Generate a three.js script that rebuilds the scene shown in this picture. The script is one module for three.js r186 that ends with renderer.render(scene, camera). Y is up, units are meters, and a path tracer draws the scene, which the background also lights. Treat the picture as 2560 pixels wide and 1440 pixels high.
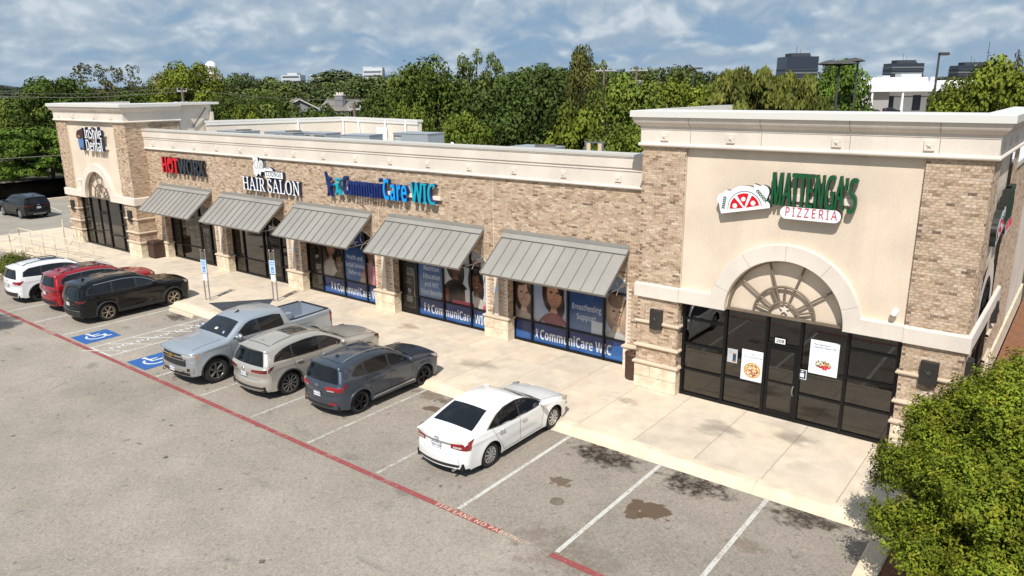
import * as THREE from 'three';
import { mergeGeometries } from 'three/addons/utils/BufferGeometryUtils.js';
import { RoundedBoxGeometry } from 'three/addons/geometries/RoundedBoxGeometry.js';
import { FontLoader } from 'three/addons/loaders/FontLoader.js';
import { TextGeometry } from 'three/addons/geometries/TextGeometry.js';

const scene = new THREE.Scene();
// ---------- camera, exposure, sun, sky ----------
const camera = new THREE.PerspectiveCamera(42.085, 1024 / 576, 0.2, 3000);
camera.position.set(4.943, 9.326, 16.22);
camera.rotation.set(-0.26179, 0.66400, -0.00965, 'YXZ');
scene.add(camera);
const renderer = new THREE.WebGLRenderer({ antialias: true });
renderer.setSize(1024, 576);
renderer.toneMapping = THREE.LinearToneMapping;
renderer.toneMappingExposure = 1.25;
renderer.shadowMap.enabled = true;
renderer.shadowMap.type = THREE.PCFSoftShadowMap;
const SUN = new THREE.Vector3(0.78, 2.4, 1.77).normalize();
const sun = new THREE.DirectionalLight(new THREE.Color(1.0, 0.953, 0.885), 4.2);
sun.name = 'sun';
sun.position.copy(SUN).multiplyScalar(120).add(new THREE.Vector3(-15, 0, -10));
sun.target.position.set(-15, 0, -10);
sun.castShadow = true;
sun.shadow.mapSize.set(4096, 4096);
Object.assign(sun.shadow.camera, { left: -70, right: 70, top: 70, bottom: -70, near: 1, far: 300 });
scene.add(sun, sun.target);

// ---------- noise ----------
function rng(seed) { let a = seed >>> 0; return () => { a = (a + 0x6D2B79F5) | 0; let t = Math.imul(a ^ (a >>> 15), 1 | a); t = (t + Math.imul(t ^ (t >>> 7), 61 | t)) ^ t; return ((t ^ (t >>> 14)) >>> 0) / 4294967296; }; }
function hash2(x, y, s) { let h = Math.imul(x, 374761393) + Math.imul(y, 668265263) + Math.imul(s, 974711); h = Math.imul(h ^ (h >>> 13), 1274126177); return ((h ^ (h >>> 16)) >>> 0) / 4294967296; }
function vnoise(x, y, s = 0) {
  const xi = Math.floor(x), yi = Math.floor(y); let fx = x - xi, fy = y - yi;
  fx = fx * fx * (3 - 2 * fx); fy = fy * fy * (3 - 2 * fy);
  const a = hash2(xi, yi, s), b = hash2(xi + 1, yi, s), c = hash2(xi, yi + 1, s), d = hash2(xi + 1, yi + 1, s);
  return a + (b - a) * fx + (c - a) * fy + (a - b - c + d) * fx * fy;
}
function fbm(x, y, o = 5, s = 0) { let v = 0, a = 0.5, n = 0; for (let i = 0; i < o; i++) { v += a * vnoise(x, y, s + i); n += a; x = x * 2.03 + 17.3; y = y * 2.03 + 9.1; a *= 0.5; } return v / n; }
const clamp = (x, a = 0, b = 1) => Math.min(b, Math.max(a, x));
const lerp = (a, b, t) => a + (b - a) * t;
const sstep = (a, b, x) => { const t = clamp((x - a) / (b - a)); return t * t * (3 - 2 * t); };

// ---------- sky: blue air under broken layers of stratocumulus, one rule for the whole dome ----------
function n3(x, y, z, s) { const zi = Math.floor(z); let f = z - zi; f = f * f * (3 - 2 * f); return lerp(vnoise(x, y, s + zi * 131), vnoise(x, y, s + (zi + 1) * 131), f); }
function fbm3(x, y, z, o, s) { let v = 0, a = 0.5, n = 0; for (let i = 0; i < o; i++) { v += a * n3(x, y, z, s + i * 7); n += a; x = x * 2.03 + 11.3; y = y * 2.03 + 5.1; z = z * 2.03 + 3.7; a *= 0.56; } return v / n; }
{
  const w = 4096, h = 2048, data = new Float32Array(w * h * 4);
  for (let j = 0; j < h; j++) {
    const el = ((j + 0.5) / h - 0.5) * Math.PI, sy = Math.sin(el), e0 = Math.max(el, 0), low = el < 0.4, step = low ? 1 : 4;
    if (!low && j % 2 === 1) { data.copyWithin(j * w * 4, (j - 1) * w * 4, j * w * 4); continue; }
    const v = 2.5 * Math.log((e0 + 0.045) / 0.045), hz = Math.exp(-e0 / 0.022), up = clamp(e0 / 1.2), rr = 14 * Math.cos(e0);
    for (let i = 0; i < w; i++) {
      const k = (j * w + i) * 4; let r, g, b;
      if (i % step) { for (let q = 0; q < 4; q++) data[k + q] = data[k - 4 + q]; continue; }
      if (sy < -0.004) { r = 0.15; g = 0.14; b = 0.12; } else {
        const az = ((i + 0.5) / w - 0.5) * 2 * Math.PI, cx = Math.cos(az) * rr + 40, cz = Math.sin(az) * rr + 40;
        const wv = 0.7 * (vnoise(cx * 1.3, cz * 1.3 + v, 17) - 0.5), wx = 0.35 * (vnoise(cx * 2.2 + 7, cz * 2.2 + v * 2, 27) - 0.5);
        const d = fbm3(cx * 0.7 + wx, cz * 0.7, v * 1.25 + wv, low ? 6 : 3, 5), e = fbm3(cx * 1.0 + 9 + wx, cz * 1.0, v * 1.5 + 3 + wv, low ? 6 : 3, 901), f = low ? fbm3(cx * 3.2 + wx * 3, cz * 3.2, v * 3.4 + wv * 2, 4, 1701) : 0.5;
        const cover = sstep(0.33, 0.52, d * 0.8 + f * 0.2), lit = sstep(0.36, 0.64, e * 0.60 + f * 0.40);
        const br = lerp(0.205, 0.17, up), bg = lerp(0.315, 0.285, up), bb = lerp(0.445, 0.455, up);
        r = lerp(br, lerp(0.255, 0.40, lit), cover); g = lerp(bg, lerp(0.345, 0.465, lit), cover); b = lerp(bb, lerp(0.445, 0.53, lit), cover);
        const wisp = sstep(0.53, 0.70, f * 0.55 + e * 0.45) * cover; r += 0.10 * wisp; g += 0.095 * wisp; b += 0.085 * wisp;
        r = lerp(r, 0.255, hz * 0.7); g = lerp(g, 0.36, hz * 0.7); b = lerp(b, 0.475, hz * 0.7);
      }
      data[k] = r; data[k + 1] = g; data[k + 2] = b; data[k + 3] = 1;
    }
  }
  const t = new THREE.DataTexture(data, w, h, THREE.RGBAFormat, THREE.FloatType);
  t.mapping = THREE.EquirectangularReflectionMapping; t.magFilter = t.minFilter = THREE.LinearFilter; t.wrapS = THREE.RepeatWrapping; t.needsUpdate = true;
  scene.background = t; scene.environment = t;
}

// ---------- builders ----------
const V = (x, y, z) => new THREE.Vector3(x, y, z);
const used = {};
function numbered(n) { used[n] = (used[n] ?? -1) + 1; return used[n] ? `${n}_${String(used[n]).padStart(3, '0')}` : n; }
function planarUV(g) {
  const p = g.attributes.position, n = g.attributes.normal, uv = new Float32Array(p.count * 2);
  for (let i = 0; i < p.count; i++) {
    const ax = Math.abs(n.getX(i)), ay = Math.abs(n.getY(i)), az = Math.abs(n.getZ(i));
    if (ay >= ax && ay >= az) { uv[2 * i] = p.getX(i); uv[2 * i + 1] = p.getZ(i); } else if (ax > az) { uv[2 * i] = p.getZ(i); uv[2 * i + 1] = p.getY(i); } else { uv[2 * i] = p.getX(i); uv[2 * i + 1] = p.getY(i); }
  }
  g.setAttribute('uv', new THREE.BufferAttribute(uv, 2)); return g;
}
function flat(g) { const o = g.index ? g.toNonIndexed() : g; for (const k of Object.keys(o.attributes)) if (!['position', 'normal', 'uv', 'color'].includes(k)) o.deleteAttribute(k); if (!o.attributes.normal) o.computeVertexNormals(); return o; }
function merged(list, keepUV) {
  const l = list.flat().map(flat).map(g => (keepUV ? g : planarUV(g)));
  return l.length === 1 ? l[0] : mergeGeometries(l);
}
function shade(m) { m.castShadow = true; m.receiveShadow = true; return m; }
function obj(name, geos, mat, parent = scene, keepUV = false) {
  const m = shade(new THREE.Mesh(merged(Array.isArray(geos) ? geos : [geos], keepUV), mat));
  m.name = parent === scene ? numbered(name) : name; parent.add(m); return m;
}
function tag(o, label, category, group) { o.userData.label = label; o.userData.category = category; if (group) o.userData.group = group; return o; }
function struct(o) { o.userData.kind = 'structure'; return o; }
function thing(name, label, category, [x, y, z] = [0, 0, 0], turn = 0, group) {
  const o = new THREE.Group(); o.name = numbered(name); o.position.set(x, y, z); o.rotation.y = turn; scene.add(o); return tag(o, label, category, group);
}
function part(name, parent) { const o = new THREE.Group(); o.name = name; parent.add(o); return o; }
const bx = (x0, x1, y0, y1, z0, z1) => new THREE.BoxGeometry(x1 - x0, y1 - y0, z1 - z0).translate((x0 + x1) / 2, (y0 + y1) / 2, (z0 + z1) / 2);
const rbx = (x0, x1, y0, y1, z0, z1, r = 0.02, s = 2) => new RoundedBoxGeometry(x1 - x0, y1 - y0, z1 - z0, s, Math.min(r, (x1 - x0) / 2.01, (y1 - y0) / 2.01, (z1 - z0) / 2.01)).translate((x0 + x1) / 2, (y0 + y1) / 2, (z0 + z1) / 2);
function rod(a, b, r, r2 = r, seg = 10) {
  const d = b.clone().sub(a), g = new THREE.CylinderGeometry(r2, r, d.length(), seg);
  g.applyQuaternion(new THREE.Quaternion().setFromUnitVectors(V(0, 1, 0), d.clone().normalize())); return g.translate((a.x + b.x) / 2, (a.y + b.y) / 2, (a.z + b.z) / 2);
}
function tube(pts, r, seg = 24, rad = 8) { return new THREE.TubeGeometry(new THREE.CatmullRomCurve3(pts), seg, r, rad, false); }
function extr(shape, depth, bevel = 0, seg = 12) { return new THREE.ExtrudeGeometry(shape, { depth, bevelEnabled: bevel > 0, bevelThickness: bevel, bevelSize: bevel, bevelOffset: -bevel, bevelSegments: 1, curveSegments: seg }); }
function starShape(R, r = R * 0.42, n = 5) { const s = new THREE.Shape(); for (let i = 0; i < 2 * n; i++) { const a = Math.PI / 2 + i * Math.PI / n, q = i % 2 ? r : R; s[i ? 'lineTo' : 'moveTo'](q * Math.cos(a), q * Math.sin(a)); } s.closePath(); return s; }
function poly(pts) { const s = new THREE.Shape(); pts.forEach(([x, y], i) => s[i ? 'lineTo' : 'moveTo'](x, y)); s.closePath(); return s; }

// ---------- textures ----------
function dataTex(w, h, fn, size, srgb = true) {                    // fn(u, v) in 0..1 -> [r, g, b] 0..1 or one number; size = metres a tile covers
  const d = new Uint8Array(w * h * 4);
  for (let j = 0; j < h; j++) for (let i = 0; i < w; i++) {
    const c = fn(i / w, j / h), k = (j * w + i) * 4, t = typeof c === 'number';
    d[k] = 255 * clamp(t ? c : c[0]); d[k + 1] = 255 * clamp(t ? c : c[1]); d[k + 2] = 255 * clamp(t ? c : c[2]); d[k + 3] = 255;
  }
  const x = new THREE.DataTexture(d, w, h); x.magFilter = THREE.LinearFilter; x.minFilter = THREE.LinearMipmapLinearFilter; x.generateMipmaps = true;
  x.wrapS = x.wrapT = THREE.RepeatWrapping; if (size) x.repeat.set(1 / size, 1 / size); if (srgb) x.colorSpace = THREE.SRGBColorSpace; x.needsUpdate = true; return x;
}
function tnoise(u, v, f, s) {                                       // tiling value noise
  const x = u * f, y = v * f, xi = Math.floor(x), yi = Math.floor(y); let fx = x - xi, fy = y - yi; fx = fx * fx * (3 - 2 * fx); fy = fy * fy * (3 - 2 * fy);
  const m = k => ((k % f) + f) % f, a = hash2(m(xi), m(yi), s), b = hash2(m(xi + 1), m(yi), s), c = hash2(m(xi), m(yi + 1), s), d = hash2(m(xi + 1), m(yi + 1), s);
  return a + (b - a) * fx + (c - a) * fy + (a - b - c + d) * fx * fy;
}
const tfbm = (u, v, f, o, s) => { let r = 0, a = 0.5, n = 0; for (let i = 0; i < o; i++) { r += a * tnoise(u, v, f, s + i); n += a; f *= 2; a *= 0.5; } return r / n; };
function canvasTex(w, h, draw) {
  const c = document.createElement('canvas'); c.width = w; c.height = h; draw(c.getContext('2d'), w, h);
  const t = new THREE.CanvasTexture(c); t.colorSpace = THREE.SRGBColorSpace; t.anisotropy = 8; return t;
}
const std = (r, g, b, rough = 0.8, extra = {}) => new THREE.MeshStandardMaterial({ color: new THREE.Color().setRGB(r, g, b), roughness: rough, ...extra });
const phys = (r, g, b, rough = 0.5, extra = {}) => new THREE.MeshPhysicalMaterial({ color: new THREE.Color().setRGB(r, g, b), roughness: rough, ...extra });
const mottle = dataTex(512, 512, (u, v) => { const n = 0.92 + 0.26 * (tfbm(u, v, 10, 4, 3) - 0.5) + 0.30 * (tfbm(u, v, 60, 2, 9) - 0.5); return n; }, 1.3);
const stuccoTex = dataTex(512, 512, (u, v) => 0.935 + 0.11 * (tfbm(u, v, 4, 5, 13) - 0.5) + 0.05 * (tnoise(u, v, 200, 5) - 0.5) - 0.018 * sstep(0.55, 0.9, tnoise(u, 0.37, 37, 7)) * sstep(0.35, 0.7, tnoise(u, v, 4, 8)), 3.1);
const stuccoBump = dataTex(512, 512, (u, v) => tfbm(u, v, 60, 3, 21), 1.1, false);
const stoneTex = dataTex(512, 512, (u, v) => { const n = tfbm(u, v, 8, 5, 41); return [0.93 + 0.26 * (n - 0.5), 0.92 + 0.28 * (n - 0.5), 0.90 + 0.32 * (n - 0.5)]; }, 1.7);
const stoneBump = dataTex(512, 512, (u, v) => tfbm(u, v, 12, 5, 47), 0.9, false);
const grit = dataTex(512, 512, (u, v) => tfbm(u, v, 96, 2, 77), 0.8, false);
const M = {
  mortar: std(0.82, 0.72, 0.60, 0.95, { map: stuccoTex }),
  brick: std(1, 1, 1, 0.9, { vertexColors: true, map: mottle }),
  stucco: std(0.80, 0.67, 0.53, 0.93, { map: stuccoTex, bumpMap: stuccoBump, bumpScale: 0.003 }),
  trim: std(0.80, 0.715, 0.625, 0.85, { map: stuccoTex }),
  roofWall: std(0.80, 0.715, 0.615, 0.92, { map: stuccoTex, bumpMap: stuccoBump, bumpScale: 0.003 }),
  stone: std(0.86, 0.74, 0.58, 0.93, { map: stoneTex, bumpMap: stoneBump, bumpScale: 0.02 }),
  ledge: std(0.66, 0.53, 0.395, 0.9, { map: stuccoTex }),
  cap: std(0.72, 0.70, 0.66, 0.45, { metalness: 0.1 }),
  parapetCap: std(0.58, 0.55, 0.50, 0.5, { metalness: 0.15 }),
  frame: std(0.008, 0.008, 0.009, 0.35, { metalness: 0.4 }),
  bronze: std(0.25, 0.20, 0.155, 0.55, { metalness: 0.3, map: stoneTex }),
  glass: phys(0.012, 0.010, 0.008, 0.02, { specularIntensity: 1, ior: 1.75 }),
  tint: phys(0.36, 0.32, 0.28, 0.0, { transmission: 1, thickness: 0, ior: 1.8 }), room: std(0.16, 0.15, 0.14, 0.7, { map: mottle }),
  awning: std(0.35, 0.335, 0.305, 0.5, { metalness: 0.1, map: stuccoTex }),
  awningDark: std(0.25, 0.23, 0.205, 0.5, { metalness: 0.25 }),
  dark: std(0.015, 0.014, 0.013, 0.6),
  joint: std(0.25, 0.20, 0.16, 0.95),
  paleJoint: std(0.72, 0.64, 0.53, 0.9),
  white: std(0.80, 0.80, 0.80, 0.4), red: std(0.62, 0.012, 0.02, 0.4), green: std(0.008, 0.135, 0.035, 0.4), navy: std(0.012, 0.03, 0.12, 0.4),
  iron: std(0.030, 0.026, 0.022, 0.6, { metalness: 0.1 }), steel: std(0.42, 0.42, 0.42, 0.35, { metalness: 0.8 }),
};
// ---------- ground ----------
const GR = rng(11);
// stains: [x, z, rx, rz, strength, tone, seed]; oil at the head of each bay, drips, damp patches
const stains = [[-4.2, 0.75, 0.75, 0.45, 0.95, 0, 1], [-1.55, 0.72, 0.75, 0.42, 0.95, 0, 2], [0.95, 0.55, 0.7, 0.4, 0.8, 0, 3], [-9.2, 0.55, 0.8, 0.45, 0.5, 0, 4], [-25.1, 0.95, 0.55, 0.35, 0.8, 0, 5], [-12.3, 0.6, 0.6, 0.4, 0.4, 0, 22],
  [-9.65, 1.35, 0.35, 0.13, 0.8, 1, 6], [-1.95, 2.4, 0.36, 0.24, 0.9, 1, 7], [-2.2, 2.75, 0.22, 0.16, 0.85, 1, 61], [-4.3, 2.55, 0.2, 0.15, 0.7, 1, 8], [-2.6, 4.9, 1.1, 0.7, 0.5, 2, 9], [-2.1, 6.2, 1.0, 0.5, 0.25, 2, 10], [0.3, 2.4, 0.30, 0.16, 0.25, 1, 23], [-10.5, 0.6, 0.5, 0.2, 0.4, 1, 24]];
for (let i = 0; i < 90; i++) stains.push([-34 + 37 * GR(), 0.3 + 12 * GR(), 0.03 + 0.06 * GR(), 0.02 + 0.05 * GR(), 0.5 + 0.4 * GR(), GR() < 0.5 ? 3 : 0, 40 + i]);
for (let i = 0; i < 26; i++) stains.push([-34 + 37 * GR(), 1 + 10 * GR(), 0.12 + 0.3 * GR(), 0.06 + 0.14 * GR(), 0.18 + 0.2 * GR(), 3, 140 + i]);
const cracks = [];
for (let i = 0; i < 16; i++) { const c = []; let x = -30 + 33 * GR(), z = 1 + 11 * GR(), a = GR() * 6.28; for (let k = 0; k < 26; k++) { c.push([x, z]); a += (GR() - 0.5) * 1.1; x += 0.13 * Math.cos(a); z += 0.13 * Math.sin(a); } cracks.push(c); }
function asphaltAt(x, z) {
  const c1 = fbm(x * 0.22, z * 0.22, 4, 200), c2 = fbm(x * 1.1 + 5, z * 1.1, 4, 210), f = vnoise(x * 26, z * 26, 220), f2 = vnoise(x * 60, z * 60, 230);
  let v = 0.575 + 0.10 * (c1 - 0.5) + 0.075 * (c2 - 0.5) + 0.075 * (f - 0.5) + 0.10 * (f2 - 0.5);
  const pit = vnoise(x * 11, z * 11, 240); if (pit > 0.86) v -= 0.10 * (pit - 0.86) / 0.14;
  for (const [c0, w0, k0] of [[7.2, 0.5, 0.012], [9.0, 0.55, 0.014], [11.2, 0.6, 0.012], [12.9, 0.5, 0.012]]) v -= k0 * Math.exp(-(((z - c0 - 0.35 * Math.sin(x * 0.11)) / w0) ** 2)); const bays = sstep(-0.2, 0.4, z) * (1 - sstep(4.6, 5.4, z)); v -= 0.035 * bays * sstep(-8, -3, x);
  let r = v * 1.02, g = v * 0.957, b = v * 0.878;
  for (const s of stains) {
    const dx = (x - s[0]) / s[2], dz = (z - s[1]) / s[3], q = dx * dx + dz * dz; if (q > 3.2) continue;
    const n = fbm(x * (s[2] > 0.3 ? 5.5 : 9) + s[6] * 7, z * (s[2] > 0.3 ? 5.5 : 9) + s[6] * 3, 4, 300 + s[6]);
    const k = s[5] === 1 ? sstep(0.02, 0.10, 1.15 * n + 0.42 - 0.62 * Math.sqrt(q) - 0.10) : sstep(0.20, 0.66, n * 0.95 + 0.38 - 0.46 * Math.sqrt(q)) * (0.5 + 0.5 * sstep(0.35, 0.6, fbm(x * 16, z * 16, 3, 350 + s[6])));
    const a = k * s[4]; const t = [[0.17, 0.135, 0.105], [0.35, 0.28, 0.215], [0.40, 0.355, 0.305], [0.30, 0.29, 0.29]][s[5]];
    r = lerp(r, t[0], a); g = lerp(g, t[1], a); b = lerp(b, t[2], a);
  }
  return [r, g, b];
}
function asphaltSheet(x0, x1, z0, z1, w, h) {
  const d = new Uint8Array(w * h * 4);
  for (let j = 0; j < h; j++) for (let i = 0; i < w; i++) {
    const c = asphaltAt(lerp(x0, x1, (i + 0.5) / w), lerp(z1, z0, (j + 0.5) / h)), k = (j * w + i) * 4;
    d[k] = 255 * clamp(c[0]); d[k + 1] = 255 * clamp(c[1]); d[k + 2] = 255 * clamp(c[2]); d[k + 3] = 255;
  }
  for (const c of cracks) for (let m = 0; m < c.length - 1; m++) for (let s = 0; s < 12; s++) {
    const x = lerp(c[m][0], c[m + 1][0], s / 12), z = lerp(c[m][1], c[m + 1][1], s / 12), i = Math.floor((x - x0) / (x1 - x0) * w), j = Math.floor((z1 - z) / (z1 - z0) * h);
    if (i < 0 || j < 0 || i >= w || j >= h) continue; const k = (j * w + i) * 4; for (let q = 0; q < 3; q++) d[k + q] *= 0.72;
  }
  const t = new THREE.DataTexture(d, w, h); t.magFilter = THREE.LinearFilter; t.minFilter = THREE.LinearMipmapLinearFilter; t.generateMipmaps = true; t.colorSpace = THREE.SRGBColorSpace; t.needsUpdate = true;
  const g = new THREE.PlaneGeometry(x1 - x0, z1 - z0).rotateX(-Math.PI / 2).translate((x0 + x1) / 2, 0, (z0 + z1) / 2);
  const m = new THREE.Mesh(g, new THREE.MeshStandardMaterial({ map: t, roughness: 0.95, bumpMap: gritMeters, bumpScale: 0.004 })); m.receiveShadow = true; return m;
}
const gritMeters = dataTex(512, 512, (u, v) => tfbm(u, v, 128, 2, 78), 0, false); gritMeters.repeat.set(18, 14);
const asphaltFar = std(0.33, 0.295, 0.245, 0.95, { map: dataTex(512, 512, (u, v) => 0.95 + 0.16 * (tfbm(u, v, 5, 6, 88) - 0.5) + 0.14 * (tnoise(u, v, 220, 3) - 0.5), 6) });
{
  const a = asphaltSheet(-13, 6, -0.6, 15, 2048, 1680), b = asphaltSheet(-40, -13, -0.6, 15, 2048, 1184);
  a.name = 'parking_lot'; b.name = 'parking_lot_001'; scene.add(struct(a), struct(b));
  const far = obj('parking_lot_far', [bx(-90, -40, -0.3, 0, -18, 15), bx(6.0, 30, -0.3, 0, 4, 40), bx(-90, 6, -0.3, 0, 15, 60)], asphaltFar); struct(far);
  // earth sheet to the horizon
  const earth = std(0.075, 0.08, 0.035, 1, { map: dataTex(256, 256, (u, v) => 0.85 + 0.4 * (tfbm(u, v, 6, 5, 61) - 0.5), 14) });
  struct(obj('ground', new THREE.CircleGeometry(2500, 64).rotateX(-Math.PI / 2).translate(0, -0.32, 0), earth));
}
// ---------- sidewalk: poured slabs with tooled joints, a kerb with its own joints ----------
const concreteTex = dataTex(1024, 1024, (u, v) => {
  const a = tfbm(u, v, 3, 6, 91), b = tfbm(u, v, 24, 4, 97), st = tfbm(u, v * 0.5, 12, 4, 99);
  let n = 0.945 + 0.16 * (a - 0.5) + 0.12 * (b - 0.5) + 0.10 * (st - 0.5); const sp = tnoise(u, v, 180, 15); if (sp > 0.93) n -= 0.08;
  return [n * 1.0, n * 0.972 - 0.05 * Math.max(0, a - 0.55), n * 0.935 - 0.16 * Math.max(0, a - 0.55)];
}, 7.3);
const slabMats = [0.985, 1, 1.015, 0.97].map((k, i) => { const t = concreteTex.clone(); t.offset.set(i * 0.31, i * 0.17); t.rotation = i * 0.4; t.needsUpdate = true; return std(0.655 * k, 0.595 * k, 0.52 * k, 0.9, { map: t, bumpMap: grit, bumpScale: 0.002 }); });
const kerbMat = std(0.74, 0.655, 0.54, 0.9, { map: concreteTex, bumpMap: grit, bumpScale: 0.003 });
const walk = new THREE.Group(); walk.name = 'sidewalk'; struct(walk); scene.add(walk);
obj('bed', [bx(-49, 3.1, -0.2, 0.128, -5.3, -0.17), bx(3.1, 3.6, -0.2, 0.128, -4.4, -0.17)], M.joint, walk);
{
  const R = rng(5), zs = [-0.20, -1.72, -3.3, -5.25];
  for (let r = 0; r < 3; r++) for (let i = 0; i < 30; i++) {
    const w = 52 / 30 , x0 = -48.9 + i * w, j = 0.006;
    obj('slab', rbx(x0 + j, x0 + w - j, 0.02, 0.15 + 0.002 * R(), zs[r + 1] + j, zs[r] - j, 0.008, 1), slabMats[Math.floor(R() * 4)], walk);
  }
  // rolled kerb: sloping face, a length at a time; it drops to a ramp in front of the accessible bays
  const prof = new THREE.Shape(); prof.moveTo(-0.2, -0.1); prof.lineTo(0.34, -0.1); prof.lineTo(0.34, 0.006); prof.lineTo(0.16, 0.055); prof.quadraticCurveTo(0.06, 0.155, -0.04, 0.157); prof.lineTo(-0.2, 0.157); prof.closePath();
  for (let i = 0; i < 13; i++) {
    const x0 = -34.6 + i * 2.85, x1 = Math.min(x0 + 2.842, 2.3);
    const q = extr(prof, x1 - x0, 0); const p = q.attributes.position; for (let k = 0; k < p.count; k++) { const X = p.getX(k), Z = p.getZ(k); p.setXYZ(k, x0 + Z, p.getY(k), X); } q.computeVertexNormals();
    const m = obj('kerb', q, kerbMat, walk); m.material.side = THREE.DoubleSide;
  }
}
// left end: raised concrete landing, planted strip; dark blue-grey ramp surface between the accessible bays
struct(obj('landing', [bx(-52, -39.0, -0.2, 0.146, -5.3, 0.0), bx(-44.8, -34.75, -0.2, 0.146, -0.17, 2.9)], slabMats[1]));
{
  const s = new THREE.Shape(); s.moveTo(-25.55, 0.74); s.lineTo(-23.75, 2.9); s.lineTo(-23.1, 2.2); s.lineTo(-23.2, 0.42); s.lineTo(-23.8, 0.40); s.closePath();
  const g = new THREE.ShapeGeometry(s); const p = g.attributes.position; for (let k = 0; k < p.count; k++) p.setXYZ(k, p.getX(k), 0.158, -p.getY(k)); g.computeVertexNormals();
  const m = obj('ramp_surface', g, std(0.055, 0.06, 0.075, 0.8, { map: mottle, side: THREE.DoubleSide })); struct(m);
}
// ---------- painted markings ----------
function wornPaint(r, g, b, wear, seed) {
  const base = [0.60, 0.56, 0.51];
  const t = dataTex(512, 512, (u, v) => { const n = tfbm(u, v, 40, 4, seed) * 0.62 + tfbm(u, v, 5, 3, seed + 9) * 0.38, k = sstep(wear - 0.20, wear + 0.16, n) * 0.9, f = 1 + 0.10 * (tnoise(u, v, 200, 3) - 0.5); return [lerp(base[0], r, k) * f, lerp(base[1], g, k) * f, lerp(base[2], b, k) * f]; }, 2.2);
  return new THREE.MeshStandardMaterial({ map: t, roughness: 0.85 });
}
const linePaint = wornPaint(0.77, 0.77, 0.75, 0.40, 5), faintPaint = wornPaint(0.73, 0.72, 0.69, 0.50, 7), redPaint = wornPaint(0.55, 0.235, 0.235, 0.33, 9), bluePaint = wornPaint(0.11, 0.33, 0.62, 0.26, 15), symbolPaint = wornPaint(0.82, 0.84, 0.85, 0.30, 19);
const strip = (x0, z0, x1, z1, w, y = 0.005) => { const a = Math.atan2(z1 - z0, x1 - x0), L = Math.hypot(x1 - x0, z1 - z0); return new THREE.PlaneGeometry(L, w).rotateX(-Math.PI / 2).rotateY(-a).translate((x0 + x1) / 2, y, (z0 + z1) / 2); };
const bayX = [0, -2.74, -5.48, -8.22, -10.98, -13.7, -16.4, -19.14, -26.5, -29.3, -32.0];
bayX.forEach((x, i) => struct(obj('bay_line', strip(x, 0.36, x, 4.98, 0.105), i < 3 || i > 6 ? linePaint : faintPaint)));
struct(obj('bay_line', strip(2.2, 4.99, 2.2, 5.0, 0.1), faintPaint));
struct(obj('fire_lane_line', [strip(-34.5, 5.12, -4.15, 5.12, 0.16, 0.006), strip(-2.8, 5.12, 3, 5.12, 0.16, 0.006)], redPaint));
struct(obj('access_aisle', [strip(-22.5, 0.4, -22.5, 5.02, 0.1), strip(-24.0, 0.4, -24.0, 5.02, 0.1), strip(-24.05, 4.98, -22.45, 4.98, 0.1, 0.0065), ...[0, 1, 2, 3, 4].map(k => strip(-23.95, 1.0 + k * 0.95 + 0.55, -22.55, 1.0 + k * 0.95 - 0.45, 0.09, 0.0062))], linePaint));
const fontSans = await new FontLoader().loadAsync('fonts/droid/droid_sans_bold.typeface.json');
const fontReg = await new FontLoader().loadAsync('fonts/droid/droid_sans_regular.typeface.json');
const fontSerif = await new FontLoader().loadAsync('fonts/droid/droid_serif_regular.typeface.json');
function flatText(str, size, font, wide = 1) { const g = new THREE.ShapeGeometry(font.generateShapes(str, size), 4); g.computeBoundingBox(); const b = g.boundingBox; g.translate(-(b.min.x + b.max.x) / 2, -(b.min.y + b.max.y) / 2, 0).scale(wide, 1, 1); return g; }
const ground = (g, x, y, z, turn = 0) => g.rotateX(-Math.PI / 2).rotateY(turn).translate(x, y, z);
struct(obj('fire_lane_lettering', [ground(flatText('FIRE LANE NO PARKING', 0.12, fontSans, 1.35), -4.75, 0.011, 5.12), ground(flatText('FIRE LANE', 0.12, fontSans, 1.3), -27.4, 0.011, 5.12)], wornPaint(0.80, 0.66, 0.58, 0.36, 23)));
struct(obj('no_parking_lettering', ['NO', 'PARK', 'ING'].map((s, i) => ground(flatText(s, 0.33, fontReg, 1.35), -23.25, 0.011, 4.2 - i * 1.3, 1.571)), symbolPaint));
for (const [x, z] of [[-25.25, 4.25], [-20.7, 4.25]]) {
  struct(obj('accessible_panel', strip(x - 0.66, z, x + 0.66, z, 1.36, 0.008), bluePaint));
  const g = [new THREE.RingGeometry(0.30, 0.385, 28, 1, Math.PI * 0.72, Math.PI * 1.36), new THREE.CircleGeometry(0.085, 16).translate(-0.10, 0.52, 0)];
  const barq = (x0, y0, x1, y1, w) => { const a = Math.atan2(y1 - y0, x1 - x0); return new THREE.PlaneGeometry(Math.hypot(x1 - x0, y1 - y0) + w * 0.5, w).rotateZ(a).translate((x0 + x1) / 2, (y0 + y1) / 2, 0); };
  g.push(barq(-0.09, 0.40, -0.04, 0.02, 0.10).translate(0, 0, 0.001), barq(-0.06, 0.22, 0.2, 0.22, 0.08).translate(0, 0, 0.002), barq(-0.04, 0.02, 0.24, 0.0, 0.09).translate(0, 0, 0.003), barq(0.24, 0.0, 0.36, -0.30, 0.09).translate(0, 0, 0.004), barq(0.36, -0.30, 0.47, -0.27, 0.08).translate(0, 0, 0.005));
  struct(obj('accessible_symbol', g.map(q => ground(q, x, 0.012, z, 1.571)), symbolPaint));
}
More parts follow.
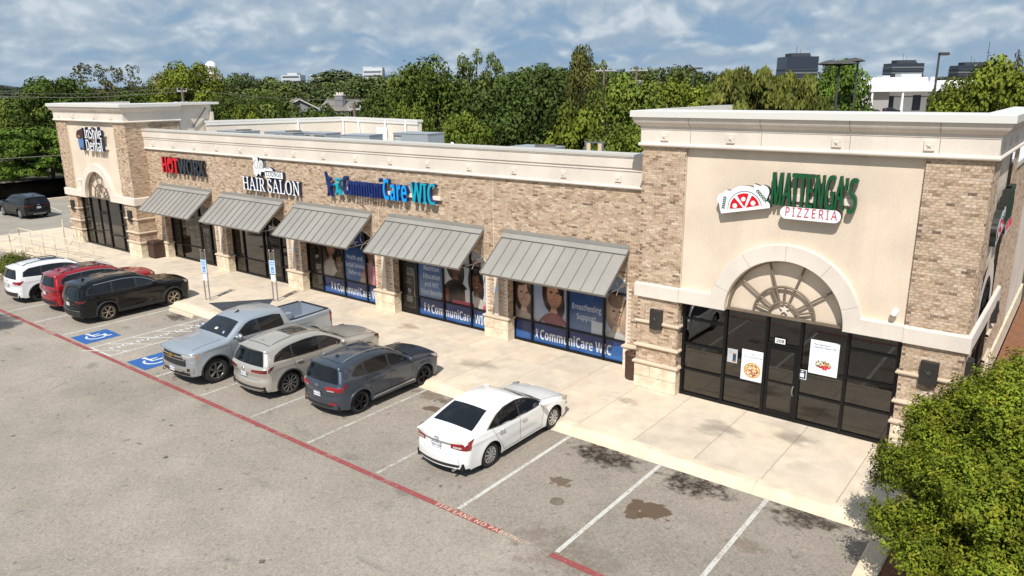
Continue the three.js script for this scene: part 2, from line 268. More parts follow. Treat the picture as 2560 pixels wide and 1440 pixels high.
{ // covers, wheel stop
  struct(obj('utility_cover', new THREE.CylinderGeometry(0.17, 0.17, 0.012, 24).translate(-3.86, 0.004, 3.35), std(0.20, 0.165, 0.12, 0.9, { map: mottle })));
  const s = new THREE.Shape(); s.moveTo(-0.09, 0.005); s.lineTo(0.09, 0.005); s.lineTo(0.065, 0.11); s.quadraticCurveTo(0, 0.15, -0.065, 0.11); s.closePath();
  tag(obj('wheel_stop', extr(s, 1.9, 0.01).rotateY(Math.PI / 2).translate(-26.3, 0, 0.62), kerbMat), 'pale concrete wheel stop at the head of the empty accessible bay', 'wheel stop');
}
{ // grey scuffs on the walk before the pizzeria door and a few rust blots
  const mk = (x, z, w, d, seed, rgb) => { const a = dataTex(128, 128, (u, v) => { const q = Math.hypot(u - 0.5, v - 0.5) * 2; return sstep(0.32, 0.75, tfbm(u, v, 5, 5, seed) * 0.75 + 0.40 - 0.62 * q) * 0.30; }, 0, false); const m = new THREE.Mesh(new THREE.PlaneGeometry(w, d).rotateX(-Math.PI / 2).translate(x, 0.1575, z), new THREE.MeshStandardMaterial({ color: new THREE.Color().setRGB(...rgb), alphaMap: a, transparent: true, roughness: 0.95 })); m.name = numbered('sidewalk_stain'); m.receiveShadow = true; scene.add(struct(m)); };
  mk(-0.35, -2.9, 2.4, 1.6, 5, [0.12, 0.11, 0.10]); mk(-2.4, -2.2, 2.6, 1.5, 9, [0.20, 0.18, 0.15]); mk(-5.4, -2.4, 1.6, 1.2, 12, [0.22, 0.18, 0.14]); mk(-15.8, -3.6, 2.2, 1.1, 15, [0.25, 0.16, 0.09]); mk(-11, -2.0, 2.5, 1.4, 19, [0.25, 0.21, 0.17]);
}
// ---------- the shop building ----------
const shop = thing('shop_building', 'long single-storey brick and stucco shopping strip with a tall corner tower at each end', 'building');
const BR = rng(31);
const tones = [[0.632, 0.471, 0.331], [0.571, 0.413, 0.284], [0.683, 0.524, 0.383], [0.449, 0.31, 0.204], [0.337, 0.228, 0.151], [0.541, 0.398, 0.284], [0.734, 0.592, 0.463], [0.214, 0.151, 0.109]];
const toneW = [0.26, 0.50, 0.68, 0.80, 0.85, 0.95, 0.992, 1];
const pickTone = () => { const r = BR(); return toneW.findIndex(w => r <= w); };
class Bricks {
  constructor() { this.p = []; this.n = []; this.u = []; this.c = []; }
  face(a, b, c, d, nx, ny, nz, col, ou, ov) {
    const e = [0, 1, 2].map(i => b[i] - a[i]), f = [0, 1, 2].map(i => c[i] - a[i]);
    const up = nx * (e[1] * f[2] - e[2] * f[1]) + ny * (e[2] * f[0] - e[0] * f[2]) + nz * (e[0] * f[1] - e[1] * f[0]) > 0;
    for (const q of up ? [a, b, c, a, c, d] : [a, c, b, a, d, c]) { this.p.push(...q); this.n.push(nx, ny, nz); this.c.push(...col); const s = nx ? q[2] : q[0]; this.u.push(s + ou, (ny ? q[2] : q[1]) + ov); }
  }
  // a brick on the wall with outward axis 'z' (out = sign) or 'x', spanning a0..a1 along the wall
  add(axis, out, w, a0, a1, y0, y1, proud, k) {
    const j = 0.94 + 0.12 * BR(), col = tones[k].map(v => v * j), ou = BR() * 7, ov = BR() * 7, f = w + out * proud;
    const P = (a, y, d) => (axis === 'z' ? [a, y, d] : [d, y, a]);
    const N = (a, y, d) => (axis === 'z' ? [a, y, d] : [d, y, a]);
    this.face(P(a0, y0, f), P(a1, y0, f), P(a1, y1, f), P(a0, y1, f), ...N(0, 0, out), col, ou, ov);
    this.face(P(a0, y1, f), P(a1, y1, f), P(a1, y1, w), P(a0, y1, w), ...N(0, 1, 0), col, ou, ov);
    this.face(P(a0, y0, f), P(a1, y0, f), P(a1, y0, w), P(a0, y0, w), ...N(0, -1, 0), col, ou, ov);
    this.face(P(a0, y0, f), P(a0, y1, f), P(a0, y1, w), P(a0, y0, w), ...N(-1, 0, 0), col, ou, ov);
    this.face(P(a1, y0, f), P(a1, y1, f), P(a1, y1, w), P(a1, y0, w), ...N(1, 0, 0), col, ou, ov);
  }
  build(parent) {
    if (!this.p.length) return; const g = new THREE.BufferGeometry();
    for (const [k, a, s] of [['position', this.p, 3], ['normal', this.n, 3], ['uv', this.u, 2], ['color', this.c, 3]]) g.setAttribute(k, new THREE.BufferAttribute(new Float32Array(a), s));
    const m = shade(new THREE.Mesh(g, M.brick)); m.name = 'brick_courses'; m.userData.kind = 'stuff'; parent.add(m);
  }
}
const COURSE = 0.0677, LEN = 0.2032, J = 0.0095;
// lays courses over a rectangle of wall; each(axis, out, w, a0, a1, y0, y1, tone) gets every brick; skip(a, y) leaves openings
function lay(axis, out, w, A0, A1, Y0, Y1, each, skip) {
  for (let r = Math.floor(Y0 / COURSE); r * COURSE < Y1; r++) {
    const y0 = Math.max(r * COURSE + J / 2, Y0), y1 = Math.min((r + 1) * COURSE - J / 2, Y1); if (y1 - y0 < 0.022) continue;
    let a = A0 - (r % 2 ? LEN / 2 : 0);
    for (; a < A1; a += LEN) {
      const a0 = Math.max(a + J / 2, A0), a1 = Math.min(a + LEN - J / 2, A1); if (a1 - a0 < 0.04) continue;
      if (skip && skip((a0 + a1) / 2, (y0 + y1) / 2, a0, a1)) continue;
      let k = pickTone(); if (a1 - a0 < 0.12 && BR() < 0.35) k = BR() < 0.5 ? 4 : 7;
      each(axis, out, w, a0, a1, y0, y1, 0.006 + 0.004 * BR(), k);
    }
  }
}
const brickMats = tones.map(t => [0.95, 1.05].map(j => { const m = M.brick.clone(); m.vertexColors = false; m.color.setRGB(t[0] * j, t[1] * j, t[2] * j); return m; })).flat();
const brickGeos = [0, 1, 2, 3].map(i => { const g = new THREE.BoxGeometry(1, 1, 1); const u = g.attributes.uv; for (let k = 0; k < u.count; k++) u.setXY(k, u.getX(k) * 0.3 + i * 0.37, u.getY(k) * 0.1 + i * 0.29); return g; });
let singles = 0;
function singleBrick(parent) {
  return (axis, out, w, a0, a1, y0, y1, proud, k) => {
    singles++; const m = shade(new THREE.Mesh(brickGeos[Math.floor(BR() * 4)], brickMats[k * 2 + Math.floor(BR() * 2)])); m.name = 'brick';
    const d = proud + 0.012, c = w + out * (proud - d / 2);
    if (axis === 'z') { m.scale.set(a1 - a0, y1 - y0, d); m.position.set((a0 + a1) / 2, (y0 + y1) / 2, c); } else { m.scale.set(d, y1 - y0, a1 - a0); m.position.set(c, (y0 + y1) / 2, (a0 + a1) / 2); }
    parent.add(m);
  };
}
// a moulding swept along a rectangular path; profile [[outward, y], ...], path [[x, z, dx, dz], ...] with the mitre direction at each corner
function sweep(profile, path) {
  const pos = [], q = (pt, [o, y]) => [pt[0] + pt[2] * o, y, pt[1] + pt[3] * o];
  for (let i = 0; i < path.length - 1; i++) for (let k = 0; k < profile.length - 1; k++) {
    const a = q(path[i], profile[k]), b = q(path[i + 1], profile[k]), c = q(path[i + 1], profile[k + 1]), d = q(path[i], profile[k + 1]);
    pos.push(...a, ...b, ...c, ...a, ...c, ...d);
  }
  const g = new THREE.BufferGeometry(); g.setAttribute('position', new THREE.BufferAttribute(new Float32Array(pos), 3)); g.computeVertexNormals(); return g;
}
const bead = (y, r, o0 = 0, n = 6) => [...Array(n + 1)].map((_, i) => { const a = -Math.PI / 2 + Math.PI * i / n; return [o0 + r * Math.cos(a), y + r + r * Math.sin(a)]; });
function starTile(s) { // square plaque with a raised faceted star, facing +z, back at z = 0
  const g = [rbx(-s / 2, s / 2, -s / 2, s / 2, 0, 0.045, 0.008, 1)];
  const R = s * 0.40, r = R * 0.40, pos = [];
  for (let i = 0; i < 10; i++) { const A = k => { const a = Math.PI / 2 + k * Math.PI / 5, q = k % 2 ? r : R; return [q * Math.cos(a), q * Math.sin(a), 0.046]; }; pos.push(0, 0, 0.046 + s * 0.16, ...A(i), ...A(i + 1)); }
  const st = new THREE.BufferGeometry(); st.setAttribute('position', new THREE.BufferAttribute(new Float32Array(pos), 3)); st.computeVertexNormals(); g.push(st); return g;
}
const B1 = new Bricks();   // every brick past the 300 largest in view
const F0 = -3.63, TW = 4.39, PW = 1.37;
function tower(cx, right) {
  const T = part('corner_tower', shop), zf = F0, zb = right ? -9.4 : -8.2, X0 = cx - TW, X1 = cx + TW, xi0 = X0 + PW, xi1 = X1 - PW, zi = zf - 0.11;
  if (right) T.userData.label = 'corner tower with the pizzeria, nearest the camera';
  else T.userData.label = 'corner tower with the dental office at the far end';
  // mortar bodies behind the bricks
  obj('wall', [bx(X0 + 0.012, xi0 - 0.012, 0.95, 7.68, -5.2, zf - 0.012), bx(xi1 + 0.012, X1 - 0.012, 0.95, 7.68, zf - 1.3, zf - 0.012), bx(xi1 + 0.2, X1 - 0.16, 3.2, 7.68, zb, zf - 1.3),
    bx(xi0 - 0.012, xi1 + 0.2, 3.4, 7.68, -7, zf - 0.4)], M.mortar, T);
  const each = right ? singleBrick(T) : B1.add.bind(B1), rest = B1.add.bind(B1);
  const bands = [[3.55, 7.66], [2.38, 3.13], [1.60, 2.28], [1.05, 1.50]];
  for (const [y0, y1] of bands) {
    lay('z', 1, zf - 0.012, xi1, X1, y0, y1, each);
    lay('z', 1, zf - 0.012, X0, xi0, y0, y1, (...q) => (singles < 300 ? each : rest)(...q));
    lay('x', 1, xi0 - 0.012, zf - 0.30, zf, y0, Math.min(y1, 3.13), rest);          // reveals beside the glass
    lay('x', -1, xi1 + 0.012, zf - 0.30, zf, y0, Math.min(y1, 3.13), rest);
    if (right) {
      lay('x', 1, X1 - 0.012, zf - 1.3, zf, y0, y1, rest); lay('x', 1, X1 - 0.012, -9.4, -8.1, y0, y1, rest);
      lay('x', -1, X0 + 0.012, -4.7, zf, y0, y1, rest);
    } else { lay('x', 1, X1 - 0.012, y0 > 3 ? -6.75 : -4.62, zf, y0, y1, rest); }
  }
  // stucco field with the arch cut out of it
  const s = poly([[xi0 + 0.001, 3.2], [cx - 1.58, 3.2], [cx - 1.58, 3.17]]); s.absarc(cx, 3.17, 1.58, Math.PI, 0, true); s.lineTo(cx + 1.58, 3.2); s.lineTo(xi1 - 0.001, 3.2); s.lineTo(xi1 - 0.001, 7.68); s.lineTo(xi0 + 0.001, 7.68); s.closePath();
  obj('stucco_panel', extr(s, 0.18, 0, 40).translate(0, 0, zi - 0.18), M.stucco, T);
  obj('arch_infill', [new THREE.CircleGeometry(1.66, 48, 0, Math.PI).translate(cx, 3.17, zi - 0.16)], M.stucco, T);
  obj('expansion_joint', bx(xi1 - 0.02, xi1 + 0.004, 3.56, 7.66, zi - 0.05, zi + 0.02), M.joint, T);
  // belt course that rises into the arch
  const a = 0.38, xo = Math.sqrt(2.05 * 2.05 - a * a), b = new THREE.Shape(); b.moveTo(xi0, 3.13); b.lineTo(cx - 1.6, 3.13); b.lineTo(cx - 1.6, 3.17); b.absarc(cx, 3.17, 1.6, Math.PI, 0, true); b.lineTo(cx + 1.6, 3.13); b.lineTo(xi1, 3.13); b.lineTo(xi1, 3.55); b.lineTo(cx + xo, 3.55); b.absarc(cx, 3.17, 2.05, Math.asin(a / 2.05), Math.PI - Math.asin(a / 2.05), false); b.lineTo(xi0, 3.55); b.closePath();
  obj('arch_trim', extr(b, 0.20, 0.015, 40).translate(0, 0, zi - 0.02), M.trim, T);
  for (const t of [0.34, 0.95, 1.57, 2.19, 2.8]) { const c = Math.cos(t), q = Math.sin(t); obj('arch_joint', rod(V(cx + 1.62 * c, 3.17 + 1.62 * q, zi + 0.196), V(cx + 2.04 * c, 3.17 + 2.04 * q, zi + 0.196), 0.004, 0.004, 5), M.joint, T); }
  const beltP = [[0, 3.13], [0.085, 3.13], [0.085, 3.51], [0.06, 3.55], [0, 3.56]];
  const frontPath = d => [[xi0, zf, 0, 1], [X0, zf, -1, 1], [X0, d, -1, 0]];
  const rPath = d => [[xi1, zf, 0, 1], [X1, zf, 1, 1], [X1, d, 1, 0]];
  obj('belt_course', [sweep(beltP, frontPath(-4.7)), bx(xi0 - 0.002, xi0, 3.13, 3.55, zf - 0.2, zf + 0.085)], M.trim, T);
  obj('belt_course', [sweep(beltP, rPath(right ? -9.4 : -4.62)), bx(xi1, xi1 + 0.002, 3.13, 3.55, zf - 0.2, zf + 0.085)], M.trim, T);
  // ledges and stone bases; returns into the reveals
  for (const [y, r] of [[0.93, 0.065], [1.50, 0.05], [2.28, 0.05]]) {
    const p = [[-0.01, y], ...bead(y, r, 0.02), [-0.01, y + 2 * r]];
    obj('ledge', sweep(p, [[xi0, zf - 0.28, 1, 0], [xi0, zf, 1, 1], [X0, zf, -1, 1], [X0, -4.7, -1, 0]]), M.ledge, T);
    if (right) obj('ledge', sweep(p, [[xi1, zf - 0.28, -1, 0], [xi1, zf, -1, 1], [X1, zf, 1, 1], [X1, zf - 1.35, 1, 0]]), M.ledge, T);
    else obj('ledge', sweep(p, [[xi1, zf - 0.28, -1, 0], [xi1, zf, -1, 1], [X1, zf, 1, 1], [X1, -4.62, 1, 0]]), M.ledge, T);
    if (right) obj('ledge', sweep(p, [[X1, -8.1, 1, 0], [X1, -9.4, 1, 0]]), M.ledge, T);
  }
  const stones = (x0, x1, z0, z1) => { const H = [0.15, 0.54, 0.93]; for (let r = 0; r < 2; r++) { const n = x1 - x0 > 1 ? 2 : 1, off = r ? 0.38 : 0.58; const cuts = n === 2 ? [x0, x0 + (x1 - x0) * off, x1] : [x0, x1]; for (let i = 0; i < n; i++) obj('stone', rbx(cuts[i] + 0.002, cuts[i + 1] - 0.002, H[r] + 0.002, H[r + 1] - 0.002, z0, z1 + 0.006 * BR(), 0.012, 1), M.stone, T); } };
  stones(X0 - 0.03, xi0 + 0.03, -4.7, zf + 0.03); stones(xi1 - 0.03, X1 + 0.03, right ? zf - 1.33 : -4.62, zf + 0.03);
  // frieze, cove, metal cap
  const up = right ? [[X0, zb, -1, 0], [X0, zf, -1, 1], [X1, zf, 1, 1], [X1, zb, 1, 0]] : [[X0, zb, -1, 0], [X0, zf, -1, 1], [X1, zf, 1, 1], [X1, -6.85, 1, 0]];
  obj('frieze', sweep([[0, 7.64], ...bead(7.64, 0.055, 0.055), [0.05, 7.75], [0.05, 8.12], [0.065, 8.125], [0.065, 8.21], [0.05, 8.21]], up), M.trim, T);
  const cove = [[0.05, 8.21]]; for (let i = 0; i <= 8; i++) { const t = i / 8 * Math.PI / 2; cove.push([0.075 + 0.17 * Math.sin(t) , 8.21 + 0.27 * (1 - Math.cos(t)) * 0.55 + 0.27 * 0.45 * (i / 8)]); }
  obj('cove_cornice', sweep(cove, up), M.trim, T);
  obj('metal_cap', sweep([[0.245, 8.475], [0.30, 8.475], [0.30, 8.645], [0.285, 8.655], [-0.30, 8.68], [-0.30, 8.2]], up), M.cap, T);
  for (const x of [0.5, -2.2, 2.9]) obj('cap_joint', bx(cx + x, cx + x + 0.012, 8.478, 8.645, zf + 0.3, zf + 0.303), M.paleJoint, T);
  obj('cornice_joint', [-2.9, -0.9, 1.3, 3.25].flatMap(x => [bx(cx + x, cx + x + 0.012, 7.76, 8.12, zf + 0.045, zf + 0.053), ...cove.slice(0, -1).map((c, i) => { const d = cove[i + 1]; return rod(V(cx + x, c[1], zf + c[0] + 0.002), V(cx + x, d[1], zf + d[0] + 0.002), 0.007, 0.007, 5); })]), M.joint, T);
  for (const x of [-3.68, -1.72, 1.0, 3.05]) obj('star_tile', starTile(0.23).map(g => g.translate(cx + x, 7.93, zf + 0.045)), M.trim, T);
  if (right) for (const z of [-4.3, -5.6, -7.1]) obj('star_tile', starTile(0.23).map(g => g.rotateY(Math.PI / 2).translate(X1 + 0.045, 7.93, z)), M.trim, T);
  // parapet backs and the flat roof of the tower
  obj('parapet_back', [bx(X0 + 0.3, X0 + 0.31, 6.6, 8.6, zb, zf - 0.3), bx(X1 - 0.31, X1 - 0.3, 6.6, 8.6, right ? zb : -6.85, zf - 0.3), bx(X0 + 0.3, X1 - 0.3, 6.6, 8.6, zf - 0.31, zf - 0.3), bx(X0 + 0.3, X1 - 0.3, 6.4, 6.6, zb, zf - 0.31)], M.roofWall, T);
  // fanlight: rings, spokes, star, sill
  const zz = zi - 0.05, fl = [], ring = r => new THREE.TorusGeometry(r, 0.036, 8, 48, Math.PI).translate(cx, 3.19, zz);
  fl.push(new THREE.TorusGeometry(1.555, 0.045, 8, 56, Math.PI).translate(cx, 3.19, zz), ring(0.83), ring(0.40), bx(cx - 1.6, cx + 1.6, 3.14, 3.205, zz - 0.05, zz + 0.05));
  const spoke = (t, r0, r1) => fl.push(rod(V(cx + r0 * Math.cos(t), 3.19 + r0 * Math.sin(t), zz), V(cx + r1 * Math.cos(t), 3.19 + r1 * Math.sin(t), zz), 0.032, 0.032, 6));
  for (let i = 1; i < 5; i++) spoke(i * Math.PI / 5, 0.40, 1.55);
  for (const t of [0.42, 1.26, 1.57, 2.05, 2.72].slice(1, 4)) spoke(t === 1.57 ? 1.57 : t, 0.4, 0.83);
  for (const t of [0.31, 2.83]) spoke(t, 0.4, 0.83);
  obj('fanlight', fl, M.bronze, T);
  obj('star', extr(starShape(0.14, 0.06), 0.03, 0.012).translate(cx, 3.37, zi - 0.13), M.trim, T);
  // storefront: dark aluminium frame, one pane per light, door with pull
  const zg = zf - 0.30, X = v => cx + v, cols = right ? [-2.93, -1.64, -0.43, 0.52, 1.72, 2.93] : [-2.93, -1.9, -0.75, 0.28, 1.9, 2.93];
  const rows = [[1.0, 1.81, 2.6], [1.04], [2.34], [1.02], [1.03, 1.80, 2.6]], fr = [];
  for (const x of cols) fr.push(bx(X(x) - 0.04, X(x) + 0.04, 0.15, 3.16, zg - 0.05, zg + 0.07));
  fr.push(bx(X(-2.97), X(2.97), 0.15, 0.25, zg - 0.05, zg + 0.06), bx(X(-2.97), X(2.97), 3.10, 3.18, zg - 0.05, zg + 0.065));
  const doorCol = 2;
  for (let c = 0; c < 5; c++) {
    const x0 = X(cols[c]) + 0.04, x1 = X(cols[c + 1]) - 0.04, ys = [0.25, ...rows[c], 3.10];
    rows[c].forEach(y => fr.push(bx(x0, x1, y - 0.03, y + 0.03, zg - 0.04, zg + 0.055)));
    for (let r = 0; r < ys.length - 1; r++) {
      if (c === doorCol && r === 0) continue;
      obj('window_pane', bx(x0, x1, ys[r] + (r ? 0.03 : 0), ys[r + 1] - (r < ys.length - 2 ? 0.03 : 0), zg - 0.012, zg), right ? M.tint : M.glass, T);
    }
  }
  obj('storefront_frame', fr, M.frame, T);
  const dx0 = X(cols[2]) + 0.05, dx1 = X(cols[3]) - 0.05;
  obj('door', [bx(dx0, dx0 + 0.07, 0.18, 2.29, zg, zg + 0.045), bx(dx1 - 0.09, dx1, 0.18, 2.29, zg, zg + 0.045), bx(dx0 + 0.07, dx1 - 0.09, 0.18, 0.36, zg, zg + 0.044), bx(dx0 + 0.07, dx1 - 0.09, 2.17, 2.29, zg, zg + 0.044), bx(dx0 + 0.07, dx1 - 0.09, 1.19, 1.24, zg, zg + 0.044)], M.frame, T);
  obj('door_pane', [bx(dx0 + 0.07, dx1 - 0.09, 0.36, 1.19, zg + 0.008, zg + 0.02), bx(dx0 + 0.07, dx1 - 0.09, 1.24, 2.17, zg + 0.008, zg + 0.02)], right ? M.tint : M.glass, T);
  obj('door_handle', tube([V(dx1 - 0.045, 0.93, zg + 0.045), V(dx1 - 0.045, 0.94, zg + 0.10), V(dx1 - 0.06, 1.08, zg + 0.115), V(dx1 - 0.045, 1.20, zg + 0.10), V(dx1 - 0.045, 1.21, zg + 0.045)], 0.015), M.steel, T);
  if (right) obj('interior', [bx(xi0 - 0.2, X1 - 0.42, 0.02, 0.14, -9.4, zg - 0.06), bx(xi0 - 0.2, X1 - 0.42, 0.14, 3.4, -9.5, -9.4), bx(xi0 - 0.25, xi0 - 0.2, 0.14, 3.4, -9.4, -5.2), bx(xi0 + 0.3, xi1 - 1.2, 0.14, 1.15, -8.4, -7.7)], M.room, T);
  else obj('interior', [bx(xi0 + 0.02, xi1 - 0.02, 0.1, 3.2, zg - 0.6, zg - 0.58)], M.dark, T);
  if (right) { // east face: stucco field with arched window over dark glazing
    const e = X1 - 0.1, s2 = poly([[4.93, 3.2], [8.1, 3.2], [8.1, 7.68], [4.93, 7.68]]);
    const gE = extr(s2, 0.1, 0).rotateY(Math.PI / 2); // x->-z
    obj('stucco_panel', gE.translate(e - 0.1, 0, 0), M.stucco, T);
    obj('side_window', [new THREE.CircleGeometry(1.1, 32, 0, Math.PI).rotateY(Math.PI / 2).translate(e + 0.012, 3.3, -6.5), bx(e - 0.3, e - 0.05, 0.2, 3.13, -8.1, -4.93)], M.glass, T);
    obj('side_window_frame', [new THREE.TorusGeometry(1.1, 0.05, 8, 40, Math.PI).rotateY(Math.PI / 2).translate(e + 0.02, 3.3, -6.5), ...[-8.08, -7.0, -5.95, -4.95].map(z => bx(e - 0.05, e - 0.01, 0.2, 3.13, z - 0.04, z + 0.04)), ...[0.22, 1.0, 2.3].map(y => bx(e - 0.05, e - 0.012, y - 0.03, y + 0.03, -8.1, -4.93)), ...[0.6, 1.2, 1.9, 2.5].map(t => rod(V(e + 0.02, 3.3, -6.5), V(e + 0.02, 3.3 + 1.1 * Math.sin(t), -6.5 + 1.1 * Math.cos(t)), 0.03))], M.frame, T);
    obj('side_arch_trim', [new THREE.RingGeometry(1.12, 1.55, 40, 1, 0, Math.PI).rotateY(Math.PI / 2).translate(X1 - 0.03, 3.3, -6.5)], M.trim, T);
    obj('side_wall', bx(xi1, X1 - 0.07, 0, 7.0, -22, -9.4), M.mortar, T); lay('x', 1, X1 - 0.07, -15, -9.4, 0.95, 6.98, rest); obj('side_wall_cap', bx(xi1, X1, 7.0, 7.14, -22, -9.4), M.cap, T); obj('stone', bx(X1 - 0.1, X1, 0.1, 0.93, -22, -9.4), M.stone, T);
    obj('stone', rbx(X1 - 0.5, X1 + 0.03, 0.15, 0.93, -9.4, -8.1, 0.02), M.stone, T);
  } else { // stucco stub that closes the tower behind the roof, with its brace
    obj('parapet_stub', [bx(X1 - 1.2, X1 - 0.12, 6.3, 8.62, -8.9, -6.86), bx(X1 - 0.12, X1 + 0.02, 7.6, 8.1, -8.95, -8.75)], M.roofWall, T);
    obj('metal_cap', [bx(X1 - 1.3, X1 + 0.14, 8.53, 8.66, -9.3, -6.84)], M.cap, T);
    obj('roof_brace', rod(V(X1 - 0.05, 7.25, -7.6), V(X1 + 0.03, 8.35, -8.5), 0.03), M.iron, T);
  }
  return T;
}
const CXR = -1.29, CXL = -41.62;
const tr = tower(CXR, true), tl = tower(CXL, false);
// strip between the towers
const SX0 = CXL + TW, SX1 = CXR - TW, SZ = -4.62;
const bayL = [-36.1, -30.02, -23.85, -17.65, -11.58], bayR = [-31.05, -24.9, -18.75, -12.63, -6.62];
const inArch = (a, y) => bayL.some((l, i) => { const c = (l + bayR[i]) / 2, h = (bayR[i] - l) / 2; return a > l && a < bayR[i] && y < 2.95 + 0.75 * Math.sqrt(Math.max(0, 1 - ((a - c) / h) ** 2)); });
{
  const sh = poly([[SX0, 0.1], [SX0, 6.3], [SX1, 6.3], [SX1, 0.1]]);
  bayL.forEach((l, i) => { const r = bayR[i], c = (l + r) / 2, h = (r - l) / 2, p = new THREE.Path(); p.moveTo(l, 0.12); p.lineTo(l, 2.95); p.absellipse(c, 2.95, h, 0.75, Math.PI, 0, true); p.lineTo(r, 0.12); p.closePath(); sh.holes.push(p); });
  obj('strip_wall', extr(sh, 0.42, 0, 24).translate(0, 0, SZ - 0.43), M.mortar, shop);
  const rest = B1.add.bind(B1);
  lay('z', 1, SZ - 0.01, SX0, SX1, 1.06, 6.24, rest, (a, y, a0, a1) => inArch(a, y) || inArch(a0, y) || inArch(a1, y));
  bayL.forEach(l => lay('x', 1, l, SZ - 0.42, SZ, 1.06, 2.95, rest)); bayR.forEach(r => lay('x', -1, r, SZ - 0.42, SZ, 1.06, 2.95, rest));
  obj('control_joint', [-30.55, -24.4, -18.35, -12.2, -28.4].slice(0, 4).map(x => bx(x - 0.008, x + 0.008, 3.2, 6.22, SZ - 0.02, SZ + 0.002)), M.paleJoint, shop);
  // pier bases
  const piers = [[SX0, bayL[0]], ...bayR.slice(0, 4).map((r, i) => [r, bayL[i + 1]]), [bayR[4], SX1]];
  piers.forEach(([a, b], i) => {
    const first = i === 0, last = i === 5;
    for (const [y0, y1, f] of [[0.15, 0.54, 0.55], [0.54, 0.93, 0.4]]) { const c = lerp(a, b, f); for (const [p, q] of b - a > 1 ? [[a, c], [c, b]] : [[a, b]]) obj('stone', rbx(p - (p === a && !first ? 0.05 : -0.002), q + (q === b && !last ? 0.05 : -0.002), y0 + 0.002, y1 - 0.002, SZ - 0.45, SZ + 0.05 + 0.006 * BR(), 0.012, 1), M.stone, shop); }
    const pr = [[-0.01, 0.93], ...bead(0.93, 0.06, 0.04), [-0.01, 1.06]];
    const path = [...(first ? [[a, SZ, 0, 1]] : [[a, SZ - 0.42, -1, 0], [a, SZ, -1, 1]]), ...(last ? [[b, SZ, 0, 1]] : [[b, SZ, 1, 1], [b, SZ - 0.42, 1, 0]])];
    obj('ledge', sweep(pr, path), M.ledge, shop);
    if (!first && !last) { obj('pier_strip', rbx(a + (b - a) * 0.44, a + (b - a) * 0.63, 1.06, 3.2, SZ - 0.02, SZ + 0.07, 0.01), M.trim, shop); }
  });
  obj('pier_notice', [1, 3].map(i => { const a = bayR[i], b = bayL[i + 1]; return bx(a + (b - a) * 0.45, a + (b - a) * 0.62, 2.0, 2.2, SZ + 0.07, SZ + 0.074); }), std(0.45, 0.60, 0.75, 0.5), shop);
  // frieze and parapet
  const run = [[SX0, SZ, 0, 1], [SX1, SZ, 0, 1]];
  obj('frieze', sweep([[0, 6.2], ...bead(6.2, 0.05, 0.05), [0.05, 6.3], [0.05, 6.76], [0.075, 6.765], [0.075, 6.80], [0.055, 6.805], [0.055, 6.86], [0.095, 6.865], [0.095, 7.17], [0.12, 7.18], [0.12, 7.22]], run), M.trim, shop);
  obj('parapet_cap', [sweep([[0.12, 7.215], [0.14, 7.215], [0.14, 7.29], [-0.32, 7.31], [-0.32, 7.0]], run), bx(SX0, SX1, 5.8, 7.2, SZ - 0.32, SZ - 0.02)], M.parapetCap, shop);
  for (let i = 0; i < 14; i++) { const x = SX0 + 1.1 + i * 2.24; obj('frieze_joint', bx(x, x + 0.008, 6.31, 6.76, SZ + 0.045, SZ + 0.053), M.paleJoint, shop); obj('frieze_joint', bx(x + 0.9, x + 0.908, 6.87, 7.16, SZ + 0.09, SZ + 0.098), M.paleJoint, shop); }
  for (let i = 0; i < 15; i++) obj('star_tile', starTile(0.22).map(g => g.translate(-36.2 + i * 2.085, 6.52, SZ + 0.045)), M.trim, shop);
  B1.build(shop);
  // flat roof, rear parapets
  obj('roof_deck', [bx(SX0, SX1, 5.75, 5.9, -9, SZ - 0.32), bx(-37.2, 3.0, 5.7, 5.89, -16.5, -9)], std(0.55, 0.55, 0.54, 0.8, { map: stoneTex }), shop);
  const wallBit = (x0, z0, x1, z1, y1, t = 0.3) => { const L = Math.hypot(x1 - x0, z1 - z0), a = Math.atan2(z1 - z0, x1 - x0), f = g => g.rotateY(-a).translate(x0, 0, z0); return [f(bx(0, L, 5.6, y1, -t, 0)), f(bx(-0.06, L + 0.06, y1, y1 + 0.10, -t - 0.08, 0.06)), f(bx(-0.06, L + 0.06, y1 - 0.16, y1 - 0.003, 0.0, 0.05))]; };
  const w1 = wallBit(-36.9, -8.25, -34.0, -16.06, 7.5), w2 = wallBit(-34.0, -16.06, -25.86, -14.6, 7.5);
  obj('rear_parapet', [w1[0], w2[0]], M.roofWall, shop); obj('rear_parapet_cap', [w1[1], w2[1], w1[2], w2[2]], M.cap, shop);
  const drip = (x, z) => new THREE.CylinderGeometry(0.06, 0.06, 1.3, 8).translate(x, 6.85, z);
  for (const [x, z] of [[-35.0, -13.3], [-33.9, -15.95], [-32.0, -15.6], [-29.0, -15.05], [-26.9, -14.68]]) obj('downpipe', drip(x, z), M.white, shop);
}
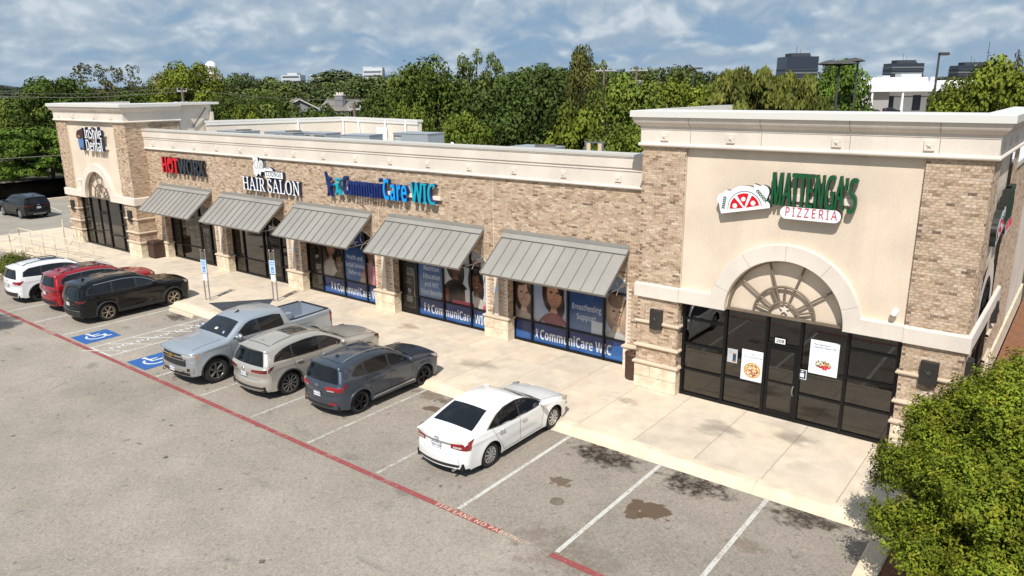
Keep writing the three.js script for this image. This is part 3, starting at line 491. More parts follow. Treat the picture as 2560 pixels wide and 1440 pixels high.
// storefronts of the strip
const soft = (x, w, h, draw) => { const c = document.createElement('canvas'); c.width = 288; c.height = 144; const y = c.getContext('2d'); y.scale(288 / w, 144 / h); draw(y); x.imageSmoothingEnabled = true; x.drawImage(c, 0, 0, w, h); };
function windowPrint(draw) { return canvasTex(1024, 512, (x, w, h) => { draw(x, w, h); for (let i = 0; i < 900; i++) { x.fillStyle = `rgba(${i % 2 ? '255,255,255' : '0,0,0'},0.012)`; x.fillRect(hash2(i, 1, 3) * w - 40, hash2(i, 2, 3) * h - 40, 90 * hash2(i, 3, 3), 80 * hash2(i, 4, 3)); } x.fillStyle = 'rgba(20,18,22,0.16)'; x.fillRect(0, 0, w, h); }); }
function storefront(i, cols, opts) {
  const S = part('storefront', shop), l = bayL[i], r = bayR[i], zg = -5.02, fr = [], W = r - l;
  S.userData.label = opts.label;
  const xs = [l + 0.03, ...cols, r - 0.03], top = 3.75;
  for (const x of xs) fr.push(bx(x - 0.04, x + 0.04, 0.15, top, zg - 0.05, zg + 0.07));
  fr.push(bx(l, r, 0.15, 0.24, zg - 0.05, zg + 0.06));
  const pmat = opts.print ? new THREE.MeshPhysicalMaterial({ map: opts.print, roughness: 0.12, ior: 1.5 }) : null;
  for (let c = 0; c < xs.length - 1; c++) {
    const x0 = xs[c] + 0.04, x1 = xs[c + 1] - 0.04, door = opts.door === c, ys = door ? [0.2, 2.3, top] : [0.24, opts.sill ?? 0.98, opts.head ?? 2.62, top];
    ys.slice(1, -1).forEach(y => fr.push(bx(x0, x1, y - 0.03, y + 0.03, zg - 0.04, zg + 0.055)));
    for (let k = 0; k < ys.length - 1; k++) {
      const y0 = ys[k] + (k ? 0.03 : 0), y1 = ys[k + 1] - 0.03, printed = opts.print && !door && !(opts.clear || []).includes(c);
      const g = bx(x0, x1, y0, y1, zg - 0.012, zg);
      if (printed) { const f = new THREE.PlaneGeometry(x1 - x0, y1 - y0).translate((x0 + x1) / 2, (y0 + y1) / 2, zg + 0.003), p = f.attributes.position, u = f.attributes.uv; for (let q = 0; q < p.count; q++) u.setXY(q, (p.getX(q) - l) / W, (p.getY(q) - 0.15) / 3.2); obj('window_graphic', f, pmat, S, true); }
      if (!(door && k === 0)) obj('window_pane', g, M.glass, S);
    }
    if (door) {
      obj('door', [bx(x0 + 0.01, x0 + 0.09, 0.2, 2.27, zg, zg + 0.05), bx(x1 - 0.09, x1 - 0.01, 0.2, 2.27, zg, zg + 0.05), bx(x0 + 0.09, x1 - 0.09, 0.2, 0.38, zg, zg + 0.049), bx(x0 + 0.09, x1 - 0.09, 2.15, 2.27, zg, zg + 0.049)], M.frame, S);
      obj('door_pane', bx(x0 + 0.09, x1 - 0.09, 0.38, 2.15, zg + 0.005, zg + 0.018), M.glass, S);
      const hx = opts.hinge ? x0 + 0.05 : x1 - 0.05; obj('door_handle', tube([V(hx, 0.95, zg + 0.05), V(hx, 0.97, zg + 0.11), V(hx, 1.25, zg + 0.11), V(hx, 1.27, zg + 0.05)], 0.014), M.steel, S);
      if (opts.notice) { const f = new THREE.PlaneGeometry(0.56, 1.35).translate((x0 + x1) / 2, 1.12, zg + 0.022); obj('door_notice', f, new THREE.MeshStandardMaterial({ map: opts.notice, roughness: 0.3 }), S, true); }
    }
  }
  obj('storefront_frame', fr, M.frame, S);
  return S;
}
// printed figures are drawn small and enlarged, so that they come out as soft as a photograph on window film
const person = (x, px, py, s, skin, cloth, hair, o = {}) => {
  const el = (cx, cy, rx, ry, c, r = 0, sh = 0.28) => { const X = px + cx * s, Y = py + cy * s, R = Math.max(rx, ry) * s; x.fillStyle = c; x.beginPath(); x.ellipse(X, Y, rx * s, ry * s, r, 0, 7); x.fill(); const g = x.createRadialGradient(X + 0.3 * rx * s, Y - 0.35 * ry * s, 0, X, Y, R * 1.05); g.addColorStop(0, `rgba(255,240,225,${sh})`); g.addColorStop(0.6, 'rgba(60,40,40,0)'); g.addColorStop(1, `rgba(25,15,20,${sh * 1.5})`); x.fillStyle = g; x.fill(); };
  el(-0.05, 0.1, 0.62, 0.80, hair); el(0.35, 0.55, 0.26, 0.5, hair); el(0, 0.95, 0.22, 0.34, skin); el(0, 1.72, 0.98, 0.85, cloth); el(-0.82, 1.95, 0.26, 0.75, o.sleeve || cloth, 0.35); el(0.82, 1.95, 0.26, 0.75, o.sleeve || cloth, -0.35); el(0.02, 0.16, 0.43, 0.55, skin, 0, 0.22);
  if (o.cap) el(0, -0.32, 0.50, 0.30, o.cap); else { el(-0.12, -0.36, 0.44, 0.20, hair, -0.2); el(0.34, -0.12, 0.14, 0.30, hair, -0.3); }
  el(-0.36, 2.2, 0.36, 0.15, skin, -0.5, 0.15); el(0.30, 2.1, 0.36, 0.15, skin, 0.6, 0.15); el(-0.03, 2.02, 0.17, 0.12, skin, 0.2, 0.15);
  el(-0.17, 0.10, 0.085, 0.04, 'rgba(45,25,20,.75)', 0, 0); el(0.19, 0.10, 0.085, 0.04, 'rgba(45,25,20,.75)', 0, 0); el(0.01, 0.40, 0.18, 0.055, 'rgba(150,60,60,.7)', 0, 0); el(0.02, 0.40, 0.11, 0.022, 'rgba(245,235,230,.8)', 0, 0); el(0.03, 0.24, 0.07, 0.10, 'rgba(140,80,60,.22)', 0, 0);
};
const bgrad = (x, x0, x1, y0, y1, stops) => { const g = x.createLinearGradient(0, y0, 0, y1); stops.forEach((c, i) => g.addColorStop(i / (stops.length - 1), c)); x.fillStyle = g; x.fillRect(x0, y0, x1 - x0, y1 - y0); };
function figurePair(x, X, Y, s, c) { // two joined stick-like figures of the clinic emblem
  x.fillStyle = c; const P = (q) => { x.beginPath(); q.forEach(([a, b], i) => x[i ? 'lineTo' : 'moveTo'](X + a * s, Y + b * s)); x.closePath(); x.fill(); };
  x.beginPath(); x.arc(X + 0.27 * s, Y + 0.30 * s, 0.085 * s, 0, 7); x.fill(); x.beginPath(); x.arc(X + 0.72 * s, Y + 0.36 * s, 0.08 * s, 0, 7); x.fill();
  P([[0.02, 0], [0.12, 0.36], [0.3, 0.42], [0.5, 0.50], [0.32, 0.52], [0.30, 0.70], [0.36, 1.0], [0.24, 0.78], [0.12, 1.0], [0.18, 0.62], [0.14, 0.44]]);
  P([[0.98, 0.18], [0.86, 0.46], [0.72, 0.48], [0.5, 0.50], [0.68, 0.56], [0.66, 0.74], [0.54, 1.0], [0.72, 0.80], [0.90, 1.02], [0.82, 0.66], [0.88, 0.54]]);
}
function wicBand(x, w, h, x0, x1) {
  const yb = h * (1 - (0.97 - 0.15) / 3.2); x.fillStyle = '#1b3674'; x.fillRect(0, yb, w, h - yb); x.fillStyle = '#265ea8'; x.beginPath(); x.moveTo(0, h); x.lineTo(0, yb + 60); x.quadraticCurveTo(w * 0.5, yb + 130, w, yb + 10); x.lineTo(w, h); x.fill();
  x.fillStyle = 'rgba(90,150,220,.35)'; x.beginPath(); x.moveTo(0, h); x.quadraticCurveTo(w * 0.6, yb + 130, w, yb + 80); x.lineTo(w, h); x.fill();
  figurePair(x, x0, yb + 14, 86, '#f4f6fa'); x.fillStyle = '#f4f6fa'; x.font = 'bold 82px sans-serif'; x.textBaseline = 'alphabetic'; const m = x.measureText('CommuniCare WIC').width; x.save(); x.translate(x0 + 92, yb + 96); x.scale((x1 - x0 - 92) / m, 1); x.fillText('CommuniCare WIC', 0, 0); x.restore();
}
const words = (x, lines, cx, y, px, lh) => { x.fillStyle = '#eef2f8'; x.font = `${px}px sans-serif`; x.textAlign = 'center'; lines.forEach((l, i) => x.fillText(l, cx, y + i * lh, 250)); x.textAlign = 'left'; };
const print5 = windowPrint((x, w, h) => {
  soft(x, w, h, x => { bgrad(x, 0, w, 0, h, ['#8fa2c4', '#aab4cc', '#c9ccd6']); bgrad(x, 0, 180, 100, 400, ['#4f5f86', '#8a8793', '#b8a79d']); bgrad(x, 500, 815, 60, 400, ['#2c4680', '#3a578c', '#8195ba']);
  person(x, 95, 195, 150, '#dcb29b', '#c6b3a2', '#4b342b', { sleeve: '#cdbcae' }); person(x, 372, 165, 158, '#cf9a79', '#96505a', '#33221d', { sleeve: '#bfc6d2' }); x.fillStyle = 'rgba(245,245,248,.85)'; x.fillRect(700, 300, 120, 90); person(x, 905, 205, 142, '#e3bc9f', '#cfcac6', '#b79f88', { cap: '#92765f', sleeve: '#d9d6d3' }); for (let i = 0; i < 4; i++) { x.fillStyle = 'rgba(90,62,48,.5)'; x.fillRect(842, 128 + i * 13, 128, 4); }
  x.fillStyle = 'rgba(240,244,250,.5)'; x.fillRect(985, 60, 40, 320); }); words(x, ['Breastfeeding', 'Support'], 655, 250, 46, 56); wicBand(x, w, h, 152, 872);
});
const print4 = windowPrint((x, w, h) => {
  soft(x, w, h, x => { bgrad(x, 0, w, 0, h, ['#b9bfcb', '#d5d8df', '#e4e2e0']); bgrad(x, 215, 508, 0, 400, ['#27457f', '#385c98', '#93a9c9']); x.fillStyle = '#6d3a2c'; x.fillRect(820, 70, 90, 80); x.fillStyle = '#caa185'; x.fillRect(850, 95, 30, 30);
  person(x, 640, 78, 158, '#6f4433', '#17120f', '#120a08', { sleeve: '#77342a' }); person(x, 862, 190, 128, '#74472f', '#cfc7bd', '#0d0908', { sleeve: '#dad4cc' }); x.fillStyle = '#eef0f4'; x.fillRect(740, 270, 90, 110); x.fillStyle = '#c9405a'; x.fillRect(600, 350, 230, 26); x.fillStyle = '#d7486a'; x.fillRect(930, 350, 90, 40); });
  words(x, ['Nutrition', 'Education', 'and WIC', 'Food Benefits'], 372, 190, 44, 54); wicBand(x, w, h, 261, 968);
});
const print3 = windowPrint((x, w, h) => {
  soft(x, w, h, x => { bgrad(x, 0, w, 0, h, ['#332a27', '#5a4a42', '#77675e']); bgrad(x, 518, 820, 0, 400, ['#243f78', '#385a94', '#7088b2']); bgrad(x, 830, w, 0, 400, ['#c2b4ac', '#c8a79c', '#d6c8c0']);
  person(x, 335, 120, 140, '#9a6f5a', '#b9ab9f', '#2a1a15'); person(x, 452, 235, 104, '#7f5a49', '#55423a', '#1a1210'); person(x, 880, 95, 150, '#95624d', '#bd7d86', '#1d1412', { sleeve: '#c9a08e' }); x.fillStyle = '#d02a52'; x.fillRect(925, 240, 40, 130); });
  words(x, ['Health and', 'Social Service', 'Referrals'], 665, 215, 44, 56); x.fillStyle = '#dfe6f2'; x.font = 'bold 58px sans-serif'; x.fillText('WIC', 610, 120); wicBand(x, w, h, 305, 998);
});
const doorText = canvasTex(128, 320, (x, w, h) => { x.fillStyle = '#14120f'; x.fillRect(0, 0, w, h); x.fillStyle = '#c9c9c6'; x.font = '11px sans-serif'; x.textAlign = 'center'; for (let i = 0; i < 4; i++) x.fillText(['CommuniCare', 'WIC', 'Monday to Friday', '8 am - 5 pm'][i], 64, 40 + i * 15); x.lineWidth = 4; x.strokeStyle = '#e0e0de'; x.beginPath(); x.arc(64, 155, 18, 0, 7); x.moveTo(51, 142); x.lineTo(77, 168); x.stroke(); x.fillText('No Smoking', 64, 195); for (let i = 0; i < 7; i++) x.fillRect(20 + (i % 3) * 4, 210 + i * 9, 88 - (i % 3) * 8, 3); });
const openNotice = canvasTex(128, 320, (x, w, h) => { x.fillStyle = '#35322e'; x.fillRect(0, 0, w, h); x.fillStyle = '#8f8b85'; x.font = '13px serif'; x.textAlign = 'center'; x.fillText('Colour', 64, 60); x.fillText('LOUNGE', 64, 78); for (let i = 0; i < 6; i++) x.fillRect(30, 130 + i * 12, 68, 3); });
const hotNotice = canvasTex(128, 320, (x, w, h) => { x.fillStyle = '#0e0d0c'; x.fillRect(0, 0, w, h); x.strokeStyle = '#b9b9b6'; x.lineWidth = 4; for (let i = 0; i < 3; i++) { x.beginPath(); x.arc(80, 60 + i * 70, 18, 0, 7); x.stroke(); } });
storefront(0, [-35.2, -33.1, -32.1], { label: 'dark storefront under the red and grey lettering', door: 2, notice: hotNotice });
storefront(1, [-29.05, -27.3, -26.95, -25.9], { label: 'hair salon storefront', door: 3, notice: openNotice });
storefront(2, [-22.8, -21.25, -19.75], { label: 'clinic storefront with the third window print', print: print3, clear: [0] });
storefront(3, [-16.62, -15.15, -13.68], { label: 'clinic storefront with the black entrance door', print: print4, door: 0, notice: doorText });
storefront(4, [-10.72, -9.15, -7.66], { label: 'clinic storefront with printed children', print: print5 });
// ---------- awnings ----------
const ribbed = dataTex(64, 4, (u) => 0.5 + 0.5 * Math.sin(u * 6.2832 * 4), 0, false);
const panelMat = M.awning.clone(); panelMat.bumpMap = ribbed.clone(); panelMat.bumpMap.repeat.set(4.4, 1); panelMat.bumpScale = 0.004;
const awnings = [-36.02, -29.91, -23.85, -17.74, -11.65];
const awnLabel = ['ribbed grey metal awning nearest the far tower, under the HOT WORX lettering', 'ribbed grey metal awning under the white HAIR SALON letters', 'ribbed grey metal awning under the blue figures of the clinic sign, middle of the five',
  'ribbed grey metal awning under the end of the clinic sign, above the black entrance door', 'ribbed grey metal awning nearest the pizzeria tower, with no sign above it'];
function makeAwning() {
  const A = thing('awning', '', 'awning', [0, 0, 0], 0, 'metal awnings along the strip');
  const W = 5.08, y0 = 3.07, y1 = 4.24, z0 = 1.45, z1 = 0.03, L = Math.hypot(y1 - y0, z0 - z1), a = Math.atan2(y1 - y0, z0 - z1), n = 11, pw = W / n;
  const slope = g => g.rotateX(a).translate(0, y0, z0);            // local: x across, y up from the sheet, z from -L (wall) to 0 (eave)
  for (let i = 0; i < n; i++) obj('panel', slope(bx(i * pw + 0.009, (i + 1) * pw - 0.009, -0.012, 0, -L, 0)), panelMat, A);
  for (let i = 1; i < n; i++) obj('seam', slope(bx(i * pw - 0.009, i * pw + 0.009, -0.012, 0.034, -L, 0.002)), M.awningDark, A);
  obj('flashing', [slope(bx(-0.02, W + 0.02, 0.0465, 0.06, -L + 0.02, -L + 0.22)), bx(-0.02, W + 0.02, y1 - 0.05, y1 + 0.16, 0.0, 0.02), slope(bx(-0.02, W + 0.02, 0.0, 0.0465, -L + 0.20, -L + 0.215))], M.awning, A);
  obj('eave_trim', [slope(bx(-0.015, W + 0.015, -0.09, 0.012, 0.003, 0.022)), slope(bx(-0.02, -0.001, -0.06, 0.03, -L, 0)), slope(bx(W + 0.001, W + 0.02, -0.06, 0.03, -L, 0))], M.awningDark, A);
  for (const x of [0.05, W - 0.05]) {
    const g = [rod(V(x, y0 - 0.03, z0 - 0.03), V(x, y1 - 0.08, 0.04), 0.02), rod(V(x, y1 - 0.1, 0.02), V(x, y0 - 0.25, 0.02), 0.018)];
    const arc = (cx, cy, r, t0, t1) => tube([...Array(13)].map((_, i) => { const t = lerp(t0, t1, i / 12); return V(x, cy + r * Math.sin(t), cx + r * Math.cos(t)); }), 0.013, 24, 6);
    g.push(arc(0.36, y0 + 0.30, 0.30, 0, 6.2), arc(0.08, y0 - 0.55, 0.68, 1.55, 0.55), rod(V(x, y0 + 0.0, 0.03), V(x, y0 - 0.02, z0 - 0.1), 0.014));
    obj('bracket', g, M.awningDark, A);
  }
  return A;
}
const awn0 = makeAwning();
awnings.forEach((x, i) => { const a = i ? awn0.clone() : awn0; if (i) { a.name = numbered('awning'); scene.add(a); } a.position.set(x, 0, SZ + 0.005); a.userData = { ...awn0.userData, label: awnLabel[i] }; });

// ---------- channel letters ----------
// letters of one line: each letter is a part; w = width the whole line takes, h = cap height
function letters(parent, str, font, h, w, x, y, z, depth, face, side, o = {}) {
  const size = 1, sc = size / font.data.resolution; let pen = 0; const runs = [];
  for (const ch of str) { const gl = font.data.glyphs[ch] || font.data.glyphs['?']; runs.push([ch, pen]); pen += gl.ha * sc + (o.space || 0); }
  const kx = w / pen, ky = h / 0.72;
  for (const [ch, p] of runs) {
    if (ch === ' ') continue;
    const g = new TextGeometry(ch, { font, size, depth: 1, curveSegments: 5, bevelEnabled: false });
    g.translate(p, 0, 0).scale(kx, ky, depth);
    if (o.bold) { const q = g.clone().translate(o.bold, 0, -0.0015); const all = mergeGeometries([g, q]); all.groups = []; g.groups.forEach(k => all.addGroup(k.start, k.count, k.materialIndex)); const c = g.attributes.position.count; q.groups.forEach(k => all.addGroup(k.start + c, k.count, k.materialIndex)); const m = shade(new THREE.Mesh(all, [face, side])); m.name = 'letter'; m.position.set(x, y, z); parent.add(m); continue; }
    const m = shade(new THREE.Mesh(g, [face, side])); m.name = 'letter'; m.position.set(x, y, z); if (o.tilt) m.rotation.z = o.tilt; parent.add(m);
  }
}
const L = { white: std(0.85, 0.86, 0.88, 0.35), whiteSide: std(0.02, 0.03, 0.07, 0.4), red: std(0.62, 0.004, 0.016, 0.35), grey: std(0.035, 0.042, 0.055, 0.4), black: std(0.012, 0.012, 0.014, 0.4),
  navy: std(0.008, 0.026, 0.14, 0.35), sky: std(0.0, 0.32, 0.80, 0.35), teal: std(0.0, 0.36, 0.48, 0.35), green: std(0.002, 0.085, 0.026, 0.4), greenSide: std(0.03, 0.032, 0.03, 0.4), crimson: std(0.52, 0.008, 0.04, 0.4), race: std(0.78, 0.70, 0.60, 0.7) };
const slabShape = (w, h, r) => { const s = new THREE.Shape(); s.moveTo(r, 0); s.lineTo(w - r, 0); s.absarc(w - r, r, r, -Math.PI / 2, 0); s.lineTo(w, h - r); s.absarc(w - r, h - r, r, 0, Math.PI / 2); s.lineTo(r, h); s.absarc(r, h - r, r, Math.PI / 2, Math.PI); s.lineTo(0, r); s.absarc(r, r, r, Math.PI, Math.PI * 1.5); return s; };
const duo = (name, shape, depth, x, y, z, face, side, parent) => { const g = new THREE.ExtrudeGeometry(shape, { depth, bevelEnabled: false, curveSegments: 16 }); const m = shade(new THREE.Mesh(g, [face, side])); m.name = name; m.position.set(x, y, z); parent.add(m); return m; };

// pizzeria sign; local origin at its lower left on the wall face
function pizzaSign(label, pos, turn) {
  const S = thing('wall_sign', label, 'sign', pos, turn);
  obj('mounting_rail', bx(1.25, 3.35, 0.36, 0.52, 0, 0.07), L.race, S);
  letters(S, 'MATTENGA', fontReg, 0.62, 1.84, 1.30, 0.24, 0.09, 0.13, L.green, L.greenSide, { bold: 0.02 });
  letters(S, "'S", fontReg, 0.62, 0.33, 3.12, 0.20, 0.09, 0.13, L.green, L.greenSide, { bold: 0.02 });
  duo('name_plate', slabShape(1.52, 0.32, 0.159), 0.17, 1.62, -0.08, 0.09, L.white, L.greenSide, S);
  letters(S, 'PIZZERIA', fontReg, 0.17, 1.36, 1.74, -0.005, 0.262, 0.006, L.crimson, L.crimson, { space: 0.28 });
  const logo = part('pizza_emblem', S); logo.position.set(0.66, 0.05, 0.07); logo.rotation.z = 0.20;
  const pl = new THREE.Shape(); pl.moveTo(-0.68, -0.03); pl.lineTo(0.68, -0.03); pl.quadraticCurveTo(0.72, 0.12, 0.60, 0.16); pl.absarc(0.55, 0.42, 0.17, -0.6, 1.9, false); pl.lineTo(0.34, 0.66); pl.absarc(0.0, 0.05, 0.60, 1.0, 2.15, false); pl.lineTo(-0.44, 0.60); pl.absarc(-0.58, 0.36, 0.16, 1.4, 3.9, false); pl.lineTo(-0.70, 0.10); pl.closePath();
  duo('emblem_plate', pl, 0.16, 0, 0, 0, L.white, L.greenSide, logo);
  const sl = [[0.06, 0.98], [1.12, 2.02], [2.16, 3.08]].map(([a, b]) => { const s = new THREE.Shape(), m = (a + b) / 2, ox = 0.045 * Math.cos(m), oy = 0.045 * Math.sin(m); s.moveTo(ox, oy); s.lineTo(ox + 0.37 * Math.cos(a), oy + 0.37 * Math.sin(a)); s.absarc(ox, oy, 0.37, a, b, false); s.closePath(); return extr(s, 0.006, 0, 20).translate(0, 0.03, 0.161); });
  obj('pizza_slice', sl[0], L.red, logo); obj('pizza_slice', sl[1], L.red, logo); obj('pizza_slice', sl[2], L.red, logo);
  const disc = (x, y, r) => new THREE.CylinderGeometry(r, r, 0.004, 18).rotateX(Math.PI / 2).translate(x, y, 0.169);
  for (const q of [[-0.26, 0.14, 0.065], [0.0, 0.29, 0.06], [0.25, 0.15, 0.065]]) obj('topping', disc(...q), L.white, logo);
  obj('crust_line', [extr((() => { const s = new THREE.Shape(); s.absarc(0, 0.03, 0.475, 0.05, 3.09, false); s.absarc(0, 0.03, 0.462, 3.09, 0.05, true); return s; })(), 0.005, 0, 28).translate(0, 0, 0.161)], L.navy, logo);
  const leaf = []; for (const [bx0, by0, a, n] of [[-0.60, 0.12, 1.25, 6], [0.60, 0.17, 2.15, 7]]) for (let i = 0; i < n; i++) for (const s of [-1, 1]) { const t = i * 0.058; leaf.push(new THREE.CylinderGeometry(0.03, 0.03, 0.005, 10).rotateX(Math.PI / 2).scale(1.3, 0.5, 1).rotateZ(a + s * 0.7).translate(bx0 + t * Math.cos(a) + s * 0.022 * Math.sin(a), by0 + t * Math.sin(a) - s * 0.022 * Math.cos(a), 0.163)); }
  obj('basil_sprig', leaf, L.green, logo);
  return S;
}
pizzaSign('green MATTENGA\'S letters, white PIZZERIA plate and pizza emblem on the near tower front', [CXR - 1.84, 6.02, F0 - 0.11], 0);
pizzaSign('pizzeria sign seen edge-on on the right-hand side wall of the near tower', [CXR + TW - 0.1, 5.6, -4.95], Math.PI / 2);

{ // clinic sign
  const S = thing('wall_sign', 'navy and turquoise CommuniCare WIC letters with two joined figures on the brick wall', 'sign', [-21.2, 4.98, SZ]);
  obj('mounting_rail', bx(0.9, 6.5, 0.20, 0.34, 0, 0.12), L.race, S);
  letters(S, 'Communi', fontSans, 0.56, 2.42, 0.98, 0.04, 0.12, 0.16, L.navy, L.navy); letters(S, 'Care', fontSans, 0.60, 1.42, 3.46, 0.03, 0.12, 0.16, L.sky, L.navy); letters(S, 'WIC', fontReg, 0.56, 1.32, 5.05, 0.05, 0.12, 0.16, L.teal, L.navy, { bold: 0.04 });
  const fig = (pts, hx, hy, hr) => { const s = poly(pts); const g = [extr(s, 0.16, 0, 10)]; g.push(new THREE.CylinderGeometry(hr, hr, 0.16, 18).rotateX(Math.PI / 2).translate(hx, hy, 0.08)); return g.map(q => q.translate(0, 0, 0.12)); };
  obj('figure', fig([[-0.14, 0.92], [0.0, 0.52], [0.20, 0.46], [0.42, 0.36], [0.42, 0.30], [0.22, 0.36], [0.16, 0.18], [0.24, -0.12], [0.08, 0.08], [-0.04, -0.12], [0.02, 0.2], [-0.04, 0.46]], 0.12, 0.62, 0.085), L.navy, S);
  obj('figure', fig([[0.88, 0.66], [0.74, 0.44], [0.62, 0.43], [0.42, 0.36], [0.42, 0.42], [0.56, 0.48], [0.76, 0.52], [0.80, 0.62]].concat([]), 0.62, 0.62, 0.075).concat([extr(poly([[0.55, 0.46], [0.72, 0.48], [0.70, 0.22], [0.84, -0.02], [0.68, 0.12], [0.48, -0.06], [0.58, 0.22]]), 0.16).translate(0, 0, 0.122)]), L.teal, S);
}
{ const S = thing('wall_sign', 'white serif HAIR SALON letters over the second awning', 'sign', [-27.75, 4.68, SZ]); letters(S, 'HAIR SALON', fontSerif, 0.46, 4.5, 0, 0, 0.05, 0.15, L.white, L.whiteSide, { bold: 0.01 }); }
{ // salon lounge script plate
  const S = thing('wall_sign', 'small white contoured plate with script name and LOUNGE, above the HAIR SALON letters', 'sign', [-26.75, 5.43, SZ]);
  const outline = new THREE.Shape(); [[0.05, 0.05], [0.0, 0.35], [0.10, 0.62], [0.0, 0.80], [0.06, 0.86], [0.42, 0.84], [0.46, 0.62], [0.62, 0.74], [0.82, 0.66], [0.80, 0.36], [1.30, 0.42], [1.52, 0.34], [1.56, 0.20], [0.62, 0.18], [0.55, -0.02], [0.40, 0.10], [0.22, -0.06]].forEach(([x, y], i) => outline[i ? 'lineTo' : 'moveTo'](x, y)); outline.closePath();
  duo('script_plate', outline, 0.14, 0, 0, 0.04, L.white, L.whiteSide, S); duo('name_plate', slabShape(1.36, 0.30, 0.05), 0.14, 0.92, -0.06, 0.04, L.white, L.whiteSide, S);
  letters(S, 'LOUNGE', fontReg, 0.17, 1.2, 1.0, 0.01, 0.181, 0.006, L.grey, L.grey); letters(S, 'Colour', fontSerif, 0.30, 1.25, 0.12, 0.30, 0.181, 0.005, std(0.35, 0.33, 0.31, 0.5), L.grey, { tilt: 0.05 });
}
{ // fitness sign
  const S = thing('wall_sign', 'red HOT and dark grey WORX letters above the first awning', 'sign', [-35.25, 5.06, SZ]);
  letters(S, 'H', fontSans, 0.60, 0.62, 0, 0, 0.08, 0.16, L.red, L.black, { bold: 0.02 }); letters(S, 'O', fontSans, 0.60, 0.68, 0.58, 0, 0.08, 0.16, L.red, L.black, { bold: 0.02 }); letters(S, 'T', fontSans, 0.60, 0.56, 1.20, 0, 0.08, 0.16, L.red, L.black, { bold: 0.02 });
  letters(S, 'WORX', fontReg, 0.58, 2.45, 1.72, 0, 0.08, 0.16, L.grey, L.black, { bold: 0.05 });
  const f = new THREE.Shape(); f.moveTo(0.70, 0.50); f.quadraticCurveTo(0.66, 0.72, 0.84, 0.86); f.quadraticCurveTo(0.86, 0.76, 0.98, 0.72); f.quadraticCurveTo(1.06, 0.60, 1.0, 0.48); f.closePath(); duo('flame', f, 0.16, 0, 0, 0.082, L.red, L.black, S);
}
{ // dental sign
  const S = thing('wall_sign', 'white InStyle Dental letters with a tooth emblem on the far tower', 'sign', [-42.85, 6.0, F0 - 0.11]);
  obj('mounting_rail', [bx(1.0, 3.15, 0.86, 1.0, 0, 0.12), bx(1.0, 3.2, 0.12, 0.27, 0, 0.12)], L.race, S);
  letters(S, 'InStyle', fontReg, 0.45, 2.15, 0.98, 0.72, 0.12, 0.18, L.white, L.whiteSide, { bold: 0.03 }); letters(S, 'Dental', fontReg, 0.45, 2.10, 0.98, 0.02, 0.12, 0.18, L.white, L.whiteSide, { bold: 0.03 });
  const to = new THREE.Shape(); to.moveTo(0.10, 0.70); to.quadraticCurveTo(0.0, 0.35, 0.20, 0.0); to.quadraticCurveTo(0.32, 0.18, 0.38, 0.20); to.quadraticCurveTo(0.48, 0.16, 0.56, 0.0); to.quadraticCurveTo(0.86, 0.42, 0.74, 0.74); to.quadraticCurveTo(0.40, 0.58, 0.10, 0.70);
  duo('tooth', to, 0.18, 0, 0, 0.12, std(0.10, 0.20, 0.42, 0.4), L.black, S);
  const hair = new THREE.Shape(); hair.moveTo(-0.08, 0.70); hair.quadraticCurveTo(-0.12, 1.10, 0.30, 1.16); hair.lineTo(0.62, 1.22); hair.lineTo(0.86, 1.30); hair.lineTo(0.86, 0.78); hair.quadraticCurveTo(0.40, 0.60, -0.08, 0.70);
  duo('hair', hair, 0.18, 0, 0, 0.121, std(0.05, 0.025, 0.018, 0.4), L.black, S); duo('face', (() => { const s = new THREE.Shape(); s.moveTo(0.08, 0.78); s.quadraticCurveTo(0.30, 1.02, 0.42, 0.72); s.closePath(); return s; })(), 0.004, 0, 0, 0.302, std(0.45, 0.22, 0.12, 0.5), L.black, S);
}
// ---------- wall fittings ----------
function sconce(label, x, y, z, turn = 0) {
  const S = thing('wall_light', label, 'wall light', [x, y, z], turn, 'dark wall lights on the towers');
  const s = new THREE.Shape(); s.moveTo(-0.2, 0); s.lineTo(-0.2, -0.10); s.quadraticCurveTo(0, -0.20, 0.2, -0.10); s.lineTo(0.2, 0); s.closePath();
  obj('lamp_shade', extr(s, 0.60, 0.006, 10).rotateX(-Math.PI / 2).translate(0, -0.30, 0), M.iron, S);
  obj('star', extr(starShape(0.095, 0.038), 0.012, 0.006).translate(0, 0.03, 0.155), std(0.12, 0.12, 0.115, 0.4, { metalness: 0.7 }), S);
}
sconce('dark half-round wall light with a star on the left brick pier of the pizzeria', -5.0, 2.48, F0); sconce('dark half-round wall light with a star on the right brick pier of the pizzeria', 2.40, 2.46, F0);
sconce('dark wall light on the left brick pier of the dental office', -45.3, 2.5, F0); sconce('dark wall light on the right brick pier of the dental office', -37.95, 2.5, F0);
sconce('dark wall light around the corner on the side wall of the near tower', 3.1, 2.5, -4.2, Math.PI / 2); sconce('dark wall light at the back end of the side wall of the near tower', 3.1, 2.9, -8.8, Math.PI / 2);
sconce('thin dark wall light on the brick beside the last clinic window', -5.70, 2.6, -4.15, -Math.PI / 2);
function camDome(label, x, y, z) {
  const S = thing('security_camera', label, 'security camera', [x, y, z]);
  obj('mount', [new THREE.CylinderGeometry(0.055, 0.055, 0.05, 16).rotateX(Math.PI / 2).translate(0, 0, 0.025), rod(V(0, 0, 0.04), V(0, 0.02, 0.13), 0.03)], M.white, S);
  obj('housing', [new THREE.SphereGeometry(0.085, 18, 12).translate(0, 0, 0.16), new THREE.CylinderGeometry(0.06, 0.05, 0.1, 14).rotateX(1.1).translate(0, -0.04, 0.2)], M.white, S);
}
camDome('white dome camera right of the arch on the pizzeria wall', 1.48, 3.86, F0 - 0.11); camDome('white camera left of the arch on the dental office wall', -43.9, 4.15, F0 - 0.11);
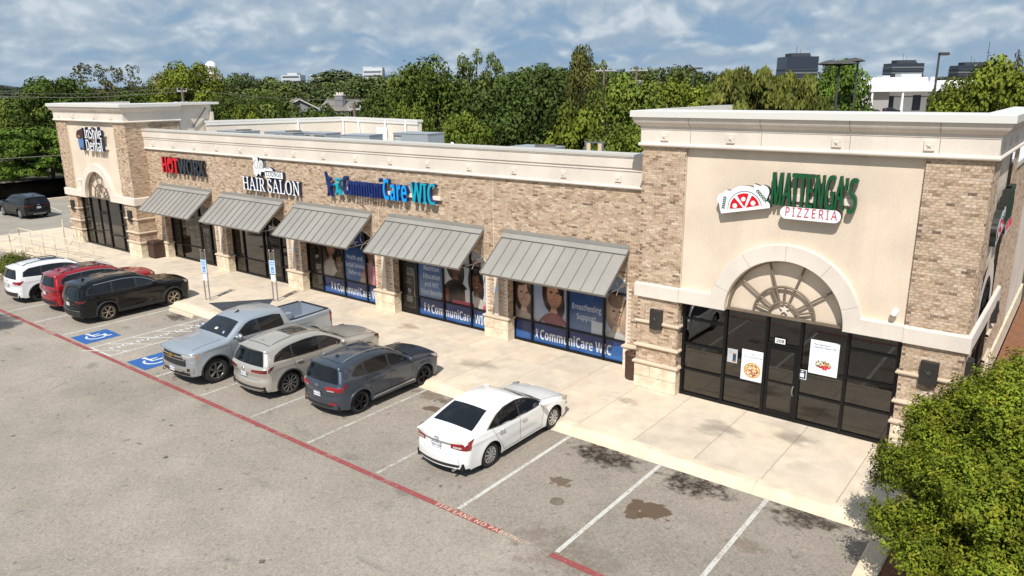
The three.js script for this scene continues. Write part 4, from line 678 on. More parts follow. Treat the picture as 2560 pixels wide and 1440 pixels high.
// ---------- posters on the pizzeria glass ----------
const ZG = F0 - 0.30 + 0.004;
function poster(name, label, cat, x0, x1, y0, y1, tex) {
  const o = obj(name, new THREE.BoxGeometry(x1 - x0, y1 - y0, 0.004), [new THREE.MeshStandardMaterial({ map: tex, roughness: 0.35 })][0], scene, true); o.position.set((x0 + x1) / 2, (y0 + y1) / 2, ZG + 0.004); return tag(o, label, cat);
}
const food = (x, cx, cy, rx, ry, cols, seed, n) => { const R = rng(seed); for (let i = 0; i < n; i++) { const a = R() * 6.28, r = Math.sqrt(R()) * 0.92; x.fillStyle = cols[Math.floor(R() * cols.length)]; x.beginPath(); x.ellipse(cx + rx * r * Math.cos(a), cy + ry * r * Math.sin(a), 4 + 8 * R(), 4 + 7 * R(), R() * 3, 0, 7); x.fill(); } };
poster('menu_poster', 'white poster with a round pizza, left of the pizzeria door', 'poster', -2.40, -1.75, 1.07, 1.99, canvasTex(256, 384, (x, w, h) => {
  x.fillStyle = '#f2f3f4'; x.fillRect(0, 0, w, h); x.fillStyle = '#b9bfc6'; x.beginPath(); x.ellipse(128, 52, 24, 12, 0, 0, 7); x.fill(); x.fillStyle = '#1f4e73'; x.textAlign = 'center'; x.font = 'bold 24px sans-serif'; x.fillText('The Honey BEKAH Pizza', 128, 96, 220); x.fillStyle = '#b3b8bd'; for (let i = 0; i < 3; i++) x.fillRect(66 - i * 6, 112 + i * 11, 124 + i * 12, 3);
  x.fillStyle = '#dfe3e8'; x.beginPath(); x.arc(128, 252, 104, 0, 7); x.fill(); x.fillStyle = '#c78a45'; x.beginPath(); x.arc(128, 252, 96, 0, 7); x.fill(); x.fillStyle = '#e2b877'; x.beginPath(); x.arc(128, 252, 86, 0, 7); x.fill(); food(x, 128, 252, 84, 84, ['#8e1f22', '#a8322b', '#f0e2c8', '#d8a45e', '#7b1a20', '#6f7d3a', '#efe6d6'], 5, 150);
}));
poster('menu_poster', 'white poster with a plate of salad, right of the pizzeria door', 'poster', -0.53, 0.22, 1.70, 2.66, canvasTex(256, 384, (x, w, h) => {
  x.fillStyle = '#eff2f4'; x.fillRect(0, 0, w, h); x.fillStyle = '#1f5276'; x.font = 'bold 26px sans-serif'; x.fillText('The Spinach', 24, 56); x.fillText('Caprese Salad', 24, 86, 160); x.fillStyle = '#b9bfc6'; x.beginPath(); x.ellipse(214, 72, 20, 12, 0, 0, 7); x.fill(); x.fillStyle = '#aab4bd'; for (let i = 0; i < 5; i++) x.fillRect(40 + (i % 2) * 14, 118 + i * 15, 176 - (i % 2) * 28, 3);
  x.fillStyle = '#cfd8e2'; x.beginPath(); x.ellipse(128, 282, 112, 70, 0, 0, 7); x.fill(); x.fillStyle = '#e3e9ee'; x.beginPath(); x.ellipse(128, 278, 96, 58, 0, 0, 7); x.fill(); food(x, 128, 266, 76, 44, ['#33402c', '#20301f', '#efe9da', '#e7dcc2', '#c92b3e', '#d6a35a', '#5d6f3e'], 8, 120); food(x, 142, 300, 54, 18, ['#d01f38', '#b81730', '#e2475a'], 9, 24);
}));
poster('notice_card', 'small grey flyer taped beside the pizza poster', 'flyer', -2.83, -2.53, 1.50, 1.92, canvasTex(128, 176, (x, w, h) => { x.fillStyle = '#b8bcc0'; x.fillRect(0, 0, w, h); x.fillStyle = '#8d9399'; for (let i = 0; i < 4; i++) x.fillRect(14, 24 + i * 12, 44, 4); x.fillStyle = '#2b3b55'; x.fillRect(70, 50, 40, 92); x.fillStyle = '#c9a287'; x.beginPath(); x.arc(90, 50, 13, 0, 7); x.fill(); x.fillStyle = '#8a5a3c'; x.fillRect(66, 140, 46, 22); }));
poster('notice_card', 'small navy and white card by the pizzeria door pull', 'sign', -0.80, -0.56, 1.46, 1.74, canvasTex(96, 112, (x, w, h) => { x.fillStyle = '#e4e7ea'; x.fillRect(0, 0, w, h); x.fillStyle = '#232f46'; x.fillRect(8, 8, w - 16, h - 16); x.fillStyle = '#e8eaed'; x.fillRect(26, 42, 44, 46); x.beginPath(); x.ellipse(48, 24, 16, 7, 0, 0, 7); x.fill(); }));
poster('number_plate', 'white house number 208 above the pizzeria door', 'number plate', -1.47, -1.19, 2.375, 2.525, canvasTex(128, 72, (x, w, h) => { x.fillStyle = '#efefec'; x.fillRect(0, 0, w, h); x.fillStyle = '#111'; x.font = 'bold 64px sans-serif'; x.textAlign = 'center'; x.fillText('208', 64, 59, 116); })).position.z += 0.06;
poster('open_sign', 'white OPEN lettering behind the hair salon glass', 'sign', -26.85, -25.95, 2.62, 2.95, canvasTex(192, 72, (x, w, h) => { x.fillStyle = '#0d0c0b'; x.fillRect(0, 0, w, h); x.fillStyle = '#e3e3e0'; x.font = 'bold 62px sans-serif'; x.textAlign = 'center'; x.fillText('OPEN', 96, 58, 180); })).position.z = -5.01;
// ---------- street furniture ----------
function bin(label, x, z) {
  const S = thing('trash_can', label, 'trash can', [x, 0.152, z], 0, 'brown trash cans'); const br = std(0.075, 0.035, 0.022, 0.6, { map: mottle });
  obj('body', new THREE.LatheGeometry([[0, 0], [0.25, 0], [0.255, 0.03], [0.27, 0.06], [0.275, 0.78], [0.285, 0.80], [0.29, 0.84]].map(p => new THREE.Vector2(...p)), 28), br, S);
  obj('lid', new THREE.LatheGeometry([[0.29, 0.84], [0.28, 0.88], [0.20, 0.915], [0.12, 0.92], [0.105, 0.90], [0.10, 0.80], [0, 0.79]].map(p => new THREE.Vector2(...p)), 28), br, S);
}
bin('brown round trash can between the last clinic window and the pizzeria pier', -6.02, -4.14); 
{ const S = thing('trash_can', 'brown square trash can in the corner by the far tower', 'trash can', [-36.72, 0.152, -4.22], 0, 'brown trash cans'); const br = std(0.07, 0.034, 0.022, 0.6, { map: mottle });
  obj('body', [rbx(-0.33, 0.33, 0.04, 0.78, -0.33, 0.33, 0.03), rbx(-0.30, 0.30, 0, 0.05, -0.30, 0.30, 0.02)], br, S); obj('lid', [rbx(-0.35, 0.35, 0.78, 0.98, -0.35, 0.35, 0.06)], br, S); obj('opening', rbx(-0.2, 0.2, 0.81, 0.92, 0.34, 0.356, 0.005), M.dark, S); }
const accessTex = canvasTex(128, 256, (x, w, h) => { x.fillStyle = '#b9d2e8'; x.fillRect(0, 0, w, h); x.fillStyle = '#e9f0f6'; x.fillRect(4, 150, w - 8, h - 154); x.fillStyle = '#3f6ea8'; x.font = 'bold 22px sans-serif'; x.textAlign = 'center'; x.fillText('RESERVED', 64, 32, 112); x.fillText('PARKING', 64, 58, 112); x.fillStyle = '#1f5fae'; x.fillRect(38, 76, 52, 64); x.strokeStyle = '#fff'; x.lineWidth = 5; x.beginPath(); x.arc(62, 118, 13, 0.2, 4.6); x.moveTo(58, 90); x.lineTo(60, 108); x.lineTo(76, 110); x.lineTo(80, 128); x.stroke(); x.fillStyle = '#fff'; x.beginPath(); x.arc(57, 86, 4.5, 0, 7); x.fill(); x.fillStyle = '#5a7896'; for (let i = 0; i < 5; i++) x.fillRect(18, 166 + i * 16, 92, 6); });
function accessPost(label, x, z, turn) {
  const S = thing('parking_sign', label, 'parking sign', [x, 0.15, z], turn, 'accessible parking signs');
  for (const s of [-0.11, 0.11]) obj('post', [new THREE.CylinderGeometry(0.03, 0.03, 2.28, 12).translate(s, 1.14, 0), new THREE.SphereGeometry(0.038, 12, 8).translate(s, 2.32, 0)], M.steel, S);
  const f = new THREE.BoxGeometry(0.30, 0.62, 0.006).translate(0, 1.58, 0.034); const u = f.attributes.uv; for (let k = 16; k < 20; k++) u.setY(k, 0.41 + 0.59 * u.getY(k));
  obj('sign_plate', f, new THREE.MeshStandardMaterial({ map: accessTex, roughness: 0.4 }), S, true);
  obj('sign_plate', new THREE.BoxGeometry(0.24, 0.3, 0.006).translate(0, 1.08, 0.034), std(0.75, 0.76, 0.76, 0.4), S);
  obj('header', [bx(-0.1, 0.1, 2.18, 2.22, -0.012, 0.012), bx(-0.1, 0.1, 1.94, 1.98, -0.012, 0.012), new THREE.TorusGeometry(0.07, 0.014, 6, 20).translate(0, 2.08, 0)], M.bronze, S); obj('star', extr(starShape(0.055), 0.008).translate(0, 2.08, -0.004), M.bronze, S);
}
accessPost('accessible parking sign on twin steel posts beside the black SUV', -26.0, -1.0, 0.35); accessPost('accessible parking sign on twin steel posts behind the silver pickup', -23.35, -2.72, 0.35);
// handrails of the ramp in front of the far tower
{
  const S = thing('handrail', 'cream painted steel ramp handrails in front of the far tower', 'handrail', [0, 0.15, 0]), cream = std(0.70, 0.60, 0.44, 0.5);
  const run = (pts, h0, h1) => { for (let i = 0; i < pts.length - 1; i++) { const [ax, az] = pts[i], [bx1, bz] = pts[i + 1]; const up = h => [V(ax, h + lerp(h0, h1, i / (pts.length - 1)), az), V(bx1, h + lerp(h0, h1, (i + 1) / (pts.length - 1)), bz)]; obj('rail', rod(...up(0.92), 0.024), cream, S); obj('rail', rod(...up(0.45), 0.018), cream, S); }
    pts.forEach(([x, z], i) => obj('post', rod(V(x, 0, z), V(x, 0.94 + lerp(h0, h1, i / (pts.length - 1)), z), 0.024), cream, S)); };
  const seg = (a, b, n) => [...Array(n + 1)].map((_, i) => [lerp(a[0], b[0], i / n), lerp(a[1], b[1], i / n)]);
  run(seg([-45.9, -0.55], [-38.9, -1.7], 6), 0.35, 0); run(seg([-44.5, 0.45], [-38.3, -0.75], 6), 0.28, 0); run(seg([-45.9, -0.55], [-44.5, 0.45], 1), 0.35, 0.3); run(seg([-46.2, 1.9], [-40.6, 0.35], 5), 0, 0);
  run(seg([-46.3, -3.2], [-44.6, -2.5], 2), 0.45, 0);
  run(seg([-44.9, -3.4], [-44.3, -3.1], 1), 0, 0.1);
}
// ---------- roof equipment ----------
const acGrey = std(0.36, 0.39, 0.42, 0.55, { metalness: 0.3 }), acLight = std(0.52, 0.55, 0.57, 0.5, { metalness: 0.3 }), coil = std(0.10, 0.085, 0.07, 0.8);
function acUnit(label, x, z, w, d, h, coils, fan, turn = 0, base = 5.9) {
  const S = thing('rooftop_unit', label, 'air conditioner', [x, base, z], turn); 
  obj('cabinet', [rbx(-w / 2, w / 2, 0.1, h, -d / 2, d / 2, 0.02), bx(-w / 2 - 0.02, w / 2 + 0.02, h, h + 0.04, -d / 2 - 0.02, d / 2 + 0.02), bx(-w / 2 + 0.05, w / 2 - 0.05, -0.05, 0.1, -d / 2 + 0.05, d / 2 - 0.05)], acGrey, S);
  coils.forEach(([a, b]) => obj('coil_grille', [bx(a * w - w / 2, b * w - w / 2, 0.2, h - 0.08, d / 2, d / 2 + 0.012), ...[...Array(8)].map((_, i) => bx(a * w - w / 2, b * w - w / 2, 0.24 + i * (h - 0.36) / 8, 0.255 + i * (h - 0.36) / 8, d / 2 + 0.012, d / 2 + 0.02))], coil, S));
  if (fan) obj('fan_guard', [new THREE.CylinderGeometry(0.42, 0.45, 0.08, 24).translate(w * 0.22, h + 0.06, 0)], coil, S);
  obj('access_panel', rbx(-w / 2 + 0.08, -w / 2 + 0.5, 0.3, h - 0.15, d / 2 + 0.002, d / 2 + 0.016, 0.005), acLight, S);
}
acUnit('grey rooftop unit nearest the far tower, with two dark coil openings', -34.7, -8.9, 2.5, 1.2, 1.14, [[0.36, 0.58], [0.64, 0.97]], true); acUnit('grey rooftop unit, second from the far tower', -30.05, -8.9, 2.5, 1.2, 1.20, [[0.4, 0.58], [0.64, 0.97]], true);
acUnit('open-sided grey rooftop unit, third from the far tower', -27.2, -9.0, 1.75, 1.0, 1.23, [[0.04, 0.28], [0.48, 0.96]], false); acUnit('low grey rooftop unit with a light panel in front of the cream rear wall', -23.9, -8.8, 1.7, 1.1, 1.24, [], false, 0.2);
acUnit('large blue-grey rooftop unit with tall doors, at the end of the cream rear wall', -20.1, -8.9, 2.05, 1.2, 1.42, [[0.02, 0.24]], false, 0.08); acUnit('low wide rooftop unit with sloped hood in front of the dark tree', -13.2, -8.7, 1.9, 1.2, 1.08, [[0.3, 0.55], [0.58, 0.78]], true);
tag(obj('vent_hood', extr(poly([[0, 0], [1.4, 0], [1.4, 1.15], [0.75, 1.15], [0.0, 0.4]]), 1.0, 0.01).translate(-8.9, 5.9, -9.2), acLight), 'grey sloped vent hood on the roof against the near tower', 'vent hood');
{ const S = thing('roof_rack', 'grey steel rack frame with two tan boards on the roof', 'rack', [-10.55, 5.9, -8.8]); const st = std(0.16, 0.19, 0.25, 0.5, { metalness: 0.4 });
  for (const x of [-0.38, 0.38]) obj('upright', [bx(x - 0.03, x + 0.03, 0, 1.4, -0.035, 0.035)], st, S); for (const y of [0.95, 1.33]) obj('rail', bx(-0.4, 0.4, y, y + 0.045, -0.03, 0.03), st, S); for (const x of [-0.25, 0.27]) obj('board', bx(x - 0.08, x + 0.08, 1.0, 1.33, -0.025, 0.025), std(0.62, 0.46, 0.28, 0.8), S); }
tag(obj('vent_pipe', tube([V(-17.95, 5.9, -8.8), V(-17.95, 6.86, -8.8), V(-17.89, 6.98, -8.76), V(-17.82, 6.9, -8.7)], 0.07, 16, 10), M.white), 'white gooseneck vent pipe on the roof right of the large unit', 'vent pipe');
tag(obj('roof_vent', new THREE.LatheGeometry([[0, 1.0], [0.25, 1.0], [0.34, 0.94], [0.32, 0.88], [0.16, 0.86], [0.16, 0]].map(p => new THREE.Vector2(...p)), 20).translate(-9.75, 5.9, -8.9), acLight), 'round low metal vent cap on the roof beside the rack', 'vent');
tag(obj('wall_notice', bx(-0.55, 0.55, 0, 0.75, 0, 0.03).rotateY(-0.178).translate(-29.4, 6.35, -15.15), M.white), 'square white notice on the cream rear wall above the roof', 'notice');
// ---------- furniture seen through the pizzeria glass ----------
function table(label, x, z, w, top) { const T = thing('table', label, 'table', [x, 0.14, z]); obj('table_top', rbx(-w / 2, w / 2, 0.70, 0.745, -0.4, 0.4, 0.01), top, T); obj('pedestal', [rod(V(0, 0.02, 0), V(0, 0.70, 0), 0.04), new THREE.CylinderGeometry(0.24, 0.26, 0.03, 16).translate(0, 0.015, 0)], M.frame, T); }
const woodTop = std(0.46, 0.19, 0.085, 0.4, { map: mottle }), paleTop = std(0.62, 0.60, 0.57, 0.4);
table('orange wooden table inside the pizzeria behind the leftmost window', -3.5, -4.75, 1.3, woodTop); table('orange wooden table inside the pizzeria behind the pizza poster', -2.2, -4.8, 1.0, woodTop); table('pale table inside the pizzeria right of the door', 0.0, -4.85, 0.95, paleTop); table('pale table inside the pizzeria behind the rightmost window', 1.15, -4.75, 0.9, paleTop);
function chair(label, x, z, turn) { const C = thing('chair', label, 'chair', [x, 0.14, z], turn); obj('seat', rbx(-0.2, 0.2, 0.43, 0.47, -0.2, 0.2, 0.015), woodTop, C); obj('backrest', rbx(-0.2, 0.2, 0.6, 0.9, -0.21, -0.18, 0.012), woodTop, C); for (const [a, b] of [[1, 1], [1, -1], [-1, 1], [-1, -1]]) obj('leg', rod(V(a * 0.17, 0, b * 0.17), V(a * 0.17, b < 0 ? 0.88 : 0.44, b * 0.18), 0.014), M.frame, C); }
chair('wooden chair inside the pizzeria beside the door', -1.15, -5.0, 0.6); chair('wooden chair inside the pizzeria between the two pale tables', 0.6, -5.3, -0.5);
// ---------- vehicles: a body lofted from a side profile, with half width W(x, y); x forward, y up, z right ----------
const CM = {
  glass: phys(0.010, 0.012, 0.016, 0.03, { ior: 1.6, specularIntensity: 1 }), privacy: phys(0.006, 0.007, 0.009, 0.04, { ior: 1.5 }),
  plastic: std(0.022, 0.022, 0.023, 0.6), rubber: std(0.02, 0.02, 0.02, 0.85), chrome: std(0.75, 0.76, 0.78, 0.12, { metalness: 1 }), satin: std(0.48, 0.49, 0.50, 0.3, { metalness: 0.9 }), well: std(0.008, 0.008, 0.008, 0.9),
  lampRed: phys(0.27, 0.004, 0.009, 0.1, { clearcoat: 1 }), lampDark: phys(0.10, 0.004, 0.006, 0.1, { clearcoat: 1 }), lampClear: phys(0.62, 0.62, 0.64, 0.08, { clearcoat: 1, metalness: 0.3 }), amber: phys(0.65, 0.20, 0.03, 0.12, { clearcoat: 1 }), headlamp: phys(0.45, 0.46, 0.48, 0.06, { clearcoat: 1, metalness: 0.5 }),
  blackRim: std(0.014, 0.014, 0.015, 0.25, { metalness: 0.5 }), silverRim: std(0.52, 0.53, 0.54, 0.25, { metalness: 0.9 }), greyRim: std(0.30, 0.29, 0.28, 0.28, { metalness: 0.9 }), brake: std(0.05, 0.05, 0.05, 0.6, { metalness: 0.5 }), seam: std(0.01, 0.01, 0.01, 0.8), gold: std(0.55, 0.34, 0.06, 0.3, { metalness: 0.9 }), goldRim: std(0.50, 0.40, 0.30, 0.3, { metalness: 0.8 }),
};
const paint = (r, g, b, metal = 0, rough = 0.38) => new THREE.MeshPhysicalMaterial({ color: new THREE.Color().setRGB(r, g, b), metalness: metal, roughness: rough, clearcoat: 1, clearcoatRoughness: 0.04, side: THREE.DoubleSide });
const plateTex = (text, i) => canvasTex(128, 64, (x, w, h) => { x.fillStyle = '#e9eaec'; x.fillRect(0, 0, w, h); x.fillStyle = '#9fb0c8'; x.fillRect(0, 0, w, 13); x.fillStyle = '#222a38'; x.font = 'bold 34px sans-serif'; x.textAlign = 'center'; x.fillText(text, 64, 48, 118); x.strokeStyle = '#33363c'; x.lineWidth = 4; x.strokeRect(2, 2, w - 4, h - 4); });
function gridGeo(rows) { // rows of [x, y, z] points -> smooth surface
  const nr = rows.length, nc = rows[0].length, pos = new Float32Array(nr * nc * 3), idx = [];
  rows.forEach((r, i) => r.forEach((p, j) => pos.set(p, (i * nc + j) * 3)));
  for (let i = 0; i < nr - 1; i++) for (let j = 0; j < nc - 1; j++) { const a = i * nc + j; idx.push(a, a + 1, a + nc, a + 1, a + nc + 1, a + nc); }
  const g = new THREE.BufferGeometry(); g.setAttribute('position', new THREE.BufferAttribute(pos, 3)); g.setIndex(idx); g.computeVertexNormals(); return g;
}
const flip = g => { const i = g.index.array; for (let k = 0; k < i.length; k += 3) { const t = i[k]; i[k] = i[k + 1]; i[k + 1] = t; } g.computeVertexNormals(); return g; };
function makeWheel(R, w, style, rimMat, accentMat) {
  const G = new THREE.Group(); G.name = 'wheel'; const r0 = R * (style.size || 0.70), h = w / 2, turnZ = g => g.rotateX(Math.PI / 2);
  const tp = [[r0, -h * 0.86], [r0 + 0.02, -h], [R - 0.05, -h], [R - 0.018, -h * 0.9], [R, -h * 0.62], [R, h * 0.62], [R - 0.018, h * 0.9], [R - 0.05, h], [r0 + 0.02, h], [r0, h * 0.86]].map(p => new THREE.Vector2(...p));
  obj('tyre', [turnZ(new THREE.LatheGeometry(tp, 40)), ...[...Array(style.tread ? 40 : 0)].map((_, i) => new THREE.BoxGeometry(0.03, 0.012, w * 0.96).translate(0, R, 0).rotateZ(i / 40 * 6.2832))], CM.rubber, G);
  const barrel = turnZ(new THREE.LatheGeometry([[r0, h * 0.88], [r0 - 0.012, h * 0.92], [r0 - 0.03, h * 0.86], [r0 - 0.04, 0], [r0 - 0.04, -h * 0.8]].map(p => new THREE.Vector2(...p)), 40));
  obj('brake_disc', [turnZ(new THREE.CylinderGeometry(r0 - 0.035, r0 - 0.035, 0.02, 32)).translate(0, 0, -0.02)], CM.brake, G);
  const sp = [], ac = [], n = style.n;
  for (let i = 0; i < n; i++) {
    const a = i / n * Math.PI * 2 + 0.3, mk = (off, wd0, wd1, z, d, ra = 0.05) => { const s = poly([[ra, -wd0], [r0 - 0.02, -wd1], [r0 - 0.02, wd1], [ra, wd0]]); return extr(s, d, 0.006).translate(0, 0, z).rotateZ(a + off); };
    if (style.kind === 'twin') { sp.push(mk(-0.10, 0.016, 0.014, h * 0.55, 0.05), mk(0.10, 0.016, 0.014, h * 0.55, 0.05)); } else if (style.kind === 'blade') { ac.push(mk(0, 0.045, 0.085, h * 0.52, 0.035, 0.07)); sp.push(mk(Math.PI / n, 0.012, 0.02, h * 0.55, 0.05)); } else { sp.push(mk(0, style.w0 || 0.03, style.w1 || 0.028, h * 0.52, 0.055)); }
  }
  sp.push(turnZ(new THREE.CylinderGeometry(0.06, 0.07, 0.06, 20)).translate(0, 0, h * 0.62), ...[...Array(5)].map((_, i) => turnZ(new THREE.CylinderGeometry(0.009, 0.009, 0.07, 6)).translate(0.045 * Math.cos(i * 1.257), 0.045 * Math.sin(i * 1.257), h * 0.62)));
  obj('rim', [barrel, ...sp], rimMat, G); if (ac.length) obj('rim_insert', ac, accentMat || CM.blackRim, G);
  return G;
}
function car(name, label, cat, S, pos, heading) {
  const C = thing(name, label, cat, pos, heading), w0 = S.width / 2, xw = S.wb / 2, xs = S.prof.map(p => p[0]), xf = Math.max(...xs), xr = Math.min(...xs);
  // profile; the lowest point of each end hangs straight below its bumper
  S.prof = S.prof.map(p => [...p]); for (const [a, b] of [[0, 1], [S.prof.length - 1, S.prof.length - 2]]) { const p = S.prof[a], q = S.prof[b]; p[0] = lerp(q[0], p[0], 0.3); p[2] = q[2]; p[3] = q[3]; }
  const curve = new THREE.CatmullRomCurve3(S.prof.map(p => V(p[0], p[1], 0)), false, 'centripetal'), attr = new THREE.CatmullRomCurve3(S.prof.map(p => V(p[2], p[3], 0)), false, 'centripetal'), N = 170, P = [];
  for (let i = 0; i <= N; i++) { const t = i / N, c = curve.getPoint(t), a = attr.getPoint(t); P.push({ x: c.x, y: c.y, r: Math.max(0.02, a.x), c: Math.max(0, a.y) }); }
  for (let i = 0; i <= N; i++) { let tx = 0, ty = 0; for (let k = -4; k < 4; k++) { const a = P[clamp(i + k, 0, N)], b = P[clamp(i + k + 1, 0, N)]; tx += b.x - a.x; ty += b.y - a.y; } const l = Math.hypot(tx, ty) || 1; let nx = -ty / l, ny = tx / l * (1 - sstep(0.70, 0.92, Math.abs(ty / l))); const m = Math.hypot(nx, ny) || 1; P[i].nx = nx / m; P[i].ny = ny / m; P[i].flat = Math.abs(tx / l); }
  const belt = x => lerp(S.belt[1], S.belt[0], clamp((x - xr) / (xf - xr))), sill = S.sill;
  const R = S.R + (S.gap || 0.055), yw = S.R;
  const W = (x, y) => {
    const yb = belt(x); let w;
    const low = v => 1 - 0.055 * Math.pow(1 - v, 2.2) - 0.045 * Math.pow(v, 3.5);
    if (y <= yb) w = w0 * low(clamp((y - sill) / (yb - sill))); else { const d = y - yb; w = w0 * low(1) - S.tumble * d - 0.18 * d * d; }
    const sf = clamp((x - xw * 0.9) / (xf - xw * 0.9)), sr = clamp((-xw * 0.9 - x) / (-xw * 0.9 - xr)); w *= 1 - (S.pf || 0.10) * sf * sf * sf - (S.pr || 0.07) * sr * sr * sr;
    for (const c of [xw, -xw]) { const d = Math.hypot(x - c, y - yw); w += 0.022 * Math.exp(-(((d - R) / 0.13) ** 2)) * (y < yb ? 1 : 0); }
    const yc = yb - 0.10 + 0.03 * Math.sin(x), cr = Math.abs(y - yc); if (cr < 0.07) w += 0.012 * (1 - cr / 0.07);
    const ye = sill + 0.24, q = (y - ye) / 0.09; w -= 0.014 * Math.exp(-q * q) * clamp(1 - Math.abs(x) / (xw * 0.75));
    return Math.max(0.1, w);
  };
  const surf = (p, q, off = 0) => { // point on the top skin at profile point p, lateral -1..1
    const a = Math.abs(q), q0 = 1 - Math.min(0.6, p.r / w0 * 1.3), u = a > q0 ? Math.min(1, (a - q0) / (1 - q0)) : 0, d = p.r * (1 - Math.sqrt(Math.max(0, 1 - u * u))) + p.c * q * q - off, x = p.x + p.nx * d, y = p.y + p.ny * d;
    return [x, y, q * (W(x, y) + off * (u > 0.5 ? 1 : 0))];
  };
  const at = t => { const i = clamp(Math.floor(t * N), 0, N - 1), f = t * N - i, a = P[i], b = P[i + 1], o = {}; for (const k of ['x', 'y', 'r', 'c', 'nx', 'ny']) o[k] = lerp(a[k], b[k], f); return o; };
  const iTop = P.reduce((m, p, i) => (p.y > P[m].y ? i : m), 0);
  const tX = x => { for (let i = 12; i < N; i++) if (P[i].x >= x && P[i + 1].x < x && P[i].y > S.belt[0] * 0.72) return (i + (P[i].x - x) / (P[i].x - P[i + 1].x)) / N; return 0.5; };
  const tR = y => { for (let i = N; i > iTop; i--) if (P[i].y <= y && P[i - 1].y > y) return (i - (y - P[i].y) / (P[i - 1].y - P[i].y)) / N; return 0.95; };
  const tF = y => { for (let i = 0; i < iTop; i++) if (P[i].y <= y && P[i + 1].y > y) return (i + (y - P[i].y) / (P[i + 1].y - P[i].y)) / N; return 0.05; };
  // body skin
  const qs = p => { const q0 = 1 - Math.min(0.6, p.r / w0 * 1.3), o = []; for (let i = 0; i <= 5; i++) o.push(q0 + (1 - q0) * Math.sin(Math.PI / 2 * (1 - i / 5))); for (let i = 1; i < 10; i++) o.push(lerp(q0, -q0, i / 10)); for (let i = 0; i <= 5; i++) o.push(-(q0 + (1 - q0) * Math.sin(Math.PI / 2 * i / 5))); return o; };
  const skins = [];
  if (!S.bed) skins.push(gridGeo(P.map(p => qs(p).map(q => surf(p, q)))));
  else {
    const a = Math.floor(tX(S.bed[0]) * N), b = Math.ceil(tX(S.bed[1]) * N), rail = 0.875;
    skins.push(gridGeo(P.slice(0, a + 1).map(p => qs(p).map(q => surf(p, q)))), gridGeo(P.slice(b).map(p => qs(p).map(q => surf(p, q)))));
    for (const s of [1, -1]) skins.push(gridGeo(P.slice(a, b + 1).map(p => [...Array(8)].map((_, k) => surf(p, s * lerp(1, rail, k / 7))))));
    const pa = surf(P[a], rail), pb = surf(P[b], rail), zi = Math.min(pa[2], pb[2]) - 0.005, fl = S.bed[2], inner = [];
    const rib = k => 0.006 * (k % 2);
    inner.push(bx(pb[0], pa[0], fl - 0.03, fl, -zi, zi)); for (const s of [1, -1]) for (let k = 0; k < 14; k++) inner.push(bx(lerp(pb[0], pa[0], k / 14), lerp(pb[0], pa[0], (k + 1) / 14), fl, pa[1] - 0.003, Math.min(s * zi, s * (zi + 0.03)) - (s > 0 ? rib(k) : -0), Math.max(s * zi, s * (zi + 0.03)) + (s < 0 ? rib(k) : 0)));
    inner.push(bx(pa[0] - 0.01, pa[0] + 0.02, fl, pa[1], -zi, zi), bx(pb[0] - 0.03, pb[0] + 0.004, fl, pb[1], -zi, zi)); for (let k = 0; k < 9; k++) inner.push(bx(pb[0], pa[0], fl, fl + 0.018, lerp(-zi, zi, (k + 0.3) / 9), lerp(-zi, zi, (k + 0.7) / 9)));
    for (const s of [1, -1]) inner.push(rbx(-xw - 0.45, -xw + 0.45, fl, fl + 0.26, Math.min(s * zi, s * (zi - 0.22)), Math.max(s * zi, s * (zi - 0.22)), 0.05));
    obj('cargo_bed', inner, std(0.30, 0.34, 0.40, 0.5, { metalness: 0.3 }), C);
    obj('bed_rail', [...[1, -1].map(s => tube(P.slice(a, b + 1).filter((_, k) => k % 6 === 0).map(p => { const v = surf(p, s * 0.92, 0.005); return V(...v); }), 0.035, 20, 6)), rod(V(...surf(P[b], 0.85, 0.005)), V(...surf(P[b], -0.85, 0.005)), 0.03)], CM.plastic, C);
  }
  const Bc = P.map(p => surf(p, 1)), bx0 = Math.min(...Bc.map(p => p[0])), bx1 = Math.max(...Bc.map(p => p[0]));
  const range = x => { let hi = sill; for (let i = 0; i < Bc.length - 1; i++) { const a = Bc[i], b = Bc[i + 1]; if ((a[0] - x) * (b[0] - x) <= 0 && a[0] !== b[0]) hi = Math.max(hi, lerp(a[1], b[1], (x - a[0]) / (b[0] - a[0]))); } return hi; };
  // the two ends of the side follow the rounded corners: columns bend with them and straighten further in
  const tabR = [], tabF = []; for (let i = N; i > 0 && P[i].flat < 0.8; i--) tabR.push([Bc[i][1], Bc[i][0]]); for (let i = 0; i < N && P[i].flat < 0.8; i++) tabF.push([Bc[i][1], Bc[i][0]]);
  const look = (tab, y) => { if (y <= tab[0][0]) return tab[0][1]; for (let i = 0; i < tab.length - 1; i++) if (y >= tab[i][0] && y <= tab[i + 1][0]) return lerp(tab[i][1], tab[i + 1][1], (y - tab[i][0]) / (tab[i + 1][0] - tab[i][0] || 1)); return tab[tab.length - 1][1]; };
  const Lr = Math.max(0.5, 1.7 * Math.max(...tabR.map(t => t[1] - bx0))), Lf = Math.max(0.5, 1.7 * Math.max(...tabF.map(t => bx1 - t[1])));
  const xb = (x, y) => { let v = x; if (x - bx0 < Lr) v += (look(tabR, y) - bx0) * (1 - (x - bx0) / Lr); if (bx1 - x < Lf) v += (look(tabF, y) - bx1) * (1 - (bx1 - x) / Lf); return v; };
  const cols = new Set(); for (let i = 0; i <= 70; i++) cols.add(lerp(bx0, bx1, i / 70)); for (let i = 1; i < 6; i++) { cols.add(bx0 + 0.012 * i); cols.add(bx1 - 0.012 * i); }
  for (const c of [xw, -xw]) for (let i = 0; i <= 28; i++) cols.add(c + R * Math.cos(Math.PI * i / 28) * (i === 0 || i === 28 ? 1.0001 : 1));
